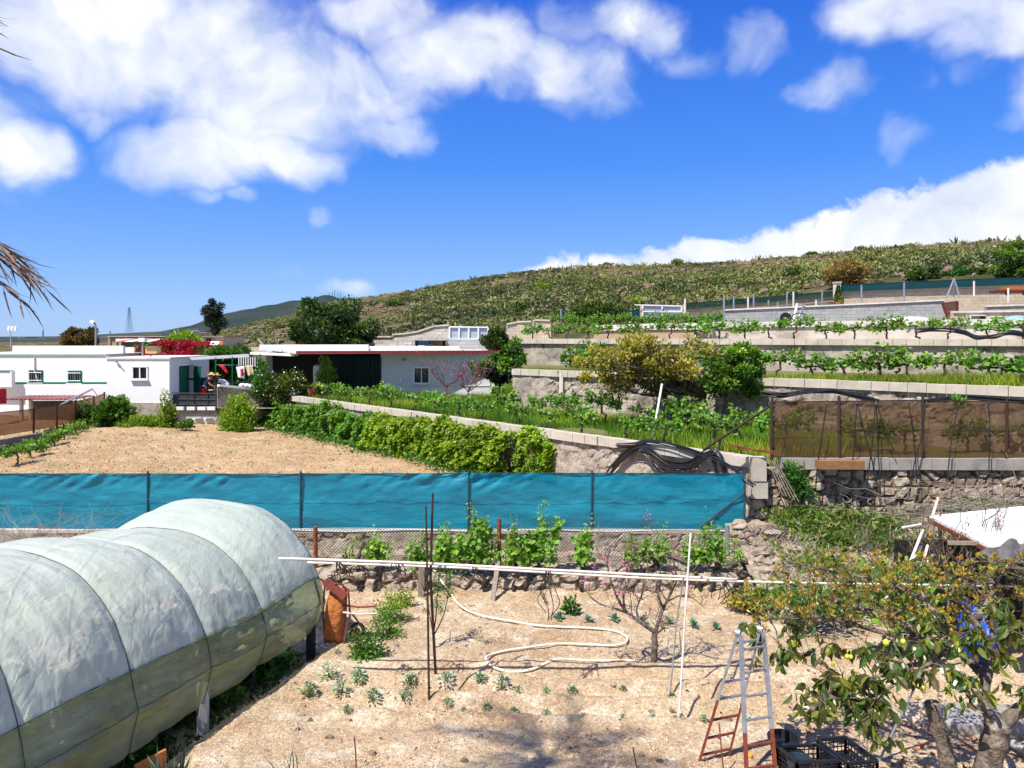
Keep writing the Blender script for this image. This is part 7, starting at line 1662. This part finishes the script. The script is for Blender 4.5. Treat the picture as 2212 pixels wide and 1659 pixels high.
o = MB().grid(P).build('tarpaulin', M['tarp'], origin=W(2160, 1230, 12.2), smooth=True); o.modifiers.new('thickness', 'SOLIDIFY').thickness = .02; tag(o, 'crumpled grey tarpaulin sagging below the white sheet roof', 'tarpaulin')
for i, (u, v, Y, lab) in enumerate(((2112, 1330, 13.4, 'blue plastic drum in the shade of the sheet roof, seen through the guava leaves'),)):
    p = W(u, v, Y); p.z = .0; o = thing('blue_drum', lab, 'drum', p); MB().lathe(p, [(0, .01), (.27, .01), (.29, .1), (.29, .32), (.31, .35), (.29, .38), (.29, .62), (.31, .65), (.29, .68), (.28, .9), (.24, .95), (0, .95)], 18).build('body', M['plastic_blue'], o); MB().lathe(p+V3(.1, 0, .95), [(.05, 0), (.05, .03), (0, .03)], 8).build('cap', M['white_paint'], o)
n = 20; P = np.zeros((n, n, 3)); q = [W(2082, 1300, 12.7), W(2128, 1296, 12.7), W(2134, 1372, 12.4), W(2074, 1366, 12.4)]
for i in range(n):
    for j in range(n):
        s, t = j/(n-1), i/(n-1); p = (q[0]*(1-s)+q[1]*s)*(1-t)+(q[3]*(1-s)+q[2]*s)*t; P[i, j] = p; P[i, j, 1] += .06*math.sin(s*15+t*3)*t+.12*float(fbm(np.array([s*5]), np.array([t*4]), 3)[0])
o = MB().grid(P).build('blue_sheet', plain('blue_sheeting', (.0, .04, .30), (.0, .06, .36), .45, spec=.5), origin=W(2100, 1380, 12), smooth=True); o.modifiers.new('thickness', 'SOLIDIFY').thickness = .01; tag(o, 'bright blue plastic sheet hanging behind the guava leaves', 'sheet')
for i, (a, b, lab) in enumerate((((2013, 1120), (2026, 1076), 'short white pipe pointing up left of the white sheet roof'), ((1960, 1230), (1994, 1144), 'longest white pipe leaning among the dry saplings'), ((1967, 1215), (1990, 1180), 'thin white pipe beside the longest leaning one'), ((1982, 1258), (2004, 1178), 'white pipe rising from the guava leaves'), ((1950, 1140), (1990, 1133), 'short horizontal white pipe left of the sheet roof'), ((1970, 1245), (2018, 1198), 'thin pipe crossing the white pipe above the guava leaves'))):
    pipe('white_pipe', lab, [W(*a, 13.2), W(*b, 13.6)], .025, 'pvc')
bare_tree('dry_sapling', 'cluster of bare grey saplings beside the white sheet roof', V3(xat(2050, 13.6), 13.6, .3), 2.6, 1.7, 91, tr=.03, blossoms=30, lm='orange_fruit', n1=13, bs=.03, m='bark_grey')
bare_tree('dry_sapling', 'thin bare twiggy sapling just left of the cluster', V3(xat(1950, 14.2), 14.2, .4), 1.7, 1.6, 92, tr=.022, blossoms=0, n1=10, m='bark_grey')
r = np.random.default_rng(14); mb = MB(); c = W(2165, 1072, 16.3)
for i in range(420):
    p = np.array([c.x+r.normal()*1.3, c.y+r.normal()*.5, c.z-.55+abs(r.normal())*.30]); d = np.array([r.normal(), r.normal()*.5, r.normal()*.12]); d /= np.linalg.norm(d); Q, rq = branch(p, p+d*r.uniform(.5, 1.3), .009, .004, r, 4, .06); mb.tube(Q, rq, 3)
tag(mb.build('brush_pile', M['twig'], origin=(c.x, c.y, 1.2)), 'large heap of dry cut branches behind the white sheet roof', 'brush pile')
bush('vine_clump', 'bright green broad leafed clump behind the orange guava leaves', 'plant', V3(xat(1990-60, 13.2), 13.2, .8), (.75, .5, .8), 700, .16, 'vineleaf', 551, lw=.9, ncl=14)
bush('vine_clump', 'green leafy clump at the foot of the rubble bank, left of the orange leaves', 'plant', V3(xat(1760, 14.6), 14.6, .5), (.8, .5, .6), 700, .12, 'ivy', 552, ncl=14)
bush('low_plant', 'small fresh green plant on the soil under the guava branches', 'plant', G(1695, 1320), (.35, .3, .25), 160, .14, 'pepper', 553)
M['grass_dry'] = M['straw_leaf']
# guava tree in the foreground -------------------------------------------------------------------------
r = np.random.default_rng(99); gb = V3(5.2, 8.75, 0); gt_ = thing('guava_tree', 'big guava tree with drooping leaves, orange new growth and yellow fruit, filling the right foreground', 'tree', gb); g = MB()
def path(pts, r0, r1, n=16, nn=9, sm=3):
    k = np.array([tuple(p) for p in pts]); s = np.linspace(0, len(k)-1, n); Q = np.stack([np.interp(s, range(len(k)), k[:, i]) for i in range(3)], -1)
    for _ in range(sm): Q[1:-1] = (Q[:-2]+2*Q[1:-1]+Q[2:])/4
    rad = np.linspace(r0, r1, n)*(1+.10*np.sin(np.arange(n)*1.9)); g.tube(Q, rad, nn); return Q
path([V3(4.95, 8.8, -.1), W(2056, 1680, 8.8), W(2040, 1610, 8.8), W(2022, 1560, 8.85), W(2012, 1518, 8.85)], .10, .075, 12, 11)
path([V3(5.45, 8.7, -.1), W(2125, 1680, 8.7), W(2150, 1600, 8.7), W(2155, 1565, 8.7)], .15, .13, 12, 12)
mainP = []
mainP.append(path([W(2155, 1580, 8.7), W(2133, 1540, 8.75), W(2120, 1500, 8.85), W(2135, 1450, 9.0), W(2140, 1400, 9.2), W(2110, 1340, 9.4), W(2060, 1290, 9.6)], .085, .03))
mainP.append(path([W(2155, 1580, 8.7), W(2185, 1545, 8.7), W(2230, 1515, 8.7), W(2290, 1470, 8.8)], .09, .05))
mainP.append(path([W(2125, 1500, 8.85), W(2050, 1440, 9.0), W(1980, 1430, 9.2), W(1900, 1460, 9.2), W(1830, 1480, 9.1)], .045, .012))
mainP.append(path([W(2130, 1470, 8.9), W(2080, 1400, 9.4), W(1990, 1380, 9.8), W(1900, 1370, 10.0), W(1800, 1330, 10.2), W(1700, 1330, 10.3), W(1640, 1340, 10.3)], .050, .010))
mainP.append(path([W(2060, 1385, 9.4), W(2040, 1340, 9.5), W(2000, 1300, 9.7), W(1950, 1270, 9.9), W(1880, 1250, 10.1), W(1780, 1230, 10.2), W(1690, 1210, 10.3)], .035, .010))
mainP.append(path([W(2110, 1340, 9.4), W(2140, 1290, 9.6), W(2160, 1240, 9.7), W(2200, 1210, 9.8)], .035, .012))
mainP.append(path([W(2290, 1470, 8.8), W(2240, 1400, 8.9), W(2190, 1360, 9.0), W(2170, 1330, 9.1)], .035, .012))
mainP.append(path([W(2030, 1420, 9.0), W(1950, 1470, 8.7), W(1880, 1510, 8.5), W(1830, 1520, 8.5), W(1790, 1500, 8.5)], .020, .008))
mainP.append(path([W(1990, 1380, 9.8), W(1930, 1330, 10.0), W(1870, 1320, 10.2), W(1810, 1300, 10.3)], .060, .02, 12))
twigs = []
def twig(s, e, r0=.008, nn=4, n=7, wob=.05):
    Q, rq = branch(s, e, r0, .003, r, n, wob); g.tube(Q, rq, nn); return Q
# upper shoots with small orange and yellow new leaves
CT, DT, LT = [], [], []
CG, DG, LG = [], [], []
def rosette_new(p, k=8, ls=.055):
    a = r.random(k)*6.28; t = r.uniform(.3, 1, k)
    for i in range(k): CT.append(p+r.normal(size=3)*.01); DT.append((math.cos(a[i])*t[i], math.sin(a[i])*t[i], .75)); LT.append(ls*r.uniform(.6, 1.35))
allP = np.concatenate(mainP)
for i in range(330):
    u = 1610+710*r.random()**.8; v = 1195+r.random()*205*(.55+.45*(u-1600)/620)+ (60 if u < 1660 else 0); Y = r.uniform(9.2, 10.9); tip = np.array(tuple(W(u, v, Y)))
    dd_ = np.linalg.norm(allP-tip, axis=1); s = allP[np.argmin(dd_+r.random(len(dd_))*.25)]
    if dd_.min() > 1.3: continue
    s2 = s+(tip-s)*.5+r.normal(size=3)*.08; Q = twig(s, s2, .009, 4); Q = twig(s2, tip, .006, 3)
    rosette_new(tip, r.integers(8, 15)); rosette_new(Q[4], 6, .05)
    if r.random() < .5: rosette_new(Q[2], 5, .06)
    for kk in range(r.integers(1, 5)): CG.append(Q[r.integers(0, 5)]); DG.append((r.normal()*.6, r.normal()*.6, -.3)); LG.append(r.uniform(.07, .12))
MB().leaves(np.array(CT), np.array(DT), np.array(LT), .38, big=True, fold=.25, rng=r).build('new_leaves', M['guava_new'], gt_)
# big drooping leaves, in sprays
sprays = [(1648, 1400, 10.2, 30), (1690, 1420, 10.2, 40), (1720, 1400, 10.1, 30), (1750, 1430, 10.0, 22), (1795, 1480, 8.6, 60), (1770, 1530, 8.4, 55), (1830, 1520, 8.5, 75), (1870, 1480, 8.6, 70), (1900, 1530, 8.4, 60), (1930, 1450, 8.7, 60), (1880, 1560, 8.3, 40), (1740, 1560, 8.4, 26), (1980, 1470, 8.7, 45), (1990, 1410, 9.0, 45), (2060, 1400, 9.0, 50), (2100, 1380, 8.9, 50), (2150, 1420, 8.8, 50), (2190, 1380, 8.7, 55), (2080, 1470, 8.6, 50), (2110, 1510, 8.5, 30), (1860, 1420, 9.3, 40), (1940, 1390, 9.4, 40), (1800, 1400, 9.7, 24), (2210, 1500, 8.6, 30), (2010, 1360, 9.3, 40), (2150, 1330, 9.2, 40), (1880, 1590, 8.35, 16), (1700, 1350, 10.1, 30), (1620, 1370, 10.3, 16)]
for (u, v, Y, n) in sprays:
    c = np.array(tuple(W(u, v-18, Y))); dd_ = np.linalg.norm(allP-c, axis=1); s = allP[np.argmin(dd_)]
    Q = twig(s, c, .012, 5, 8, .04)
    for i in range(max(3, n//7)):
        e = c+np.array([r.normal()*.15, r.normal()*.16, r.uniform(-.16, .12)]); T_ = twig(c+r.normal(size=3)*.02, e, .006, 3, 5, .05)
        for j in range(7): CG.append(T_[r.integers(1, 5)]+r.normal(size=3)*.015); DG.append((r.normal()*.55, r.normal()*.55, -.75)); LG.append(r.uniform(.12, .19))
MB().leaves(np.array(CG), np.array(DG), np.array(LG), .46, big=True, fold=.3, rng=r).build('leaves', M['guava'], gt_)
g.build('branches', M['bark_grey'], gt_, smooth=True)
fr_ = [(2101, 1388, .0, 9.2), (1956, 1462, 0, 9.2), (1970, 1463, 0, 9.2), (2029, 1447, 0, 9.3), (2030, 1465, 0, 9.3), (1899, 1492, 0, 9.4), (2238, 1488, 0, 8.9), (1858, 1550, 0, 8.4), (2168, 1385, 0, 9.0)]
fr_ = [(1914, 1388, .038, 9.2), (1830, 1418, .026, 9.2), (1838, 1419, .026, 9.2), (1872, 1409, .024, 9.3), (1873, 1420, .022, 9.3), (1799, 1435, .024, 9.4), (1993, 1487, .034, 8.9), (1857, 1548, .028, 8.4), (1951, 1386, .03, 9.0)]
for (u, v, rad, Y) in fr_:
    p = W(u, v, Y); k = MB(); k.ball(p, (rad, rad, rad*1.1), 9); k.tube([p+V3(0, 0, rad), p+V3(.01, .02, rad+.05)], .003, 4); k.build('fruit', M['fruit'], gt_, smooth=True)
# crates ---------------------------------------------------------------------------------------------
def crate(label, P0, ex, ey, h=.24):
    P0 = V3(*P0, 0); ex = V3(*ex, 0); ey = V3(*ey, 0); o = thing('plastic_crate', label, 'crate', P0, 'black plastic crates under the guava tree'); z0 = gz(P0.x, P0.y)+.01; P0.z = z0
    cs = [P0, P0+ex, P0+ex+ey, P0+ey]; 
    for a, b in zip(cs, cs[1:]+cs[:1]):
        mb = MB(); d = (b-a).normalized()
        for zz, w in ((h, .035), (h*.52, .014), (h*.26, .014), (.02, .022), (h*.78, .012)): mb.beam(a+V3(0, 0, zz), b+V3(0, 0, zz), w if zz in (h, .02) else .012, w)
        L_ = (b-a).length; k = int(L_/.055)
        for i in range(k+1): p = a+d*(L_*i/k); mb.beam(p, p+V3(0, 0, h), .010 if 0 < i < k else .03, .010 if 0 < i < k else .03)
        mb.build('side', M['plastic_black'], o)
    mb = MB()
    for i in range(12): t = (i+.5)/12; mb.beam(P0+ex*t+V3(0, 0, .012), P0+ex*t+ey+V3(0, 0, .012), .014, .01)
    for i in range(7): t = (i+.5)/7; mb.beam(P0+ey*t+V3(0, 0, .014), P0+ey*t+ex+V3(0, 0, .014), .014, .01)
    mb.build('base', M['plastic_black'], o)
crate('larger black crate lying open at the right, tilted towards the tree trunk', (4.08, 10.26), (.40, .07), (.15, -.58))
crate('left black crate holding a dark bucket, next to the ladder foot', (3.46, 10.03), (.54, .03), (.12, -.38))
o = thing('bucket', 'dark ribbed bucket lying in the left black crate', 'bucket', V3(3.62, 9.85, .05)); p = V3(3.66, 9.82, .03)
MB().lathe(p, [(0, 0), (.12, 0), (.13, .05), (.135, .08), (.14, .12), (.145, .15), (.15, .2), (.155, .21), (.14, .2), (.11, .03)], 16).build('body', plain('blue_black_plastic', (.02, .04, .06), (.03, .06, .09), .35, spec=.6), o); MB().tube([p+V3(.15*math.cos(a), .15*math.sin(a), .205) for a in np.linspace(0, 6.28, 20)], .008, 5, cap=False).build('rim', M['plastic_black'], o)
o = thing('plant_pot', 'round black plant pot standing behind the left crate', 'pot', V3(3.62, 10.25, 0)); MB().lathe(V3(3.62, 10.25, -.02), [(0, 0), (.14, 0), (.19, .28), (.21, .28), (.21, .31), (.18, .31), (.16, .2), (0, .2)], 18).build('body', M['plastic_black'], o)
pipe('striped_pipe', 'grey and black pipe lying on the soil at the right edge behind the trunk', [G(2148, 1585, .1), G(2250, 1640, .1)], .06, 'concrete', n=10)
o = MB().hexa([V3(6.1, 10.9, -.02), V3(8.2, 10.8, -.02), V3(8.2, 11.5, -.02), V3(6.15, 11.5, -.02)], [V3(6.1, 10.9, .12), V3(8.2, 10.8, .12), V3(8.2, 11.5, .12), V3(6.15, 11.5, .12)]).build('concrete_slab', M['concrete'], origin=V3(7, 11, 0)); tag(o, 'pale concrete slab on the soil at the right edge', 'slab')
pipe('stake', 'thin grey stake standing under the guava branches near the trunk stub', [V3(4.85, 10.2, -.05), W(1988, 1460, 10.2)], .016, 'steel', cat='stake')
of = MB().ball(G(1998-0, 1649), (.045, .045, .04), 8).build('fallen_fruit', M['orange_fruit'], origin=G(1998, 1649)) if False else None
p = G(1620, 1637); tag(MB().ball(p+V3(0, 0, .03), (.04, .04, .038), 8).build('fallen_fruit', M['orange_fruit'], origin=p), 'orange fruit lying on the soil by the ladder foot', 'fruit')
# loose ground stuff ------------------------------------------------------------------------------------
L('chips', (.58, .465, .30), (.46, .32, .18), (.66, .56, .39), (.26, .155, .08), (.52, .385, .23), trans=.0, nscale=.8)
L('field_chips', (.48, .34, .18), (.38, .26, .13), (.55, .42, .24), (.22, .13, .06), (.46, .32, .17), trans=.0, nscale=.8)
r = np.random.default_rng(12)
def chips(name, n, x0, x1, y0, y1, zf, s0, s1, lm, label, r, dens=None, cat='mulch', flat=.35):
    x = r.uniform(x0, x1, n); y = y0+(y1-y0)*r.random(n)**1.25
    if dens is not None: k = r.random(n) < dens(x, y); x, y = x[k], y[k]; n = len(x)
    D = r.normal(size=(n, 3)); D[:, 2] *= flat
    mb = MB().leaves(np.stack([x, y, zf(x, y)+.004], -1), D, r.uniform(s0, s1, n), .75, rng=r, up=np.array([[0, 0, 1.]]), fold=-.5)
    return stuff(name, mb, M[lm], label, cat)
inside = lambda x, y: np.where(x > -3.3+(y-14)*.335, 1, .1)*(.25+1.5*np.clip(fbm(x*.9, y*1.4, 17, 3)+.32, 0, 1))*(1-.62*np.clip(furrow(x, y)/-.085, 0, 1))
chips('mulch', 200000, -4.6, 13, 9.6, 16.6, z_garden, .010, .030, 'chips', 'pale gritty mulch chips covering the garden soil', r, inside)
chips('clods', 9000, -4.0, 12, 9.6, 16.6, z_garden, .03, .08, 'chips', 'small pale and brown soil clods scattered over the garden', r, lambda x, y: np.clip(fbm(x*1.3, y*1.5, 27, 3)*3, .05, 1), cat='clods', flat=.6)
chips('mulch', 60000, -24, 3, 19.5, 39, z_field, .03, .09, 'field_chips', 'pale straw and grit over the sandy field', r, lambda x, y: .3+1.2*np.clip(fbm(x*.4, y*.8, 17, 3)+.35, 0, 1))
chips('leaf_litter', 2600, 3.4, 8.5, 8.8, 11.3, z_garden, .05, .12, 'leaflitter', 'fallen red brown leaves under the guava tree', r, lambda x, y: np.clip(fbm(x*1.5, y*1.5, 37, 3)*4+.45, .08, 1)*np.where(x > 4.2, 1, .25), cat='leaves')
# palm at the left, mostly outside the photo ---------------------------------------------------------------
def frond(mb, a, b, sag, r, nlf=46, ll=.5, w=.05, tw=0):
    a = np.array(a, float); b = np.array(b, float); t = np.linspace(0, 1, 26)[:, None]; P = a+(b-a)*t; P[:, 2] += sag*np.sin(t[:, 0]*math.pi)
    mb_r = MB().tube(P, [.022, .006], 5); T_ = np.gradient(P, axis=0); T_ /= np.linalg.norm(T_, axis=1)[:, None]
    s_ = np.cross(T_, [0, 0, 1]); idx = np.linspace(4, 25, nlf).astype(int); C, D, L_ = [], [], []
    for i in idx:
        for sg in (-1, 1): C.append(P[i]); D.append(T_[i]*.8+s_[i]*sg*.65+np.array([0, 0, -.25])+r.normal(size=3)*.12); L_.append(ll*(1-.45*i/26)*r.uniform(.75, 1.15))
    return mb_r, (np.array(C), np.array(D), np.array(L_), w)
def palm(label, base, crown, targets, seed, n=12, fl=2.2, lm='palm_dry'):
    r = np.random.default_rng(seed); o = thing('palm_tree', label, 'palm', base); cr = np.array(crown, float)
    MB().tube([base, (np.array(base)+cr)/2+[.1, 0, 0], crown], [.2, .15, .14], 12).build('trunk', M['bark'], o)
    ends = [(np.array(t, float), .25) for t in targets]
    for i in range(n): a = 6.28*i/n+r.normal()*.15; ends.append((cr+np.array([math.cos(a)*fl*.85, math.sin(a)*fl*.85, r.uniform(-1.0, .9)]), .5))
    for e, sg in ends:
        rb, lf_ = frond(None, cr, e, sg, r); f = rb.build('frond', M['twig'], o); MB().leaves(lf_[0], lf_[1], lf_[2], lf_[3]*1.0, rng=r, big=True).build('leaflets', M[lm], f)
palm('palm tree whose dry drooping frond tips enter the photo at its left edge', (-5.9, 4.9, -.3), (-5.7, 4.9, 7.0), [tuple(W(75, 590, 5.2)), tuple(W(35, 560, 5.3)), tuple(W(40, 640, 5.1)), tuple(W(60, 565, 5.2)), tuple(W(95, 620, 5.1)), tuple(W(-45, 20, 5.0)), tuple(W(-45, 80, 5.0))], 3, n=9, fl=1.3)
palm('tall palm tree beside the first, only its shadow reaches the photo', (-4.9, 4.3, -.3), (-4.75, 4.9, 11.4), [], 4, n=16, fl=2.2)
# people on the patio -----------------------------------------------------------------------------------------
def skin_body(name, joints, edges, rad, m, parent, origin, sub=1):
    me = bpy.data.meshes.new(name); me.from_pydata([tuple(Vector(j)-Vector(origin)) for j in joints], edges, []); me.materials.append(m); o = bpy.data.objects.new(name, me); COL.objects.link(o)
    mod = o.modifiers.new('skin', 'SKIN'); 
    for v, rr_ in zip(me.skin_vertices[0].data, rad): v.radius = (rr_, rr_) if np.ndim(rr_) == 0 else rr_
    me.skin_vertices[0].data[0].use_root = True
    s = o.modifiers.new('smooth', 'SUBSURF'); s.levels = sub; s.render_levels = sub
    if parent is not None: o.parent = parent
    return o
def person(label, base, face, lean, top, bottom, arm_to, hat=True, hair='darkmetal', crouch=0.):
    """face: unit (x, y) of the direction the figure looks, lean: forward shift of the shoulders in metres"""
    o = thing('person', label, 'person', base); B = Vector(base); f = V3(face[0], face[1], 0).normalized(); s = V3(-f.y, f.x, 0)
    H = lambda fw, sd, z: B+f*fw+s*sd+V3(0, 0, z)
    hip, ch, nk, hd = H(-.05-.3*lean, 0, .93), H(lean*.55, 0, 1.22-.1*lean), H(lean, 0, 1.44-.25*lean), H(lean*1.25+.03, 0, 1.60-.35*lean)
    J = [hip, ch, nk, hd, H(lean*1.3+.05, 0, 1.70-.35*lean)]; E_ = [(0, 1), (1, 2), (2, 3), (3, 4)]; R_ = [.14, .145, .058, .088, .08]
    for sg in (-1, 1):
        i = len(J); sh = H(lean*.95, sg*.19, 1.38-.22*lean); elb = sh+(f*.16+V3(0, 0, -.24)); hnd = Vector(arm_to)+s*sg*.10
        J += [sh, elb, elb.lerp(hnd, min(1, .25/(hnd-elb).length)), H(-.03, sg*.10, .88), H(.03, sg*.11, .47), H(-.03, sg*.11, .08), H(.12, sg*.11, .03)]
        E_ += [(2, i), (i, i+1), (i+1, i+2), (0, i+3), (i+3, i+4), (i+4, i+5), (i+5, i+6)]; R_ += [.06, .042, .032, .095, .062, .045, .035]
        h = J[i+2]
        for q in range(5):
            J.append(h+(f*.085+s*((q-2)*.018)+V3(0, 0, -.03-.01*(q % 2)))); E_.append((i+2, len(J)-1)); R_.append(.009)
    skin_body('body', J, E_, R_, M['skin'], o, B)
    skin_body('shirt', [H(-.05-.28*lean, 0, .95), ch, H(lean*.9, 0, 1.36-.2*lean)]+[k for sg in (-1, 1) for k in (H(lean*.95, sg*.19, 1.38-.22*lean), H(lean*.95, sg*.19, 1.38-.22*lean)+f*.10+V3(0, 0, -.15))], [(0, 1), (1, 2), (2, 3), (3, 4), (2, 5), (5, 6)], [.165, .17, .13, .08, .065, .08, .065], M[top], o, B)
    skin_body('trousers', [H(-.05-.28*lean, 0, .93)]+[k for sg in (-1, 1) for k in (H(-.03, sg*.10, .86), H(.03, sg*.11, .47), H(-.03, sg*.11, .10))], [(0, 1), (1, 2), (2, 3), (0, 4), (4, 5), (5, 6)], [.16, .115, .08, .065, .115, .08, .065], M[bottom], o, B)
    top_ = H(lean*1.3+.04, 0, 1.70-.35*lean)
    MB().lathe(top_, [(.22, -.01), (.20, .0), (.11, .015), (.105, .08), (.07, .11), (0, .115)], 16).build('hat', M['straw'], o, smooth=True)
    MB().ball(top_-f*.035+V3(0, 0, -.04), (.088, .088, .07), 8).build('hair', M[hair], o, smooth=True)
    for sg in (-1, 1): MB().ball(H(lean*1.25+.12, sg*.035, 1.62-.35*lean), (.012, .012, .009), 5).build('eye', M['dark'], o)
    MB().ball(H(lean*1.25+.125, 0, 1.585-.35*lean), (.02, .014, .022), 6).build('nose', M['skin'], o); MB().ball(H(lean*1.25+.115, 0, 1.545-.35*lean), (.01, .025, .006), 6).build('mouth', M['red_cloth'], o)
p1_ = V3(xat(446, 40.6), 40.6, 2.06)
person('person in navy shirt and straw hat leaning over the patio table between green posts', p1_, (.85, -.25), .22, 'navy', 'navy', p1_+V3(.62, -.1, .95))
p2_ = V3(xat(490, 41.1), 41.1, 2.06)
person('person in white shirt and straw hat bending forward behind the patio wall', p2_, (-.9, -.3), .36, 'white_cloth', 'navy', p2_+V3(-.6, -.1, .95))
wt_ = thing('work_table', 'patio work table between the two people, piled with vegetables', 'table', (xat(466, 40.7), 40.7, 2.06)); pc = V3(xat(468, 40.8), 40.8, 2.86)
MB().box(pc, (.62, .7, .04)).build('table_top', M['cap_white'], wt_)
for a in (-.26, .26):
    for b in (-.3, .3): MB().tube([pc+V3(a, b, 0), V3(pc.x+a, pc.y+b, 2.06)], .02, 6).build('leg', M['steel'], wt_)
bush('vegetable_pile', 'heap of green vegetables on the patio work table', 'vegetables', pc+V3(.05, -.1, .02), (.25, .2, .14), 160, .10, 'ivy_light', 560)
# second row: pots on top of the wall corner etc.

r = np.random.default_rng(41); mb = MB()
for i in range(420):
    x, y = r.uniform(5.2, 9.5), r.uniform(15.0, 18.3); s = r.uniform(.04, .17); z = float(z_slope(np.array([x]), np.array([y]))[0]); mb.ball((x, y, z+s*.2), (s*r.uniform(.8, 1.5), s, s*.7), 6, tint=r.uniform(.3, .9), seed=i, rough=.8)
stuff('rubble', mb, M['rubble_stone'], 'loose broken stones on the rubble bank below the wall pillar', 'stones')
mb = MB()
for i in range(420):
    x, y = r.uniform(5.2, 9.0), r.uniform(14.9, 17.6); z = float(z_slope(np.array([x]), np.array([y]))[0]); a = r.random()*6.28; L_ = r.uniform(.3, .9); p = np.array([x, y, z]); Q, rq = branch(p, p+np.array([math.cos(a)*L_*.6, math.sin(a)*L_*.4, L_*r.uniform(.2, .8)]), .006, .002, r, 5, .1); mb.tube(Q, rq, 3, tint=r.random())
stuff('dry_twigs', mb, M['branches'], 'pale dry twigs standing on the rubble bank left of the guava tree', 'twigs')
n = 300; x = r.uniform(5.1, 8.5, n); y = r.uniform(15.0, 17.8, n); kp = fbm(x*1.1, y*1.1, 71, 3) > .0
weed_stuff('undergrowth', 'small green weeds among the stones below the fence end', onz(z_slope, x[kp], y[kp]), .22, .10, 'weeds', r, k=14, clump=.1)
mb = MB()
for i in range(260):
    x, y = r.uniform(-3.2, 12), 9.7+6.5*r.random()**1.2; s = r.uniform(.012, .05); mb.ball((x, y, gz(x, y)+s*.2), (s*r.uniform(.8, 1.4), s, s*.7), 5, tint=r.uniform(.2, .9), seed=i, rough=.8)
stuff('pebbles', mb, M['rubble_stone'], 'scattered small stones on the garden soil', 'stones')
for i, (u, v, w_, h) in enumerate(((1640, 1235, .5, .5), (1610, 1265, .35, .35), (1690, 1215, .5, .45))):
    Y = 15.6; bush('bank_shrub', ['green shrub at the fence end, just left of the guava leaves', 'small shrub at the very foot of the bank beside the second pale pipe', 'shrub on the bank behind the leftmost orange guava leaves'][i], 'shrub', (xat(u, Y), Y, .15), (w_, .35, h), 500, .10, ['weeds', 'persimmon', 'weeds'][i], 700+i, ncl=12, clr=.4)
